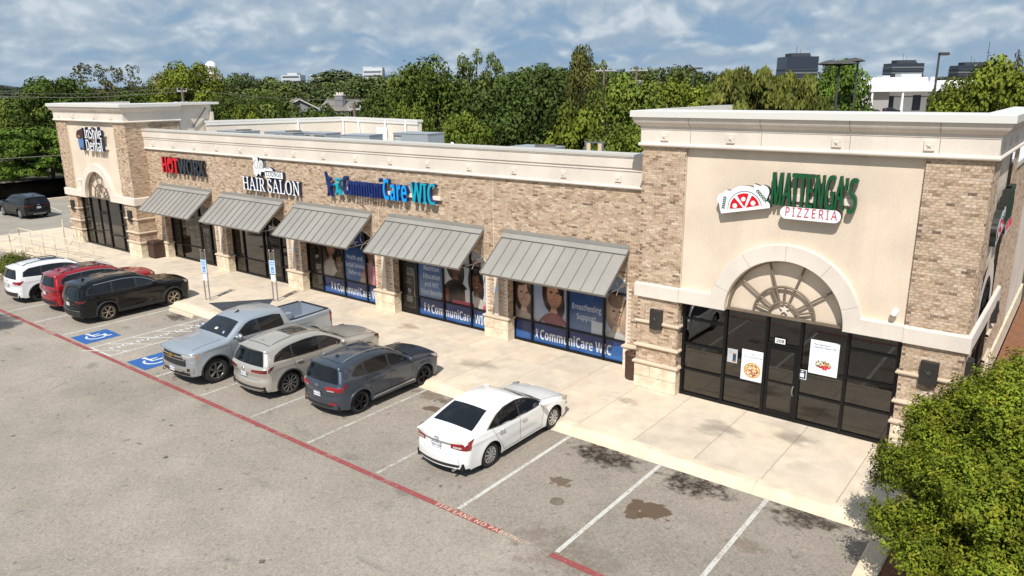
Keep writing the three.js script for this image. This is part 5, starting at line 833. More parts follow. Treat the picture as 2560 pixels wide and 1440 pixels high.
  const side = []; for (const x of [...cols].sort((a, b) => a - b)) {
    let hi = x === bx0 ? tabR[tabR.length - 1][0] : x === bx1 ? tabF[tabF.length - 1][0] : range(x), lo = sill; if (x !== bx0 && x !== bx1) for (let k = 0; k < 8; k++) hi = lerp(hi, range(xb(x, hi)), 0.7);
    for (let k = 0; k < 4; k++) { const xx = xb(x, lo); let v = sill; for (const c of [xw, -xw]) { const d = xx - c; if (Math.abs(d) < R) v = Math.max(v, yw + Math.sqrt(R * R - d * d)); } lo = v; } lo = Math.min(lo, hi);
    side.push([...Array(27)].map((_, k) => { const y = lerp(lo, hi, k / 26), X = xb(x, y); return [X, y, W(X, y)]; }));
  }
  skins.push(flip(gridGeo(side)), gridGeo(side.map(r => r.map(([x, y, z]) => [x, y, -z]))));
  const body = shade(new THREE.Mesh(mergeGeometries(skins.map(g => { g.deleteAttribute('uv'); return g; })), S.paint)); body.name = 'body'; C.add(body);
  obj('underbody', [bx(xr + 0.25, xf - 0.25, sill - 0.02, sill + 0.30, -w0 + 0.34, w0 - 0.34), bx(-xw + R, xw - R, sill + 0.01, sill + 0.14, -w0 * 0.93, w0 * 0.93), bx(xw + R * 0.98, xf - 0.2, sill + 0.02, sill + 0.2, -w0 * 0.78, w0 * 0.78), bx(xr + 0.15, -xw - R * 0.98, sill + 0.02, sill + 0.2, -w0 * 0.85, w0 * 0.85)], CM.well, C);
  const wells = []; for (const c of [xw, -xw]) for (const s of [1, -1]) { const g = new THREE.CylinderGeometry(R + 0.004, R + 0.004, 0.42, 28, 1, true, Math.PI / 2, Math.PI).rotateX(Math.PI / 2); wells.push(g.rotateZ(0).translate(c, yw, s * (w0 - 0.25)), new THREE.CircleGeometry(R, 28, 0, Math.PI).translate(c, yw, s * (w0 - 0.44))); }
  obj('wheel_well', wells, new THREE.MeshStandardMaterial({ color: 0x050505, roughness: 0.9, side: THREE.DoubleSide }), C);
  // patches on the skin
  const endX = (y, rear) => look(rear ? tabR : tabF, y);
  const sidePatch = (pts, off, both = true) => { const x0 = Math.min(...pts.map(p => p[0])), x1 = Math.max(...pts.map(p => p[0])), n = 22, rows = [];
    for (let i = 0; i <= n; i++) { const x = lerp(x0 + 1e-4, x1 - 1e-4, 0.5 - 0.5 * Math.cos(Math.PI * i / n)), ys = []; pts.forEach((a, k) => { const b = pts[(k + 1) % pts.length]; if ((a[0] - x) * (b[0] - x) <= 0 && a[0] !== b[0]) ys.push(lerp(a[1], b[1], (x - a[0]) / (b[0] - a[0]))); }); if (ys.length < 2) continue; const lo = Math.min(...ys), hi = Math.max(...ys); rows.push([...Array(7)].map((_, k) => { const y = lerp(lo, hi, k / 6), xx = Math.abs(x) > xw ? clamp(x, endX(y, true), endX(y, false)) : x; return [xx, y, W(xx, y) + off]; })); }
    const g = [flip(gridGeo(rows))]; if (both) g.push(gridGeo(rows.map(r => r.map(([x, y, z]) => [x, y, -z])))); return g; };
  const topPatch = (c, off, n = 14, m = 16) => { // corners [t, q] x 4: bilinear
    const rows = []; for (let i = 0; i <= n; i++) rows.push([...Array(m + 1)].map((_, j) => { const u = i / n, v = j / m, t = lerp(lerp(c[0][0], c[1][0], u), lerp(c[3][0], c[2][0], u), v), q = lerp(lerp(c[0][1], c[1][1], u), lerp(c[3][1], c[2][1], u), v); return surf(at(t), q, off); })); return gridGeo(rows); };
  const band = (pts, w, off) => { const rows = []; for (let k = 0; k < pts.length - 1; k++) for (let s = 0; s <= 8; s++) { const x = lerp(pts[k][0], pts[k + 1][0], s / 8), y = lerp(pts[k][1], pts[k + 1][1], s / 8); rows.push([x, y]); } const out = []; for (const sg of [1, -1]) { const rr = rows.map(([x, y], i) => { const a = rows[Math.max(0, i - 1)], b = rows[Math.min(rows.length - 1, i + 1)], l = Math.hypot(b[0] - a[0], b[1] - a[1]) || 1, nx = -(b[1] - a[1]) / l * w / 2, ny = (b[0] - a[0]) / l * w / 2; return [[x - nx, y - ny], [x + nx, y + ny]].map(([u, v]) => [u, v, sg * (W(u, v) + off)]); }); out.push(sg > 0 ? gridGeo(rr) : flip(gridGeo(rr))); } return out; };
  // glass
  const ws = S.windshield, t0 = tX(ws[0]), t1 = tX(ws[1]); obj('windshield', topPatch([[t0, -ws[2]], [t1, -ws[3]], [t1, ws[3]], [t0, ws[2]]], 0.004, 16, 20), CM.glass, C);
  const rg = S.rearGlass, ta = rg.byX ? tX(rg.top) : tR(rg.top), tb = rg.byX ? tX(rg.bottom) : tR(rg.bottom); if (!rg.none) obj('rear_window', topPatch([[ta, -rg.q[0]], [tb, -rg.q[1]], [tb, rg.q[1]], [ta, rg.q[0]]], 0.004, 12, 20), CM.privacy, C);
  S.windows.forEach((p, i) => sidePatch(p, 0.004).forEach(g => obj('side_window', g, i ? CM.privacy : CM.glass, C)));
  if (S.surround) sidePatch(S.surround, 0.0022).forEach(g => obj('window_surround', g, CM.plastic, C));
  if (S.trim) obj('window_trim', S.trim.flatMap(p => band(p, 0.022, 0.006)), S.trimMat || CM.chrome, C);
  if (S.sunroof) { const a = tX(S.sunroof[0]), b = tX(S.sunroof[1]), q = S.sunroof[2]; obj('sunroof', topPatch([[a, -q], [b, -q], [b, q], [a, q]], 0.005, 8, 10), CM.glass, C); }
  if (S.roofSeam) obj('roof_seam', S.roofSeam.map(x => { const a = tX(x); return topPatch([[a, -0.8], [a + 0.0018, -0.8], [a + 0.0018, 0.8], [a, 0.8]], 0.003, 1, 16); }), CM.seam, C);
  // seams, cladding, handles
  obj('door_seam', S.seams.flatMap(p => band(p, 0.009, 0.003)), CM.seam, C);
  if (S.hoodSeam) obj('hood_seam', [1, -1].map(s => { const a = tX(S.hoodSeam[0]), b = tX(S.hoodSeam[1]); return topPatch([[a, s * 0.85], [b, s * 0.80], [b, s * 0.812], [a, s * 0.862]], 0.003, 16, 1); }), CM.seam, C);
  if (S.clad) { const g = []; for (const c of [xw, -xw]) for (const s of [1, -1]) { const rows = []; for (let i = 0; i <= 30; i++) { const t = lerp(-0.12, Math.PI + 0.12, i / 30), row = []; for (const [rr, off] of [[R - 0.004, -0.05], [R - 0.002, 0.016], [R + S.clad * 0.5, 0.020], [R + S.clad, 0.014], [R + S.clad + 0.004, -0.004]]) { const x = c + rr * Math.cos(t), y = Math.max(sill, yw + rr * Math.sin(t)); row.push([x, y, s * (W(x, y) + off)]); } rows.push(row); } g.push(s > 0 ? gridGeo(rows) : flip(gridGeo(rows))); }
    g.forEach(q => obj('arch_moulding', q, S.cladMat || CM.plastic, C)); sidePatch([[-xw + R, sill], [xw - R, sill], [xw - R - 0.02, sill + 0.15], [-xw + R + 0.02, sill + 0.15]], 0.018).forEach(g => obj('sill_moulding', g, S.cladMat || CM.plastic, C)); }
  if (S.sillTrim) sidePatch([[-xw + R + 0.05, sill + 0.06], [xw - R - 0.05, sill + 0.10], [xw - R - 0.08, sill + 0.155], [-xw + R + 0.05, sill + 0.115]], 0.03).forEach(g => obj('sill_trim', g, CM.satin, C));
  for (const [x, y] of S.handles) for (const s of [1, -1]) { const z = W(x, y); obj('door_handle', [rbx(x - 0.11, x + 0.11, y - 0.017, y + 0.017, s * (z + 0.03) - 0.012, s * (z + 0.03) + 0.012, 0.011), rbx(x - 0.10, x - 0.07, y - 0.015, y + 0.015, s * (z + 0.012) - 0.02, s * (z + 0.012) + 0.02, 0.01), rbx(x + 0.07, x + 0.10, y - 0.015, y + 0.015, s * (z + 0.012) - 0.02, s * (z + 0.012) + 0.02, 0.01)], S.handleMat || S.paint, C); }
  for (const s of [1, -1]) { const [x, y] = S.mirror, z = W(x, y), k = S.mirrorSize || 1; const m = new THREE.SphereGeometry(0.115 * k, 16, 12).scale(0.62, 0.66, 0.95).translate(x - 0.02, y + 0.07, s * (z + 0.13 * k)); obj('side_mirror', [m, rbx(x - 0.03, x + 0.05, y - 0.03, y + 0.05, Math.min(s * (z - 0.02), s * (z + 0.09)), Math.max(s * (z - 0.02), s * (z + 0.09)), 0.02)], S.mirrorMat || S.paint, C); }
  if (S.rails) { const g = []; for (const s of [1, -1]) { const q = s * 0.80, a = tX(S.rails[0]), b = tX(S.rails[1]); const pts = [...Array(9)].map((_, i) => { const v = surf(at(lerp(a, b, i / 8)), q, (i === 0 || i === 8) ? 0.005 : (S.rails[2] || 0.035)); return V(...v); }); g.push(tube(pts, 0.018, 30, 8)); } g.forEach(q => obj('roof_rail', q, S.railMat || CM.satin, C)); }
  if (S.bars) S.bars.forEach(x => { const t = tX(x), p = at(t), a = surf(p, 0.8, 0.05), b = surf(p, -0.8, 0.05); obj('roof_bar', tube([V(...a), V(p.x, p.y + 0.06, 0), V(...b)], 0.024, 12, 6), S.railMat || CM.plastic, C); });
  { const p = at(tX(S.fin ?? -1.2)); obj('antenna_fin', extr(poly([[-0.09, 0], [0.09, 0], [-0.05, 0.075], [-0.085, 0.07]]), 0.03, 0.01).translate(p.x, p.y - 0.01, -0.015), S.finMat || S.paint, C); }
  // lamps: rear/front quads on the ends [yTop, yBottom, qIn, qOut, yTopOut?, yBotOut?], sides as polygons
  const endQuad = (f, [yt, yb, qi, qo, yt2 = yt, yb2 = yb], off) => [1, -1].map(s => topPatch([[f(yt), s * qi], [f(yb), s * qi], [f(yb2), s * qo], [f(yt2), s * qo]], off, 8, 12));
  (S.tail || []).forEach(([q, m, off]) => endQuad(tR, q, off || 0.006).forEach(g => obj('tail_lamp', g, m || CM.lampRed, C)));
  (S.tailSide || []).forEach(([p, m, off]) => sidePatch(p, off || 0.006).forEach(g => obj('tail_lamp', g, m || CM.lampRed, C)));
  (S.head || []).forEach(([q, m, off]) => endQuad(tF, q, off || 0.006).forEach(g => obj('headlamp', g, m || CM.headlamp, C)));
  (S.headSide || []).forEach(([p, m]) => sidePatch(p, 0.006).forEach(g => obj('headlamp', g, m || CM.headlamp, C)));
  const across = (f, yt, yb0, q, off, q2 = q, yb = Math.max(yb0, S.prof[f === tR ? S.prof.length - 1 : 0][1] + 0.04)) => topPatch([[f(yt), -q], [f(yb), -q2], [f(yb), q2], [f(yt), q]], off, 6, 24);
  (S.rearBands || []).forEach(([nm, yt, yb, q, m, off, q2]) => obj(nm, across(tR, yt, yb, q, off || 0.006, q2), m, C));
  (S.frontBands || []).forEach(([nm, yt, yb, q, m, off, q2]) => obj(nm, across(tF, yt, yb, q, off || 0.006, q2), m, C));
  const plate = (f, y, text, sgn) => { const p = at(f(y)), a = Math.atan2(-p.nx, -p.ny); const g = new THREE.BoxGeometry(0.012, 0.155, 0.31); const m = obj('licence_plate', g, new THREE.MeshStandardMaterial({ map: plateTex(text), roughness: 0.4 }), C, true); m.position.set(p.x + sgn * 0.02, p.y, 0); m.rotation.z = sgn > 0 ? 0.04 : 0.02; };
  if (S.plateR) plate(tR, S.plateR[0], S.plateR[1], -1); if (S.plateF) plate(tF, S.plateF[0], S.plateF[1], 1);
  if (S.badgeR) { const p = at(tR(S.badgeR)), a = Math.atan2(p.ny, p.nx); obj('badge', [new THREE.TorusGeometry(0.05, 0.009, 8, 24).scale(1.25, 0.85, 1), bx(-0.055, 0.055, -0.008, 0.008, -0.005, 0.005)].map(g => g.rotateY(-Math.PI / 2).rotateZ(Math.PI + a).translate(p.x - p.nx * 0.01, p.y - p.ny * 0.01, 0)), CM.chrome, C); }
  if (S.wiperR) { const p = at(tR(S.wiperR)); obj('rear_wiper', [rod(V(p.x - p.nx * 0.02, p.y - p.ny * 0.02 , 0.02), V(p.x - p.nx * 0.02 - 0.01, p.y + 0.02 - p.ny * 0.02, -0.30), 0.012)], CM.plastic, C); }
  [0.05, -0.55].forEach(z => obj('wiper', (() => { const p = at(tX(ws[0] - 0.03)), q = at(tX(ws[0] - 0.16)); return rod(V(p.x - p.nx * 0.012, p.y - p.ny * 0.012 - 0.015, z), V(q.x - q.nx * 0.012, q.y - q.ny * 0.012 - 0.015, z + 0.5), 0.009, 0.009, 6); })(), CM.plastic, C));
  (S.extra || (() => {}))({ C, at, tX, tR, tF, surf, sidePatch, topPatch, band, W, across, P });
  const wheel = makeWheel(S.R, S.tyreW || 0.225, S.rim, S.rimMat, S.rimAccent);
  for (const c of [xw, -xw]) for (const s of [1, -1]) { const q = wheel.clone(); q.position.set(c, yw, s * (w0 - 0.045 - (S.tyreW || 0.225) / 2)); if (s < 0) q.rotation.y = Math.PI; q.rotation.z = c * 1.3; C.add(q); }
  return C;
}
const NORTH = Math.PI / 2;
// white saloon
const sedan = { width: 1.83, wb: 2.776, R: 0.335, sill: 0.23, belt: [0.93, 1.02], tumble: 0.50, pf: 0.13, pr: 0.11, paint: paint(0.80, 0.80, 0.79, 0, 0.3), tyreW: 0.22,
  prof: [[2.20, 0.20, 0.12, 0.10], [2.31, 0.34, 0.16, 0.16], [2.35, 0.52, 0.18, 0.18], [2.29, 0.69, 0.16, 0.14], [2.12, 0.79, 0.13, 0.08], [1.65, 0.905, 0.11, 0.05], [1.12, 0.985, 0.10, 0.04], [0.98, 1.015, 0.09, 0.05], [0.30, 1.345, 0.07, 0.06], [0.02, 1.435, 0.07, 0.05], [-0.45, 1.475, 0.07, 0.04], [-0.95, 1.44, 0.07, 0.04], [-1.20, 1.385, 0.07, 0.045], [-1.85, 1.135, 0.08, 0.05], [-2.02, 1.09, 0.09, 0.04], [-2.33, 1.065, 0.09, 0.05], [-2.40, 1.03, 0.08, 0.08], [-2.42, 0.93, 0.10, 0.14], [-2.43, 0.74, 0.14, 0.17], [-2.49, 0.62, 0.16, 0.19], [-2.49, 0.44, 0.15, 0.18], [-2.42, 0.28, 0.12, 0.12]],
  windshield: [0.98, 0.22, 0.90, 0.86], rearGlass: { byX: true, top: -1.14, bottom: -1.86, q: [0.84, 0.80] },
  windows: [[[0.82, 0.985], [0.62, 1.13], [0.25, 1.285], [-0.08, 1.335], [-0.16, 0.985]], [[-0.22, 0.99], [-0.15, 1.337], [-0.62, 1.325], [-0.98, 1.245], [-1.02, 1.03]], [[-1.06, 1.035], [-1.02, 1.235], [-1.22, 1.155], [-1.42, 1.06]]],
  surround: [[0.90, 0.965], [0.62, 1.15], [0.25, 1.305], [-0.12, 1.357], [-0.62, 1.345], [-1.0, 1.265], [-1.24, 1.17], [-1.50, 1.05], [-1.05, 1.012], [-0.2, 0.968]], trim: [[[0.88, 0.965], [-0.2, 0.968], [-1.05, 1.012], [-1.5, 1.055], [-1.24, 1.17], [-1.0, 1.262]]],
  seams: [[[0.86, 0.95], [0.84, 0.6], [0.78, 0.30], [-0.16, 0.29], [-0.18, 0.6], [-0.19, 0.96]], [[-0.17, 0.29], [-0.86, 0.30], [-0.98, 0.50], [-1.14, 0.72], [-1.28, 1.0]]], hoodSeam: [2.1, 1.05], roofSeam: [-1.90],
  handles: [[-0.02, 0.83], [-0.98, 0.865]], handleMat: CM.chrome, mirror: [0.74, 0.97], fin: -1.0,
  tail: [[[0.92, 0.80, 0.52, 1, 0.955, 0.76]], [[0.86, 0.81, 0.60, 0.86], CM.lampClear, 0.010]], tailSide: [[[[-2.44, 0.76], [-2.40, 0.955], [-1.98, 1.03], [-2.14, 0.86], [-2.10, 0.79]]]], headSide: [[[[2.27, 0.66], [2.1, 0.80], [1.72, 0.86], [1.9, 0.72]], CM.headlamp], [[[2.16, 0.68], [2.1, 0.74], [1.92, 0.76], [1.98, 0.70]], CM.amber]], head: [[[0.80, 0.68, 0.62, 1]]],
  rearBands: [['trunk_trim', 0.925, 0.885, 0.52, CM.satin, 0.012], ['rear_diffuser', 0.40, 0.28, 0.86, CM.plastic, 0.008, 0.8], ['trunk_seam', 0.655, 0.648, 0.62, CM.seam, 0.004]], frontBands: [['grille', 0.68, 0.42, 0.42, CM.plastic, 0.006]],
  plateR: [0.80, 'KMP-1856'], badgeR: 0.975, rim: { kind: 'spoke', n: 10, w0: 0.02, w1: 0.03, size: 0.66 }, rimMat: CM.silverRim,
  extra: ({ C, tR, surf, at }) => { obj('bumper_crack', tube([[0.60, 0.62], [0.57, 0.74], [0.53, 0.80], [0.47, 0.82], [0.43, 0.80], [0.40, 0.83], [0.36, 0.80]].map(([y, q]) => V(...surf(at(tR(y)), q, 0.003))), 0.005, 30, 5), CM.satin, C); obj('exhaust_tip', new THREE.CylinderGeometry(0.03, 0.03, 0.14, 12).rotateZ(Math.PI / 2).translate(-2.40, 0.26, 0.55), CM.chrome, C); } };
car('parked_car', 'white saloon car with a cracked rear bumper, alone nearest the pizzeria', 'car', sedan, [-7.0, 0, 1.62], NORTH);
// grey crossover
const suvA = { width: 1.85, wb: 2.67, R: 0.355, sill: 0.27, belt: [1.0, 1.10], tumble: 0.42, paint: paint(0.050, 0.064, 0.088, 0.5, 0.35),
  prof: [[2.06, 0.24, 0.12, 0.1], [2.19, 0.40, 0.15, 0.15], [2.235, 0.62, 0.16, 0.16], [2.20, 0.82, 0.14, 0.13], [2.06, 0.97, 0.12, 0.08], [1.6, 1.065, 0.11, 0.05], [1.08, 1.12, 0.10, 0.04], [0.97, 1.145, 0.09, 0.05], [0.30, 1.49, 0.08, 0.06], [0.0, 1.60, 0.08, 0.05], [-0.5, 1.65, 0.08, 0.04], [-1.2, 1.635, 0.08, 0.04], [-1.78, 1.575, 0.07, 0.05], [-1.93, 1.53, 0.05, 0.06], [-1.925, 1.49, 0.05, 0.07], [-1.96, 1.42, 0.08, 0.09], [-2.10, 1.12, 0.10, 0.11], [-2.17, 1.02, 0.12, 0.13], [-2.215, 0.92, 0.13, 0.15], [-2.19, 0.74, 0.14, 0.16], [-2.22, 0.60, 0.16, 0.17], [-2.22, 0.45, 0.15, 0.17], [-2.10, 0.30, 0.12, 0.12]],
  windshield: [0.97, 0.25, 0.91, 0.88], rearGlass: { top: 1.49, bottom: 1.10, q: [0.83, 0.90] },
  windows: [[[0.72, 1.09], [0.52, 1.24], [0.2, 1.40], [-0.05, 1.46], [-0.10, 1.105]], [[-0.18, 1.11], [-0.13, 1.465], [-0.55, 1.485], [-1.0, 1.465], [-1.05, 1.145]], [[-1.12, 1.155], [-1.08, 1.455], [-1.32, 1.40], [-1.52, 1.26], [-1.46, 1.19]]],
  surround: [[0.80, 1.07], [0.52, 1.26], [0.2, 1.42], [-0.1, 1.482], [-0.55, 1.505], [-1.06, 1.482], [-1.34, 1.42], [-1.56, 1.25], [-1.48, 1.175], [-0.9, 1.11], [0.0, 1.085]],
  seams: [[[0.80, 1.05], [0.80, 0.7], [0.72, 0.36], [-0.12, 0.35], [-0.14, 0.7], [-0.14, 1.08]], [[-0.13, 0.35], [-0.74, 0.38], [-0.92, 0.62], [-1.02, 0.84], [-1.08, 1.12]]], hoodSeam: [2.0, 1.0], roofSeam: [-1.66],
  handles: [[0.02, 0.93], [-0.92, 0.965]], mirror: [0.66, 1.08], rails: [0.1, -1.6, 0.04], fin: -1.35, clad: 0.055, cladMat: null, sillTrim: true,
  tail: [[[0.99, 0.90, 0.42, 1, 1.03, 0.86]], [[0.90, 0.865, 0.50, 0.78], CM.lampClear, 0.008], [[0.52, 0.46, 0.55, 0.86], CM.lampRed, 0.012]], tailSide: [[[[-2.22, 0.86], [-2.17, 1.03], [-1.76, 1.07], [-1.84, 0.99], [-1.98, 0.90]]]], headSide: [[[[2.2, 0.80], [2.04, 0.95], [1.66, 0.99], [1.86, 0.86]], CM.lampClear], [[[2.14, 0.84], [2.0, 0.92], [1.84, 0.94], [1.92, 0.88]], CM.amber]], head: [[[0.92, 0.80, 0.62, 1]]],
  rearBands: [['hatch_seam', 0.715, 0.707, 0.70, CM.seam, 0.004], ['bumper_trim', 0.44, 0.32, 0.7, CM.plastic, 0.008, 0.66]], frontBands: [['grille', 0.84, 0.50, 0.5, CM.plastic, 0.006]], plateR: [0.72, 'VLA-3783'], badgeR: 0.985, wiperR: 1.15, rim: { kind: 'twin', n: 5, size: 0.70 }, rimMat: CM.blackRim };
suvA.cladMat = suvA.paint;
car('parked_suv', 'dark grey crossover with silver roof rails and black wheels, left of the white saloon', 'suv', suvA, [-12.18, 0, 1.46], NORTH);
// beige large crossover
const suvB = { width: 1.97, wb: 3.12, R: 0.385, sill: 0.28, belt: [1.06, 1.14], tumble: 0.44, paint: paint(0.52, 0.485, 0.43, 0.5, 0.34),
  prof: [[2.30, 0.26, 0.12, 0.1], [2.43, 0.45, 0.16, 0.16], [2.47, 0.70, 0.17, 0.18], [2.44, 0.92, 0.15, 0.16], [2.30, 1.06, 0.13, 0.1], [1.75, 1.15, 0.12, 0.06], [1.02, 1.205, 0.10, 0.05], [0.88, 1.235, 0.09, 0.05], [0.20, 1.58, 0.08, 0.06], [-0.12, 1.69, 0.08, 0.05], [-0.6, 1.735, 0.08, 0.04], [-1.4, 1.71, 0.08, 0.04], [-2.05, 1.63, 0.07, 0.05], [-2.26, 1.585, 0.05, 0.07], [-2.25, 1.54, 0.05, 0.08], [-2.30, 1.46, 0.09, 0.1], [-2.46, 1.14, 0.11, 0.12], [-2.53, 1.05, 0.13, 0.14], [-2.56, 0.92, 0.14, 0.16], [-2.53, 0.75, 0.15, 0.18], [-2.58, 0.60, 0.17, 0.19], [-2.56, 0.44, 0.16, 0.18], [-2.44, 0.30, 0.12, 0.12]],
  windshield: [0.88, 0.16, 0.91, 0.88], rearGlass: { top: 1.53, bottom: 1.13, q: [0.82, 0.88] },
  windows: [[[0.62, 1.16], [0.40, 1.32], [0.10, 1.47], [-0.20, 1.54], [-0.26, 1.165]], [[-0.33, 1.17], [-0.27, 1.545], [-0.75, 1.565], [-1.27, 1.535], [-1.33, 1.185]], [[-1.39, 1.19], [-1.33, 1.53], [-1.62, 1.48], [-1.92, 1.36], [-2.0, 1.22]]],
  surround: [[0.72, 1.14], [0.40, 1.34], [0.08, 1.49], [-0.22, 1.562], [-0.75, 1.585], [-1.3, 1.557], [-1.64, 1.502], [-1.96, 1.375], [-2.06, 1.205], [-1.3, 1.165]], trim: [[[0.70, 1.137], [-0.4, 1.142], [-1.4, 1.162], [-2.05, 1.20]]],
  seams: [[[0.74, 1.12], [0.76, 0.75], [0.66, 0.38], [-0.28, 0.37], [-0.30, 0.75], [-0.30, 1.14]], [[-0.29, 0.37], [-0.88, 0.40], [-1.14, 0.66], [-1.32, 0.9], [-1.36, 1.16]]], hoodSeam: [2.2, 0.95], roofSeam: [-1.92],
  handles: [[-0.14, 0.99], [-1.16, 1.02]], mirror: [0.56, 1.15], sunroof: [-0.28, -1.02, 0.62], rails: [0.0, -1.9, 0.03], railMat: null, fin: -1.75, clad: 0.05,
  tail: [[[1.0, 0.93, 0.42, 1, 1.04, 0.92], CM.lampDark], [[0.965, 0.94, 0.44, 0.9, 0.99, 0.95], CM.lampRed, 0.009], [[0.40, 0.36, 0.55, 0.86], CM.lampDark, 0.012]], tailSide: [[[[-2.56, 0.92], [-2.53, 1.04], [-2.05, 1.10], [-2.20, 1.0]], CM.lampDark], [[[-2.54, 0.945], [-2.52, 1.0], [-2.30, 1.02], [-2.36, 0.97]], CM.lampRed, 0.010]], headSide: [[[[2.42, 0.90], [2.3, 1.02], [1.98, 1.05], [2.1, 0.94]], CM.lampDark]], head: [[[1.0, 0.88, 0.6, 1]]],
  rearBands: [['bumper_trim', 0.46, 0.31, 0.93, CM.plastic, 0.012, 0.86], ['chrome_strip', 0.40, 0.365, 0.90, CM.chrome, 0.03], ['hatch_seam', 0.70, 0.692, 0.72, CM.seam, 0.004]], plateR: [0.82, 'WNC-4122'], badgeR: 0.985, wiperR: 1.17, rim: { kind: 'blade', n: 10, size: 0.74 }, rimMat: CM.greyRim, rimAccent: CM.blackRim };
suvB.railMat = suvB.paint;
suvB.extra = ({ C, sidePatch }) => { sidePatch([[1.02, 0.96], [1.34, 0.985], [1.30, 1.02], [1.0, 1.0]], 0.008).forEach(g => obj('fender_vent', g, CM.plastic, C)); };
car('parked_suv', 'pale beige three-row crossover with a dark sunroof, between the pickup and the grey crossover', 'suv', suvB, [-15.12, 0, 1.62], NORTH);
// silver pickup, nose to the lane
const truck = { width: 2.06, wb: 3.745, R: 0.425, gap: 0.075, sill: 0.42, belt: [1.27, 1.30], tumble: 0.36, pf: 0.07, pr: 0.03, tyreW: 0.275, paint: paint(0.46, 0.50, 0.54, 0.6, 0.33), bed: [-1.16, -2.90, 0.86],
  prof: [[2.60, 0.36, 0.12, 0.1], [2.80, 0.46, 0.14, 0.14], [2.84, 0.62, 0.15, 0.15], [2.80, 0.80, 0.13, 0.13], [2.82, 1.0, 0.13, 0.13], [2.79, 1.17, 0.12, 0.12], [2.68, 1.27, 0.12, 0.09], [2.2, 1.345, 0.12, 0.05], [1.50, 1.39, 0.10, 0.05], [1.36, 1.42, 0.09, 0.05], [0.78, 1.77, 0.09, 0.06], [0.50, 1.865, 0.10, 0.05], [0.0, 1.915, 0.10, 0.04], [-0.65, 1.90, 0.10, 0.04], [-0.96, 1.855, 0.09, 0.04], [-1.04, 1.74, 0.08, 0.03], [-1.10, 1.46, 0.05, 0.01], [-1.11, 1.385, 0.04, 0.01], [-1.16, 1.36, 0.04, 0.0], [-2.0, 1.365, 0.04, 0.0], [-2.88, 1.375, 0.04, 0.0], [-2.96, 1.35, 0.05, 0.02], [-2.99, 1.20, 0.07, 0.03], [-2.99, 0.85, 0.07, 0.03], [-2.98, 0.70, 0.06, 0.03], [-3.08, 0.64, 0.06, 0.05], [-3.09, 0.50, 0.06, 0.05], [-2.95, 0.44, 0.06, 0.03]],
  windshield: [1.36, 0.74, 0.90, 0.86], rearGlass: { none: true, byX: true, top: -1.0, bottom: -1.1, q: [0.8, 0.8] },
  windows: [[[1.10, 1.325], [0.90, 1.46], [0.55, 1.67], [0.35, 1.715], [0.20, 1.72], [0.20, 1.315]], [[0.10, 1.315], [0.10, 1.722], [-0.55, 1.715], [-0.78, 1.66], [-0.80, 1.34], [-0.74, 1.315]]], surround: [[1.20, 1.30], [0.90, 1.485], [0.55, 1.69], [0.3, 1.74], [-0.55, 1.738], [-0.83, 1.68], [-0.85, 1.33], [-0.78, 1.295]],
  seams: [[[1.28, 1.28], [1.28, 0.9], [1.22, 0.55], [0.16, 0.53], [0.15, 0.9], [0.15, 1.29]], [[0.15, 0.53], [-0.78, 0.55], [-0.86, 0.9], [-0.88, 1.29]], [[-1.13, 1.34], [-1.13, 0.5]]], hoodSeam: [2.55, 1.5],
  handles: [[0.34, 1.14], [-0.70, 1.14]], mirror: [1.04, 1.33], mirrorSize: 1.35, mirrorMat: CM.chrome, fin: 0.35, finMat: CM.plastic, clad: 0.05,
  tail: [[[1.27, 0.92, 0.86, 1]]], tailSide: [[[[-2.98, 0.92], [-2.98, 1.28], [-2.82, 1.28], [-2.86, 0.92]]]], head: [[[1.08, 1.0, 0.58, 1], CM.headlamp], [[1.12, 1.085, 0.56, 1], CM.lampClear, 0.014]], headSide: [[[[2.82, 0.99], [2.79, 1.11], [2.40, 1.16], [2.46, 1.02]], CM.headlamp], [[[2.55, 1.03], [2.54, 1.12], [2.43, 1.13], [2.46, 1.04]], CM.amber]],
  rearBands: [['rear_bumper', 0.66, 0.50, 0.97, CM.chrome, 0.03]],
  frontBands: [['grille_surround', 1.14, 0.985, 0.60, CM.plastic, 0.007], ['grille', 0.985, 0.74, 0.74, CM.plastic, 0.008, 0.70], ['grille_bar', 1.075, 1.035, 0.60, CM.chrome, 0.022], ['grille_bar', 0.965, 0.935, 0.72, CM.chrome, 0.022], ['front_bumper', 0.74, 0.55, 0.97, CM.chrome, 0.022], ['air_dam', 0.55, 0.42, 0.86, CM.plastic, 0.012]],
  plateF: [0.60, 'RSW-2914'], rim: { kind: 'twin', n: 6, size: 0.66, tread: true }, rimMat: CM.greyRim };
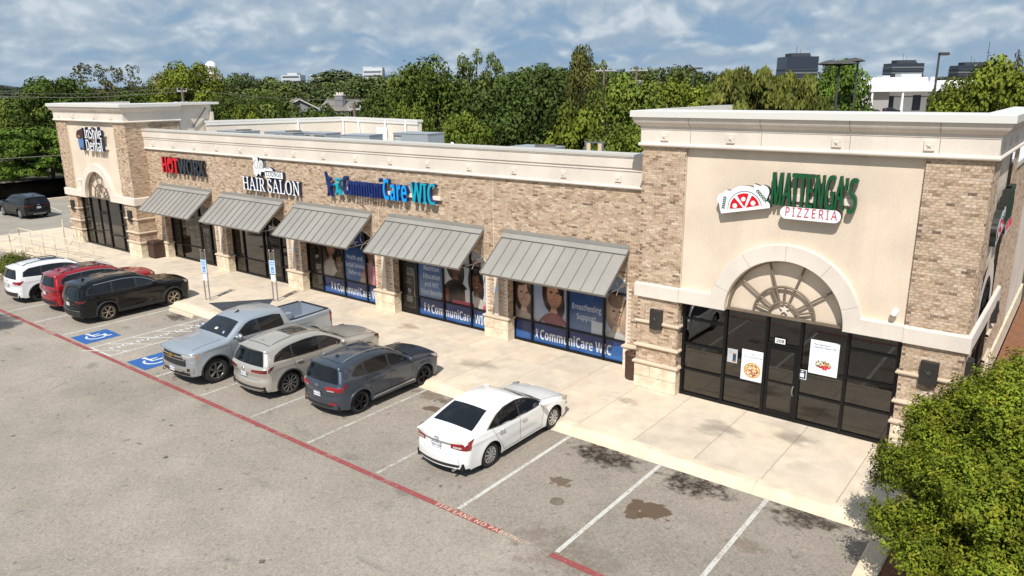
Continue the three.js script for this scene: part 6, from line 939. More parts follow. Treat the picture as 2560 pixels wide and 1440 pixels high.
truck.extra = ({ C, at, tF, surf, topPatch, tX, sidePatch }) => {
  const p = at(tF(1.055)); obj('badge', [rbx(-0.02, 0.02, -0.035, 0.035, -0.13, 0.13, 0.012), rbx(-0.021, 0.021, -0.06, 0.06, -0.06, 0.06, 0.012)].map(g => g.translate(p.x + 0.035, p.y, 0)), CM.gold, C);
  [0.55, 0.22, -0.22, -0.55].forEach(q => obj('hood_ridge', tube([2.5, 2.2, 1.9, 1.65].map(x => { const v = surf(at(tX(x)), q * (0.8 + 0.2 * (2.6 - x)), -0.004); return V(...v); }), 0.016, 12, 6), truck.paint, C));
  [1, -1].forEach(s => obj('fog_lamp', topPatch([[tF(0.70), s * 0.80], [tF(0.60), s * 0.80], [tF(0.60), s * 0.90], [tF(0.70), s * 0.90]], 0.028, 4, 4), CM.plastic, C));
  [1, -1].forEach(s => obj('tow_hook', new THREE.TorusGeometry(0.045, 0.014, 6, 16).translate(2.86, 0.5, s * 0.5), CM.plastic, C));
  obj('cab_rear_window', topPatch([[tX(-1.055), -0.7], [tX(-1.10), -0.74], [tX(-1.10), 0.74], [tX(-1.055), 0.7]], 0.005), CM.privacy, C);
  [1, -1].forEach(s => obj('running_board', rod(V(1.2, 0.45, s * 0.98), V(-0.95, 0.45, s * 0.98), 0.04), CM.plastic, C));
  obj('antenna_mast', rod(V(1.55, 1.36, 0.86), V(1.42, 1.62, 0.87), 0.006), CM.plastic, C);
  const t = tX(1.20); obj('windshield_sticker', [topPatch([[tX(1.27), -0.62], [tX(1.19), -0.60], [tX(1.19), -0.52], [tX(1.27), -0.54]], 0.007, 2, 2)], std(0.35, 0.48, 0.70, 0.4), C);
  obj('dash_paper', [topPatch([[tX(1.22), -0.12], [tX(1.14), -0.12], [tX(1.14), 0.04], [tX(1.22), 0.04]], 0.0065, 2, 2)], std(0.7, 0.66, 0.58, 0.6), C);
};
car('pickup_truck', 'silver crew-cab pickup truck backed in with its chrome nose to the lane', 'pickup', truck, [-17.95, 0, 2.14], -NORTH);
// black three-row suv
const boxy = (o) => { const k = o.k || 0; return { width: o.w, wb: o.wb, R: 0.375, sill: 0.28, belt: [1.10, 1.16], tumble: 0.36, paint: o.paint,
  prof: [[o.f - 0.16, 0.26, 0.12, 0.1], [o.f - 0.03, 0.45, 0.15, 0.14], [o.f, 0.72, 0.15, 0.15], [o.f - 0.03, 0.98, 0.13, 0.13], [o.f - 0.16, 1.10, 0.12, 0.08], [o.f - 0.7, 1.175, 0.11, 0.05], [1.15, 1.21, 0.1, 0.04], [1.02, 1.24, 0.09, 0.05], [0.38, 1.60, 0.08, 0.06], [0.08, 1.71, 0.08, 0.05], [-0.5, 1.765 + k, 0.08, 0.04], [-1.4, 1.75 + k, 0.08, 0.04], [o.r + 0.42, 1.68 + k, 0.07, 0.05], [o.r + 0.22, 1.63 + k, 0.05, 0.06], [o.r + 0.22, 1.58 + k, 0.05, 0.07], [o.r + 0.20, 1.50, 0.09, 0.08], [o.r + 0.09, 1.18, 0.11, 0.1], [o.r + 0.05, 1.08, 0.12, 0.12], [o.r + 0.02, 0.95, 0.13, 0.13], [o.r + 0.04, 0.78, 0.14, 0.14], [o.r, 0.64, 0.15, 0.15], [o.r, 0.46, 0.15, 0.15], [o.r + 0.12, 0.32, 0.12, 0.1]],
  windshield: [1.02, 0.34, 0.91, 0.88], rearGlass: { top: 1.56, bottom: 1.16, q: [0.83, 0.89] },
  windows: [[[0.78, 1.185], [0.56, 1.34], [0.24, 1.50], [-0.05, 1.56], [-0.10, 1.195]], [[-0.17, 1.20], [-0.12, 1.565], [-0.6, 1.60], [-1.05, 1.595], [-1.10, 1.21]], [[-1.17, 1.215], [-1.12, 1.59], [o.r + 0.75, 1.56], [o.r + 0.50, 1.42], [o.r + 0.46, 1.26]]],
  surround: [[0.88, 1.165], [0.56, 1.36], [0.22, 1.52], [-0.08, 1.582], [-0.6, 1.62], [-1.1, 1.615], [o.r + 0.73, 1.582], [o.r + 0.46, 1.44], [o.r + 0.42, 1.24], [-1.0, 1.185]],
  seams: [[[0.86, 1.15], [0.86, 0.75], [0.78, 0.38], [-0.12, 0.37], [-0.14, 0.75], [-0.14, 1.18]], [[-0.13, 0.37], [-0.82, 0.40], [-1.0, 0.66], [-1.12, 0.9], [-1.14, 1.19]]], hoodSeam: [o.f - 0.15, 1.05], roofSeam: [o.r + 0.6],
  handles: [[0.0, 1.02], [-0.96, 1.05]], mirror: [0.72, 1.18], rails: o.rails ?? [0.1, o.r + 0.6, 0.035], railMat: o.railMat || CM.plastic, bars: o.bars, fin: o.r + 0.75, clad: 0.065, cladMat: o.cladMat, sunroof: o.sunroof,
  tail: o.tail || [[[1.04, 0.96, 0.45, 1, 1.06, 0.93]]], tailSide: o.tailSide || [[[[o.r + 0.0, 0.93], [o.r + 0.04, 1.06], [o.r + 0.42, 1.09], [o.r + 0.32, 0.98]]]], headSide: [[[[o.f - 0.04, 0.92], [o.f - 0.17, 1.06], [o.f - 0.46, 1.09], [o.f - 0.36, 0.96]], CM.headlamp], [[[o.f - 0.12, 0.96], [o.f - 0.20, 1.03], [o.f - 0.36, 1.05], [o.f - 0.3, 0.98]], CM.amber]], head: [[[1.04, 0.92, 0.62, 1]]],
  rearBands: [['bumper_trim', 0.56, 0.32, 0.9, CM.plastic, 0.012, 0.84], ['hatch_seam', 0.735, 0.727, 0.72, CM.seam, 0.004], ...(o.bands || [])], frontBands: [['grille', 1.0, 0.62, 0.52, CM.plastic, 0.006]], plateR: [o.py || 0.86, o.plate], badgeR: 1.06, wiperR: 1.2, rim: o.rim || { kind: 'spoke', n: 6, w0: 0.03, w1: 0.06, size: 0.68 }, rimMat: o.rimMat || CM.blackRim, rimAccent: o.rimAccent, trim: o.trim, trimMat: CM.satin, extra: o.extra }; };
const blackPaint = paint(0.004, 0.004, 0.0045, 0, 0.25); blackPaint.specularIntensity = 0.25; blackPaint.clearcoat = 0.7;
car('parked_suv', 'black three-row suv with dark grey cladding, nearest the empty accessible bay', 'suv', boxy({ w: 1.97, wb: 2.87, f: 2.40, r: -2.58, paint: blackPaint, rails: null, plate: 'TXG-6203', rim: { kind: 'blade', n: 6, size: 0.70 }, rimMat: CM.goldRim, rimAccent: CM.blackRim, trim: [[[0.86, 1.175], [0.56, 1.365], [0.22, 1.525], [-0.08, 1.588], [-0.6, 1.626], [-1.1, 1.62], [-1.8, 1.59]]], tail: [[[1.03, 0.95, 0.60, 1], CM.lampDark]], tailSide: [[[[-2.58, 0.95], [-2.54, 1.04], [-2.2, 1.06], [-2.28, 0.98]], CM.lampDark]], bands: [['bumper_lip', 0.62, 0.59, 0.86, CM.satin, 0.014]] }), [-27.92, 0, 1.5], NORTH);
car('parked_suv', 'red crossover with black roof bars between the black suv and the white suv', 'suv', boxy({ w: 1.86, wb: 2.70, f: 2.28, r: -2.42, paint: paint(0.36, 0.006, 0.014, 0.35, 0.3), bars: [-0.15, -1.3], plate: 'RHV-7716', sunroof: [-0.3, -0.95, 0.5], trim: [[[0.86, 1.175], [0.56, 1.365], [0.22, 1.525], [-0.08, 1.588], [-0.6, 1.626], [-1.1, 1.62], [-1.7, 1.59]]], tail: [[[1.04, 0.97, 0.40, 1, 1.05, 0.95], CM.lampDark]], bands: [['tailgate_trim', 1.0, 0.97, 0.6, CM.satin, 0.012], ['bumper_stripe', 0.40, 0.375, 0.8, CM.lampRed, 0.018]] }), [-30.62, 0, 1.52], NORTH);
car('parked_suv', 'white suv with black roof rails and black wheels at the left end of the row', 'suv', boxy({ w: 1.82, wb: 2.67, f: 2.24, r: -2.34, paint: paint(0.78, 0.78, 0.78, 0, 0.3), plate: 'PDK-4471', bars: null, rim: { kind: 'twin', n: 5, size: 0.68 }, tail: [[[1.06, 0.97, 0.62, 1, 1.06, 0.90]], [[0.94, 0.89, 0.70, 0.95], CM.lampClear, 0.009]], sunroof: [-0.1, -0.85, 0.5], rails: [0.05, -1.75, 0.05], tailSide: [[[[-2.34, 0.88], [-2.30, 1.05], [-1.92, 1.08], [-2.05, 0.96]]]], bands: [['bumper_stripe', 0.38, 0.355, 0.85, CM.lampRed, 0.018]] }), [-33.52, 0, 2.05], NORTH);
// black suv across the far lot
car('parked_suv', 'black suv parked alone across the lot beyond the far tower', 'suv', boxy({ w: 1.98, wb: 2.95, f: 2.45, r: -2.65, paint: blackPaint, plate: 'GHK-5520', rimMat: CM.silverRim, tail: [[[1.05, 0.99, 0.42, 1], CM.lampDark]], bands: [['skid_plate', 0.42, 0.34, 0.5, CM.satin, 0.016]] }), [-60.9, 0, -6.15], Math.PI + 0.05);
// ---------- trees ----------
const barkMat = std(0.13, 0.105, 0.08, 0.95, { map: mottle });
function leafCloud(blobs, n, size, seed, o = {}) { // n bent leaves spread over blobs [x, y, z, r, tone]
  const R = rng(seed), pos = new Float32Array(n * 12), col = new Float32Array(n * 12), nor = new Float32Array(n * 12), idx = new Uint32Array(n * 6);
  const tot = blobs.reduce((s, b) => s + b[3] * b[3], 0); let acc = 0, bi = 0, k = 0; const d = new THREE.Vector3(), t = new THREE.Vector3(), u = new THREE.Vector3(), c = new THREE.Vector3();
  for (let i = 0; i < n; i++) {
    while (bi < blobs.length - 1 && i / n > (acc + blobs[bi][3] ** 2) / tot) { acc += blobs[bi][3] ** 2; bi++; }
    const b = blobs[bi]; const cz = lerp(-0.75, 1, R()), a = R() * 6.2832, q = Math.sqrt(1 - cz * cz); d.set(q * Math.cos(a), cz, q * Math.sin(a));
    const rad = b[3] * (0.55 + 0.5 * Math.sqrt(R())) * (1 + (R() < 0.1 ? 0.35 * R() : 0)); c.copy(d).multiplyScalar(rad); c.y *= (o.flat || 0.85); c.x += b[0]; c.y += b[1]; c.z += b[2];
    d.x += (R() - 0.5) * 1.5; d.y += 0.35 + (R() - 0.5) * 1.2; d.z += (R() - 0.5) * 1.5; d.normalize();
    t.set(R() - 0.5, (R() - 0.5) * 0.6 + (o.droop || 0), R() - 0.5).cross(d).normalize(); if (o.droop) { t.set((R() - 0.5) * 0.7, -o.droop, (R() - 0.5) * 0.7).normalize(); d.addScaledVector(t, -d.dot(t)).normalize(); } u.crossVectors(d, t);
    const s = size * (0.6 + 0.8 * R()), L = s * (o.long || 1.25), wd = s * 0.5, f = (0.80 + 0.40 * R()) * b[4], y = 0.9 + 0.25 * R();
    const P = [[-L / 2, 0, 0], [0, wd, 0.14 * s], [L / 2, 0, -0.1 * s], [0, -wd, 0.14 * s]];
    P.forEach(([x, v, w], m) => { const o3 = (i * 4 + m) * 3; pos[o3] = c.x + t.x * x + u.x * v + d.x * w; pos[o3 + 1] = c.y + t.y * x + u.y * v + d.y * w; pos[o3 + 2] = c.z + t.z * x + u.z * v + d.z * w; nor[o3] = d.x; nor[o3 + 1] = d.y; nor[o3 + 2] = d.z; col[o3] = f * y; col[o3 + 1] = f; col[o3 + 2] = f * (0.8 + 0.3 * R()); });
    idx.set([i * 4, i * 4 + 2, i * 4 + 1, i * 4, i * 4 + 3, i * 4 + 2], k); k += 6;
  }
  const g = new THREE.BufferGeometry(); g.setAttribute('position', new THREE.BufferAttribute(pos, 3)); g.setAttribute('normal', new THREE.BufferAttribute(nor, 3)); g.setAttribute('color', new THREE.BufferAttribute(col, 3)); g.setIndex(new THREE.BufferAttribute(idx, 1)); return g;
}
function blobsFor(kind, seed) { // crown clumps inside a unit tree: height 1, radius 0.5
  const R = rng(seed), out = [], put = (x, y, z, r) => out.push([x, y, z, r, 0.60 + 0.80 * R()]);
  const shell = (n, y0, y1, rad, r0, r1, fill = 0.5) => { for (let i = 0; i < n; i++) { const v = (i + R()) / n, a = i * 2.399 + R() * 0.8, h = lerp(y0, y1, v), q = rad(v) * (fill + (1 - fill) * Math.sqrt(R())); put(q * Math.cos(a), h, q * Math.sin(a), lerp(r0, r1, R())); } };
  if (kind === 'cone') { shell(46, 0.16, 0.97, v => 0.40 * Math.pow(1 - v, 0.75) + 0.03, 0.06, 0.12); } else if (kind === 'sparse') { shell(24, 0.18, 0.66, v => 0.42 * Math.sin(0.5 + 2.2 * v), 0.10, 0.16); shell(26, 0.62, 0.97, v => 0.36 * (1 - 0.5 * v), 0.03, 0.065, 0.2); } else if (kind === 'feather') { shell(60, 0.10, 0.95, v => 0.44 * Math.sin(0.45 + 2.3 * v), 0.06, 0.11); } else if (kind === 'willow') { shell(44, 0.08, 0.92, v => 0.46 * Math.sin(0.7 + 2.1 * v), 0.08, 0.14); } else if (kind === 'spread') { shell(30, 0.2, 0.8, v => 0.40 * Math.sin(0.4 + 2.4 * v), 0.09, 0.15); shell(16, 0.72, 0.96, v => 0.50 * (1 - 0.35 * v), 0.05, 0.09, 0.3); } else if (kind === 'bush') { shell(30, 0.15, 0.9, v => 0.42 * Math.sin(0.5 + 2.3 * v), 0.09, 0.15); } else { const n = /dense/.test(kind) ? 54 : 44; shell(n, 0.14, 0.90, v => 0.44 * Math.pow(Math.sin(0.38 + 2.45 * v), 0.8), 0.09, /dense/.test(kind) ? 0.16 : 0.15, 0.55); shell(14, 0.66, 0.95, v => 0.28 * (1 - v * 0.6), 0.05, 0.09, 0.3); }
  return out;
}
function trunkGeo(seed, kind) {
  const R = rng(seed), g = [], top = kind === 'cone' ? 0.9 : 0.5; g.push(rod(V(0, 0, 0), V(0.02, top * 0.5, 0.01), 0.026, 0.02, 8), rod(V(0.02, top * 0.5, 0.01), V(0, top, 0), 0.02, 0.010, 8));
  for (let i = 0; i < 8; i++) { const a = i * 2.4 + R(), y = lerp(0.2, top, i / 8), l = (kind === 'cone' ? 0.09 : 0.2) + 0.16 * R() * (kind === 'cone' ? 0.5 : 1), m = V(0.5 * l * Math.cos(a), y + 0.12, 0.5 * l * Math.sin(a)); g.push(rod(V(0.01, y, 0), m, 0.012, 0.008, 6), rod(m, V(l * Math.cos(a), y + (kind === 'cone' ? 0.06 : 0.22 + 0.22 * R()), l * Math.sin(a)), 0.008, 0.003, 5)); }
  return merged(g);
}
const KINDS = { round: [12500, 0.0225, {}], dense: [15000, 0.021, {}], cone: [10000, 0.020, {}], sparse: [7500, 0.019, {}], feather: [13000, 0.021, { long: 2.0, droop: -0.6 }], willow: [13000, 0.022, { long: 2.0, droop: 0.4, flat: 0.55 }], spread: [10000, 0.022, {}], bush: [6000, 0.036, {}], maple: [11000, 0.026, {}], far: [5200, 0.034, {}], fardense: [5600, 0.032, {}] };
const crowns = {}, trunks = {};
for (const k of Object.keys(KINDS)) { const n = ['round', 'dense', 'far'].includes(k) ? 3 : 1; crowns[k] = [...Array(n)].map((_, i) => leafCloud(blobsFor(k, 70 + i * 13 + k.length), KINDS[k][0], KINDS[k][1], 500 + i + k.length * 7, KINDS[k][2])); trunks[k] = trunkGeo(9 + k.length, k); }
const leafTone = { round: [0.106, 0.142, 0.018], dense: [0.068, 0.098, 0.015], cone: [0.095, 0.100, 0.024], sparse: [0.085, 0.085, 0.030], feather: [0.130, 0.145, 0.030], willow: [0.090, 0.150, 0.022], spread: [0.090, 0.120, 0.028], bush: [0.130, 0.165, 0.028], maple: [0.085, 0.140, 0.025] };
const leafMats = {};
function leafMat(rgb) { const k = rgb.map(v => v.toFixed(3)).join(); return leafMats[k] ??= new THREE.MeshPhysicalMaterial({ color: new THREE.Color().setRGB(...rgb), vertexColors: true, roughness: 0.7, specularIntensity: 0.35, side: THREE.DoubleSide }); }
const TR = rng(404);
function tree(kind, x, z, h, w, label, group, rgb, y = 0) {
  const T = thing(kind === 'bush' ? 'small_tree' : 'tree', label, 'tree', [x, y, z], TR() * 6.28, group);
  const tr = shade(new THREE.Mesh(trunks[kind], barkMat)); tr.name = 'trunk'; const cr = shade(new THREE.Mesh(crowns[kind][Math.floor(TR() * crowns[kind].length)], leafMat(rgb))); cr.name = 'crown';
  T.add(tr, cr); T.scale.set(w, h, w); return T;
}
const woods = [
  [-87.7, -15.1, 5.7, 8.5, 'willow', 'bright green drooping tree behind the black suv, at the left edge'],
  [-86.9, -18.4, 5.9, 8.3, 'willow', 'bright green drooping tree left of the far tower, right of another like it'],
  [-123.6, -30.3, 9.3, 10.8, 'round', 'pale green round treetop left of the far tower, near the skyline'],
  [-111.9, -29.9, 12.0, 10.6, 'round', 'dark green tree rising left behind the far tower cornice'],
  [-116.5, -37.4, 13.7, 10.8, 'sparse', 'thin-topped brownish tree behind the middle of the far tower'],
  [-108.6, -38.1, 13.3, 8.1, 'sparse', 'thin-topped tree behind the far tower, right of a similar one'],
  [-96.6, -33.2, 9.8, 9.4, 'round', 'dark green tree low behind the far tower cornice'],
  [-99.5, -39.7, 12.4, 8.3, 'round', 'olive green tree behind the right half of the far tower'],
  [-91.4, -38.6, 13.7, 8.9, 'round', 'tall yellow-green tree rising right behind the far tower'],
  [-81.3, -37.0, 8.9, 7.4, 'dense', 'dark tree right of the far tower, above the cream rear wall'],
  [-66.3, -30.0, 7.9, 3.8, 'bush', 'small yellow-green bush above the cream rear wall'],
  [-84.6, -45.0, 9.2, 5.3, 'dense', 'dark tree left of the grey-roofed gable house'],
  [-53.5, -29.5, 8.0, 4.1, 'bush', 'small dark tree between the two house roofs'],
  [-50.4, -32.0, 8.2, 3.7, 'bush', 'small dark tree in front of the house with chimney'],
  [-52.1, -36.4, 9.5, 6.7, 'dense', 'dark tree right of the house with chimney'],
  [-37.7, -27.4, 11.8, 7.1, 'dense', 'big dark green tree left of the pair in the middle of the photo'],
  [-37.1, -33.3, 12.4, 5.6, 'spread', 'spreading tree with branches reaching right against the sky'],
  [-32.1, -20.2, 8.6, 4.0, 'round', 'mid green tree right behind the end of the cream rear wall'],
  [-26.5, -19.1, 8.1, 4.2, 'round', 'mid green tree behind the white gooseneck vent pipe'],
  [-26.7, -25.0, 10.3, 7.7, 'dense', 'very dark rounded tree in the middle above the low rooftop unit'],
  [-46.4, -54.9, 12.2, 9.9, 'round', 'mid green tree behind the very dark rounded tree'],
  [-31.6, -40.5, 13.2, 5.1, 'cone', 'tall pointed tree with a brownish top, highest in the photo'],
  [-21.0, -23.5, 8.4, 3.7, 'bush', 'yellowish young tree left behind the steel rack on the roof'],
  [-24.2, -34.9, 10.5, 6.6, 'round', 'light green tree left of the near tower, upper one'],
  [-17.3, -23.6, 7.7, 4.7, 'round', 'mid green tree touching the left end of the near tower cornice'],
  [-17.4, -20.5, 6.8, 2.9, 'bush', 'low green tree behind the steel rack on the roof'],
  [-23.9, -43.0, 10.4, 6.6, 'round', 'yellow-green tree above the left end of the near tower'],
  [-23.3, -48.5, 9.9, 5.6, 'round', 'yellow-green tree left of the feathery one above the near tower'],
  [-17.6, -43.0, 11.3, 7.1, 'feather', 'feathery olive tree above the middle of the near tower, left one'],
  [-15.6, -47.0, 10.9, 6.1, 'feather', 'feathery olive tree left of the lamp posts above the near tower'],
  [-18.5, -71.5, 12.2, 6.4, 'maple', 'rounded bright green tree behind the twin lamp posts'],
  [-6.1, -53.8, 8.8, 2.6, 'bush', 'small thin shrub beside the white building at the near tower'],
  [-3.8, -47.9, 9.7, 4.9, 'round', 'yellow-green tree right of the white building'],
  [-1.2, -42.6, 11.3, 6.7, 'round', 'large yellow-green tree at the right edge above the near tower'],
  [-0.2, -46.3, 11.8, 3.2, 'sparse', 'thin twiggy treetop at the upper right corner'],
];
const rearWoods = [
  [-137.3, -70.6, 12.5, 9.6], [-143.2, -79.5, 13.7, 9.4], [-148.1, -88.7, 13.0, 11.8], [-151.2, -99.1, 12.2, 13.5], [-155.5, -108.9, 12.3, 12.2], [-159.8, -119.7, 15.3, 18.2],
  [-130.9, -102.1, 13.0, 12.7], [-134.3, -112.7, 13.3, 12.5], [-93.5, -78.6, 12.5, 7.6], [-77.7, -91.1, 12.7, 9.0], [-69.4, -84.6, 13.3, 7.7], [-65.9, -87.3, 13.2, 7.7],
  [-55.5, -82.5, 13.8, 4.7], [-74.6, -120.0, 13.5, 9.6], [-76.0, -132.3, 14.2, 10.3], [-71.9, -135.5, 14.0, 9.4], [-59.2, -119.2, 14.1, 7.5], [-77.8, -170.2, 13.7, 12.2],
  [-77.8, -183.1, 13.1, 11.8], [-31.2, -74.4, 11.3, 5.3], [-130.3, -62.6, 11.5, 9.0], [-104.4, -53.4, 9.8, 8.8], [-112.3, -63.2, 10.3, 10.4], [-141.7, -92.3, 9.3, 13.6],
  [-141.7, -99.1, 9.7, 14.0], [-133.3, -99.3, 10.4, 13.6], [-79.5, -62.4, 9.8, 8.8], [-70.9, -55.9, 9.6, 7.5], [-80.9, -41.1, 8.4, 6.1], [-84.4, -51.0, 6.8, 6.7],
  [-72.3, -47.4, 7.1, 7.1], [-53.8, -48.3, 10.1, 6.7], [-49.0, -62.8, 10.5, 7.4], [-41.5, -58.0, 10.1, 6.7], [-33.5, -48.1, 8.9, 6.5], [-37.4, -63.6, 9.4, 7.4],
  [-29.4, -51.1, 8.3, 5.8], [-30.3, -61.1, 8.8, 6.4], [-29.3, -67.2, 9.1, 7.2], [-41.5, -28.3, 7.7, 4.3], [-39.6, -35.3, 8.6, 5.3], [-25.2, -27.8, 7.4, 3.3],
  [-44.8, -36.7, 8.9, 4.5], [-126.7, -65.3, 11.1, 7.5], [-127.3, -78.0, 11.1, 9.6], [-122.0, -49.0, 10.4, 9.4], [-128.3, -44.1, 10.5, 9.4], [-25.5, -70.4, 9.5, 6.7],
  [-19.0, -64.8, 9.1, 5.3], [-3.7, -61.1, 9.4, 4.8],
];
for (const [x, z, h, w, kind, label] of woods) {
  let c = [...leafTone[kind]]; if (/yellow/.test(label)) c = [0.135, 0.165, 0.018]; if (/pale|light/.test(label)) c = [0.125, 0.165, 0.025]; if (/dark/.test(label) && kind !== 'dense') c = [0.062, 0.098, 0.015]; if (/very dark/.test(label)) c = [0.048, 0.074, 0.014]; if (/olive/.test(label) && kind !== 'feather') c = [0.115, 0.125, 0.028]; if (/bright/.test(label)) c = [0.10, 0.165, 0.022];
  tree(kind, x, z, h * ({ feather: 0.93, cone: 0.93, round: 0.97 }[kind] || 0.98), w * 1.12, label, null, c);
}
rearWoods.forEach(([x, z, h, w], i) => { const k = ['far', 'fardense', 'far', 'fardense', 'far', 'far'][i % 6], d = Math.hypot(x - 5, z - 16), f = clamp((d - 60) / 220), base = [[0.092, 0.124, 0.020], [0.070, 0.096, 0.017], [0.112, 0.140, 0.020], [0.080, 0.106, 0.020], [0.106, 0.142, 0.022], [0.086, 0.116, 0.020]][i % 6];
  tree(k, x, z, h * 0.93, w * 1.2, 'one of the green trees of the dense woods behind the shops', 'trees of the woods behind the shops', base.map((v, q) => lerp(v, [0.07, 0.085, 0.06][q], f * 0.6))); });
{ // undergrowth and far treetops that read as one mass
  const R = rng(77), mk = (name, n, place, geo, rgb) => { const m = new THREE.InstancedMesh(geo, leafMat(rgb), n), q = new THREE.Object3D(), c = new THREE.Color(); for (let i = 0; i < n; i++) { place(q, i); q.updateMatrix(); m.setMatrixAt(i, q.matrix); const t = 0.7 + 0.6 * R(); m.setColorAt(i, c.setRGB(t, t * (0.95 + 0.1 * R()), t)); } m.castShadow = m.receiveShadow = true; m.name = numbered(name); m.userData = { kind: 'stuff', label: name === 'undergrowth' ? 'green undergrowth beneath the trees behind the shops' : 'distant wooded skyline behind the nearer trees', category: name === 'undergrowth' ? 'undergrowth' : 'woods' }; scene.add(m); };
  const low = leafCloud(blobsFor('bush', 5), 2200, 0.05, 61), far = leafCloud(blobsFor('round', 8), 3000, 0.040, 62);
  mk('undergrowth', 620, (q) => { const t = R(); const x = lerp(-135, 2, t), zb = lerp(-22, -19, t) - (x < -75 ? 6 : 0); q.position.set(x, -0.4, zb - R() * R() * 60 - (x > -12 ? 18 : 0)); const s = 3 + 3.5 * R(); q.scale.set(s * 1.3, s, s * 1.3); q.rotation.y = R() * 6; }, low, [0.085, 0.11, 0.026]);
  mk('far_woods', 900, (q) => { let a = lerp(-1.38, 0.15, R()), d = 190 + 620 * R() * R(); if (a > -0.27 && a < -0.08 && d < 340) d += 300; q.position.set(5 + d * Math.sin(a), -1, 16 - d * Math.cos(a)); const s = 6.2 + 2.6 * R() + d * 0.0105; q.scale.set(s * 1.4, s, s * 1.4); q.rotation.y = R() * 6; }, far, [0.065, 0.082, 0.045]);
  // blue-grey hill at the left edge
  const hill = new THREE.SphereGeometry(1, 48, 16, 0, Math.PI * 2, 0, Math.PI / 2); const p = hill.attributes.position; for (let i = 0; i < p.count; i++) p.setY(i, p.getY(i) * (0.9 + 0.2 * vnoise(p.getX(i) * 6, p.getZ(i) * 6, 3)));
  struct(obj('hills', hill.scale(260, 38, 120).rotateY(0.9).translate(-1560, -6, -330), std(0.035, 0.045, 0.05, 1)));
}
// ---------- the tree at the kerb corner, close to the camera ----------
function sprayGeo(seed, n) { // a twig with small oval leaves
  const R = rng(seed), pos = [], col = [], nor = []; const d = new THREE.Vector3(), t = new THREE.Vector3(), u = new THREE.Vector3();
  for (let i = 0; i < n; i++) {
    const f = i / n, bx0 = (R() - 0.5) * 0.16 * (1 - 0.4 * f), bz0 = (R() - 0.5) * 0.16 * (1 - 0.4 * f), by = f * 0.26 + (R() - 0.5) * 0.06; d.set(R() - 0.5, 0.75, R() - 0.5).normalize(); t.set(R() - 0.5, (R() - 0.5) * 0.8, R() - 0.5).cross(d).normalize(); u.crossVectors(d, t);
    const L = 0.044 + 0.030 * R(), w = L * 0.52, g = 0.75 + 0.5 * R(), P = [[0, 0, 0], [L * 0.35, w * 0.5, 0.006], [L, 0, -0.004], [L * 0.35, -w * 0.5, 0.006]].map(([x, v, h]) => [bx0 + t.x * x + u.x * v + d.x * h, by + t.y * x + u.y * v + d.y * h, bz0 + t.z * x + u.z * v + d.z * h]);
    for (const k of [0, 1, 2, 3]) { pos.push(...P[k]); nor.push(d.x, d.y, d.z); col.push(g * (0.9 + 0.2 * f), g, g * 0.85); }
  }
  return { pos, nor, col };
}
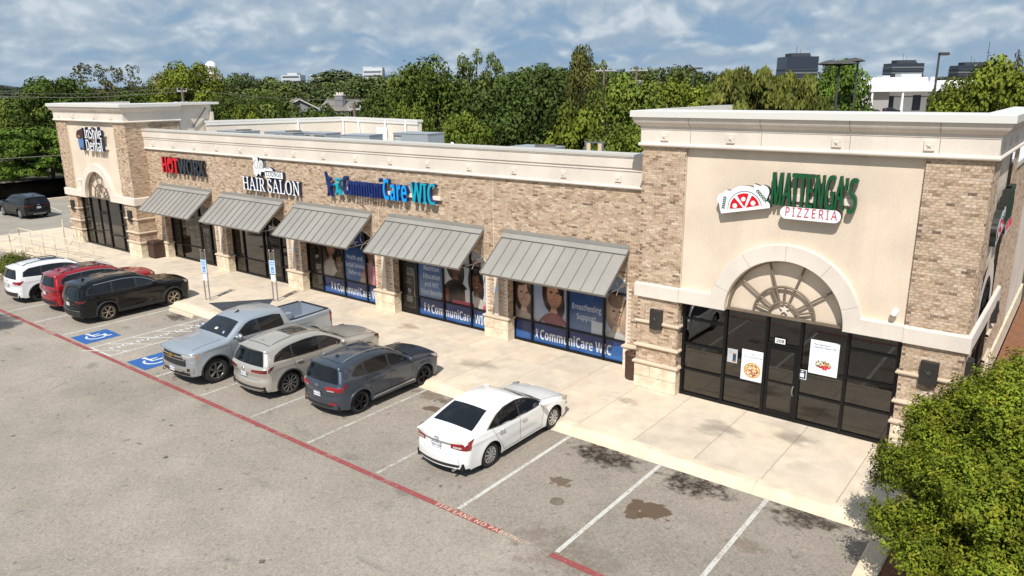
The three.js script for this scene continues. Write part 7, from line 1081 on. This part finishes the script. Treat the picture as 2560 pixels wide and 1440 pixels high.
function bushyTree(name, label, cat, x, y, z, lobes, count, seed, rgb, trunkH) {
  const T = thing(name, label, cat, [x, y, z]), R = rng(seed), geos = [1, 2, 3].map(s => sprayGeo(seed + s, 22)), P = [], Nn = [], Cc = [], p3 = new THREE.Vector3(), q = new THREE.Object3D(), c = new THREE.Color(), up = V(0, 1, 0), n = new THREE.Vector3(); const main = lobes; lobes = main.flatMap(l => [[l[0], l[1], l[2], l[3] * 0.62], ...[...Array(9)].map((_, i) => { const cz = lerp(-0.5, 1, R()), a = i * 2.4 + R(), s = Math.sqrt(1 - cz * cz), r = l[3] * (0.55 + 0.45 * R()); return [l[0] + r * s * Math.cos(a), l[1] + r * cz * 0.9, l[2] + r * s * Math.sin(a), l[3] * (0.24 + 0.20 * R())]; })]); const tot = lobes.reduce((s, l) => s + l[3] * l[3], 0); let k = 0;
  lobes.forEach((l, li) => { const num = li === lobes.length - 1 ? count - k : Math.round(count * l[3] * l[3] / tot), tone = 0.66 + 0.62 * R(); for (let i = 0; i < num && k < count; i++, k++) { const cz = lerp(-0.8, 1, R()), a = R() * 6.2832, s = Math.sqrt(1 - cz * cz); n.set(s * Math.cos(a), cz, s * Math.sin(a)); const wob = 0.78 + 0.44 * vnoise(n.x * 4 + li * 9 + 50, n.y * 4 + n.z * 3 + 50, 5), rad = l[3] * wob * (0.62 + 0.42 * Math.pow(R(), 0.6)); q.position.set(l[0] + n.x * rad, l[1] + n.y * rad * 0.85, l[2] + n.z * rad); n.y += 0.55; n.x += (R() - 0.5) * 0.8; n.z += (R() - 0.5) * 0.8; n.normalize(); q.quaternion.setFromUnitVectors(up, n); q.rotateY(R() * 6.28); const sc = 0.75 + 0.7 * R(); q.scale.setScalar(sc); q.updateMatrix(); const f = tone * (0.85 + 0.3 * R()), yl = R() < 0.3 ? 1.25 : 1; c.setRGB(f * yl, f * (0.9 + 0.1 * yl), f * 0.9); const G = geos[k % 3]; for (let v = 0; v < G.pos.length; v += 3) { p3.set(G.pos[v], G.pos[v + 1], G.pos[v + 2]).applyMatrix4(q.matrix); P.push(p3.x, p3.y, p3.z); p3.set(G.nor[v], G.nor[v + 1], G.nor[v + 2]).applyQuaternion(q.quaternion); Nn.push(p3.x, p3.y, p3.z); Cc.push(G.col[v] * c.r, G.col[v + 1] * c.g, G.col[v + 2] * c.b); } } });
  const geo = new THREE.BufferGeometry(), ix = new Uint32Array(P.length / 2); for (let v = 0, o = 0; v < P.length / 3; v += 4) for (const s of [0, 2, 1, 0, 3, 2]) ix[o++] = v + s; geo.setAttribute('position', new THREE.BufferAttribute(new Float32Array(P), 3)); geo.setAttribute('normal', new THREE.BufferAttribute(new Float32Array(Nn), 3)); geo.setAttribute('color', new THREE.BufferAttribute(new Float32Array(Cc), 3)); geo.setIndex(new THREE.BufferAttribute(ix, 1));
  const m = shade(new THREE.Mesh(geo, leafMat(rgb))); m.name = 'crown'; T.add(m);
  const tr = [], base = V(0, 0, 0), fork = V(0.03, trunkH, 0.02); tr.push(rod(base, fork, 0.11, 0.075, 10)); main.forEach(l => { const e = V(l[0], l[1], l[2]), mid = fork.clone().lerp(e, 0.5).add(V(0, 0.1, 0)); tr.push(rod(fork, mid, 0.05, 0.03, 7), rod(mid, e, 0.03, 0.012, 6)); for (let i = 0; i < 4; i++) tr.push(rod(e, e.clone().add(V((R() - 0.5) * l[3] * 1.6, (R() - 0.2) * l[3], (R() - 0.5) * l[3] * 1.6)), 0.012, 0.004, 5)); });
  obj('trunk', tr, barkMat, T); return T;
}
bushyTree('tree', 'leafy green tree at the kerb corner, lower right of the photo', 'tree', 4.6, 0.12, 0.9, [[-1.30, 1.98, 0.30, 0.85], [-1.40, 2.38, -0.70, 0.66], [-1.55, 1.23, 1.30, 0.46], [-0.60, 2.88, -1.30, 0.85], [0.00, 2.98, -0.10, 1.05], [0.80, 2.78, -0.90, 1.10], [-0.40, 2.08, 1.30, 0.90], [0.40, 1.88, 1.90, 1.00], [1.10, 2.28, 0.60, 1.10], [-0.70, 1.48, 0.30, 0.85], [0.30, 3.18, -2.00, 0.75], [-0.80, 1.18, 1.80, 0.60], [0.80, 1.28, 2.60, 0.90]], 14000, 91, [0.138, 0.182, 0.018], 1.1);
bushyTree('shrub', 'burgundy leaved shrub beside the side wall of the near tower', 'shrub', 4.3, 0.1, -5.6, [[0, 0.5, 0, 0.55], [0.6, 0.5, -0.6, 0.5], [0.9, 0.45, 0.4, 0.5]], 1100, 95, [0.075, 0.022, 0.018], 0.25);
bushyTree('shrub', 'green shrub at the left edge behind the white suv', 'shrub', -37.6, 0.15, 2.5, [[0, 0.6, 0, 0.6], [-0.9, 0.5, 0.2, 0.5], [0.5, 0.45, 0.4, 0.45]], 1200, 97, [0.11, 0.14, 0.03], 0.25);
bushyTree('tree', 'young parking lot tree just outside the left edge, shading the lane', 'tree', -29.6, 0.0, 9.6, [[0, 3.4, 0, 1.0], [-0.9, 3.8, 0.4, 0.8], [0.9, 4.0, -0.3, 0.8], [0.1, 4.6, 0.2, 0.8], [0.3, 3.6, 0.9, 0.7]], 2200, 99, [0.10, 0.13, 0.03], 2.2);
struct(obj('planting_bed', [bx(3.14, 14, -0.2, 0.10, -24, -4.42), bx(3.62, 14, -0.2, 0.10, -4.42, 4.4), bx(2.75, 3.62, -0.2, 0.102, 0.2, 4.4)], std(0.26, 0.115, 0.055, 1, { map: mottle, bumpMap: stoneBump, bumpScale: 0.05 })));
struct(obj('island_kerb', [rbx(2.33, 2.75, -0.1, 0.15, -0.16, 4.6, 0.04), rbx(2.75, 14, -0.1, 0.15, 4.4, 4.6, 0.04)], kerbMat));
// ---------- houses, towers, posts and wires behind ----------
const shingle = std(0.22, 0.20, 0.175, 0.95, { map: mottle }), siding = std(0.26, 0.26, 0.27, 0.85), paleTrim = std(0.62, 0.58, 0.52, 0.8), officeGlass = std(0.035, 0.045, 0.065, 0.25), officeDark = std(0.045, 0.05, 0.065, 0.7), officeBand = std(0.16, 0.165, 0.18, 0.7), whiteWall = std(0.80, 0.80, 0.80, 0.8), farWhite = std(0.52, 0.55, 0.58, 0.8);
function gable(label, x, z, turn, w, d, eave, ridge, chimney) {
  const H = thing('house', label, 'house', [x, 0, z], turn);
  obj('wall', [bx(-w / 2, w / 2, -0.3, eave, -d / 2, d / 2), extr(poly([[-d / 2, eave], [d / 2, eave], [0, ridge - 0.1]]), w - 0.02).rotateY(Math.PI / 2).translate(-w / 2 + 0.01, 0, 0)], siding, H);
  const l = Math.hypot(d / 2 + 0.4, ridge - eave), a = Math.atan2(ridge - eave, d / 2 + 0.2); const roof = part('roof', H);
  for (const s of [1, -1]) { obj('roof_slope', new THREE.BoxGeometry(w + 0.7, 0.12, l).rotateX(s * a).translate(0, (eave + ridge) / 2, s * d / 4), shingle, roof); obj('barge_board', [-1, 1].map(e => new THREE.BoxGeometry(0.08, 0.22, l).rotateX(s * a).translate(e * (w / 2 + 0.38), (eave + ridge) / 2, s * d / 4)), paleTrim, roof); }
  for (const q of [-0.25, 0.25]) obj('window', [bx(w / 2, w / 2 + 0.03, eave - 1.7, eave - 0.5, q * d - 0.45, q * d + 0.45)], officeGlass, H);
  if (chimney) { obj('chimney', [bx(-0.9, 0.9, eave, ridge + 0.75, d / 4 - 0.1, d / 4 + 0.8), ...[...Array(9)].map((_, i) => bx(-0.92, 0.92, eave + 0.3 + i * 0.24, eave + 0.32 + i * 0.24, d / 4 + 0.8, d / 4 + 0.83))], siding, H); obj('chimney_cap', [bx(-1.0, 1.0, ridge + 0.75, ridge + 0.95, d / 4 - 0.2, d / 4 + 0.9), ...[-0.6, 0, 0.6].map(k => new THREE.CylinderGeometry(0.18, 0.22, 0.4, 10).translate(k, ridge + 1.15, d / 4 + 0.35))], paleTrim, H); }
}
gable('grey gabled house peeking out of the trees, left of the house with a chimney', -115.9, -73.4, -0.55, 6.5, 6.4, 5.9, 7.65, false);
gable('grey house with a sided chimney among the trees above the rear wall', -109.2, -79.6, 0.2, 8.4, 6.4, 5.4, 7.4, true);
function office(label, x, z, turn, w, d, h, steps) {
  const O = thing('office_tower', label, 'office tower', [x, 0, z], turn); obj('core', bx(-w / 2 + 0.6, w / 2 - 0.6, 0, h, -d / 2 + 0.6, d / 2 - 0.6), officeGlass, O);
  const fl = Math.floor(h / 3.9); for (let i = 0; i < fl; i++) { const k = steps && i > fl - 4 ? 1 - 0.09 * (i - fl + 4) : 1; obj('floor_band', [bx(-w / 2 * k, w / 2 * k, i * 3.9, i * 3.9 + 1.9, -d / 2 * k, d / 2 * k)], i % 2 ? officeDark : officeBand, O); }
  obj('roof_house', [bx(-w * 0.3, w * 0.28, h, h + 4.5, -d * 0.3, d * 0.3), bx(w * 0.3, w * 0.4, h, h + 2, -2, 2)], officeDark, O); obj('mast', [rod(V(-2, h + 4, 0), V(-2, h + 14, 0), 0.25), rod(V(3, h + 4, 0), V(3, h + 10, 0), 0.2)], M.iron, O);
}
office('dark blue office tower with stepped corners on the skyline, left of the lamp posts', -336, -1044, 0.65, 43, 40, 45, true);
office('dark slab office tower on the skyline above the white building', -246, -1245, 0.64, 47, 30, 38, false);
office('low dark office block on the skyline just left of the big yellow-green tree', -166, -1300, 0.6, 50, 30, 34, false);
tag(obj('radio_mast', [rod(V(-122, 0, -1080), V(-122, 57, -1080), 0.5, 0.3, 6), ...[20, 32, 44].map(y => bx(-123.2, -120.8, y, y + 0.6, -1081, -1079))], M.iron), 'thin radio mast on the skyline at the right', 'mast');
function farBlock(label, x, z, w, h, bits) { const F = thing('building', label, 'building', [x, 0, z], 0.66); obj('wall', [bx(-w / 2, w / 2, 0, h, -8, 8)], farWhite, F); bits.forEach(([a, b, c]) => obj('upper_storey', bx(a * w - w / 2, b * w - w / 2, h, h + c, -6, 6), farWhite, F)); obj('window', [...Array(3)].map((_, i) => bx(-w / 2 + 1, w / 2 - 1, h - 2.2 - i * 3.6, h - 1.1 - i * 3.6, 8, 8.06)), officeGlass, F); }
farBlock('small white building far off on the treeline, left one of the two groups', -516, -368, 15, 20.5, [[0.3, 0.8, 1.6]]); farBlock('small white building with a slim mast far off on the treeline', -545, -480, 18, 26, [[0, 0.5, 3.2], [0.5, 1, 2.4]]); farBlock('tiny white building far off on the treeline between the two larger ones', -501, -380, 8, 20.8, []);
{ const F = thing('bell_tower', 'cream tower with a white dome rising behind the yellow-green tree', 'tower', [-215, 0, -116]); obj('shaft', bx(-1.7, 1.7, 0, 14.2, -1.7, 1.7), std(0.62, 0.52, 0.40, 0.9), F); obj('dome', [new THREE.SphereGeometry(1.75, 20, 14).scale(1, 1.15, 1).translate(0, 16.0, 0), new THREE.CylinderGeometry(1.5, 1.6, 1.2, 18).translate(0, 14.7, 0)], whiteWall, F); }
{ // white building far right: parapet, canopy, columns, glazed front
  const F = thing('building', 'long white flat-roofed building with a canopy beyond the trees at the upper right', 'building', [-44.5, 0, -256], 0.66);
  obj('wall', [bx(-20, 20, 0, 9.6, -14, 0)], whiteWall, F); obj('upper_storey', [bx(-20, 4, 9.6, 11.3, -14, -2), bx(6, 20, 9.6, 10.2, -14, -1)], whiteWall, F);
  for (const [a, b, y] of [[-9, -6.6, 11.9], [-3, 3.5, 12.4], [6.5, 8, 11.4]]) obj('rooftop_unit', bx(a, b, 9.8, y, -9, -5), farWhite, F);
  obj('canopy', rbx(-17, 12, 6.9, 9.0, 0, 5, 0.1), whiteWall, F); for (const x of [-16, -6.5, 3.4, 11.3]) obj('column', new THREE.CylinderGeometry(x > 3 && x < 4 ? 0.7 : 0.3, 0.5, 6.9, 12).translate(x, 3.45, 4.4), whiteWall, F);
  for (const [a, b, y0, y1] of [[-15, -12, 0.3, 5], [-10.5, -7, 0.3, 5.6], [-1, 1.6, 1, 5.8], [8, 9.6, 0.6, 4.6]]) obj('window', [bx(a, b, y0, y1, 0, 0.06)], officeGlass, F);
  obj('stripe', bx(-20, 20, 5.2, 5.5, 0, 0.05), officeBand, F); obj('return_wall', bx(-19.5, -10, 0, 6.8, 0, 3), std(0.35, 0.33, 0.32, 0.9), F);
}
for (const [x, z, lab, c] of [[-46.5, -233.5, 'black suv parked before the far white building', [0.01, 0.012, 0.02]], [-51.5, -230.5, 'dark car parked left of another before the far white building', [0.03, 0.035, 0.045]], [-56.0, -226.5, 'grey car at the left end before the far white building', [0.12, 0.12, 0.13]]]) car('parked_suv', lab, 'suv', boxy({ w: 1.95, wb: 2.9, f: 2.4, r: -2.6, paint: paint(...c, 0.2, 0.3), plate: 'TX' }), [x, 0.7, z], 0.65);
struct(obj('far_lot', new THREE.CircleGeometry(30, 32).rotateX(-Math.PI / 2).scale(1.4, 1, 1).translate(-46, 0.7, -238), asphaltFar));
{ const F = thing('building', 'low white building glimpsed through the trees above the near tower', 'building', [-77, 0, -176], 0.66); obj('wall', [bx(-8, 6, 0, 9.1, -8, 0), bx(6, 14, 0, 10.4, -8, 0)], whiteWall, F); obj('window', bx(-6, 4, 3, 5, 0, 0.05), officeGlass, F); }
// lamp posts
const poleMat = std(0.09, 0.085, 0.08, 0.6, { metalness: 0.4 });
function lampPost(label, x, z, h, heads, shoe) {
  const P = thing('lamp_post', label, 'lamp post', [x, 0, z], 0.66); obj('pole', new THREE.CylinderGeometry(0.09, 0.14, h, 12).translate(0, h / 2, 0), poleMat, P);
  heads.forEach(dx => { obj('arm', rod(V(0, h - 0.15, 0), V(dx, h + 0.05, 0), 0.05), poleMat, P); if (shoe) obj('lamp_head', rbx(dx - 0.1, dx + 0.75, h - 0.05, h + 0.22, -0.25, 0.25, 0.05), poleMat, P); else obj('lamp_head', new THREE.LatheGeometry([[0, -0.08], [0.5, -0.06], [0.98, 0.02], [1.0, 0.08], [0.75, 0.2], [0.35, 0.32], [0.1, 0.38], [0, 0.38]].map(p => new THREE.Vector2(...p)), 24).translate(dx, h, 0), poleMat, P); });
}
lampPost('tall lamp post with two round shades, left one of the pair above the near tower', -13.4, -51.6, 10.9, [-0.75, 0.45], false); lampPost('tall lamp post with one round shade, right one of the pair above the near tower', -15.8, -66.9, 11.5, [-0.35], false); lampPost('slim lamp post with a box head before the white building', -8.5, -66.1, 11.9, [0.1], true); lampPost('slim lamp post in the trees left of the feathery olive tree', -44.4, -90.7, 11.7, [-0.5, 0.5], true);
// utility poles and wires
const wood = std(0.17, 0.13, 0.10, 0.95), metalGrey = std(0.50, 0.51, 0.53, 0.5, { metalness: 0.3 });
function utilityPole(label, x, z, h, turn, o = {}) {
  const P = thing('utility_pole', label, 'utility pole', [x, 0, z], turn); obj('pole', new THREE.CylinderGeometry(0.13, 0.18, h, 10).translate(0, h / 2, 0), wood, P);
  obj('crossarm', bx(-(o.arm || 1.3), o.arm || 1.3, h - 0.5, h - 0.36, -0.06, 0.06), metalGrey, P); for (const q of o.arm ? [-o.arm, o.arm] : [-1.1, -0.4, 0.4, 1.1]) obj('insulator', new THREE.CylinderGeometry(0.05, 0.07, 0.24, 8).translate(q, h - 0.24, 0), metalGrey, P);
  if (o.can) for (const q of o.can) obj('transformer', new THREE.CylinderGeometry(0.22, 0.22, 0.8, 12).translate(q, h - 1.9, 0.32), metalGrey, P);
}
utilityPole('utility pole with a crossarm above the trees right of the pointed tree, left one', -41.2, -60.1, 11.5, 0.7); utilityPole('utility pole with pale transformers above the trees, right of another pole', -38.3, -62.4, 11.5, 0.7, { can: [-0.1, 0.35] });
utilityPole('utility pole with grey transformers rising behind the far tower roof', -73.7, -27.4, 9.7, 0.6, { can: [-0.6, 0.0, 0.55], arm: 0.5 }); utilityPole('utility pole with a short arm beside the house with a chimney', -42.6, -24.4, 8.2, 0.5, { arm: 0.5 });
const wire = (label, pts, r) => tag(obj('overhead_wire', tube(pts.map(p => V(...p)), r, 40, 5), std(0.10, 0.09, 0.08, 0.8)), label, 'wire');
wire('upper overhead wire running left from the pole behind the far tower', [[-73.7, 9.6, -27.4], [-84, 9.1, -22.3], [-95, 9.2, -17]], 0.03); wire('thicker overhead wire just below another, left of the pole behind the far tower', [[-73.7, 9.2, -27.4], [-84, 8.7, -22.2], [-95, 8.85, -16.8]], 0.045);
wire('low dark cable crossing the trees left of the far tower', [[-70, 3.6, -21], [-77, 3.2, -16], [-84, 2.75, -11]], 0.05); wire('overhead wires from the far tower pole towards the chimney house', [[-73.7, 9.5, -27.4], [-58, 8.7, -26], [-42.6, 8.4, -24.4]], 0.025);
{ // board fence at the back of the far lot
  const F = thing('fence', 'dark wooden board fence beyond the far tower at the left', 'fence', [-69.2, 0, -5]), fm = std(0.035, 0.026, 0.02, 0.9, { map: mottle }); const R = rng(8);
  for (let i = 0; i < 70; i++) obj('board', bx(-0.012, 0.012, 0, 1.75 + 0.05 * R(), -i * 0.155, -i * 0.155 - 0.145), fm, F); obj('rail', [bx(-0.06, -0.02, 0.4, 0.5, -10.9, 0)], fm, F); obj('rail', [bx(-0.06, -0.02, 1.3, 1.4, -10.9, 0)], fm, F);
}
struct(obj('lot_edge_kerb', rbx(-68.9, -68.7, -0.1, 0.14, -18, 8, 0.03), kerbMat));
for (const [x0, z0, x1, z1] of [[-64, -3.6, -58.4, -2.4], [-55.5, -7.2, -52.3, -6.4], [-65.5, -9.4, -60.4, -8.6]]) struct(obj('bay_line', strip(x0, z0, x1, z1, 0.11), linePaint));
renderer.render(scene, camera);
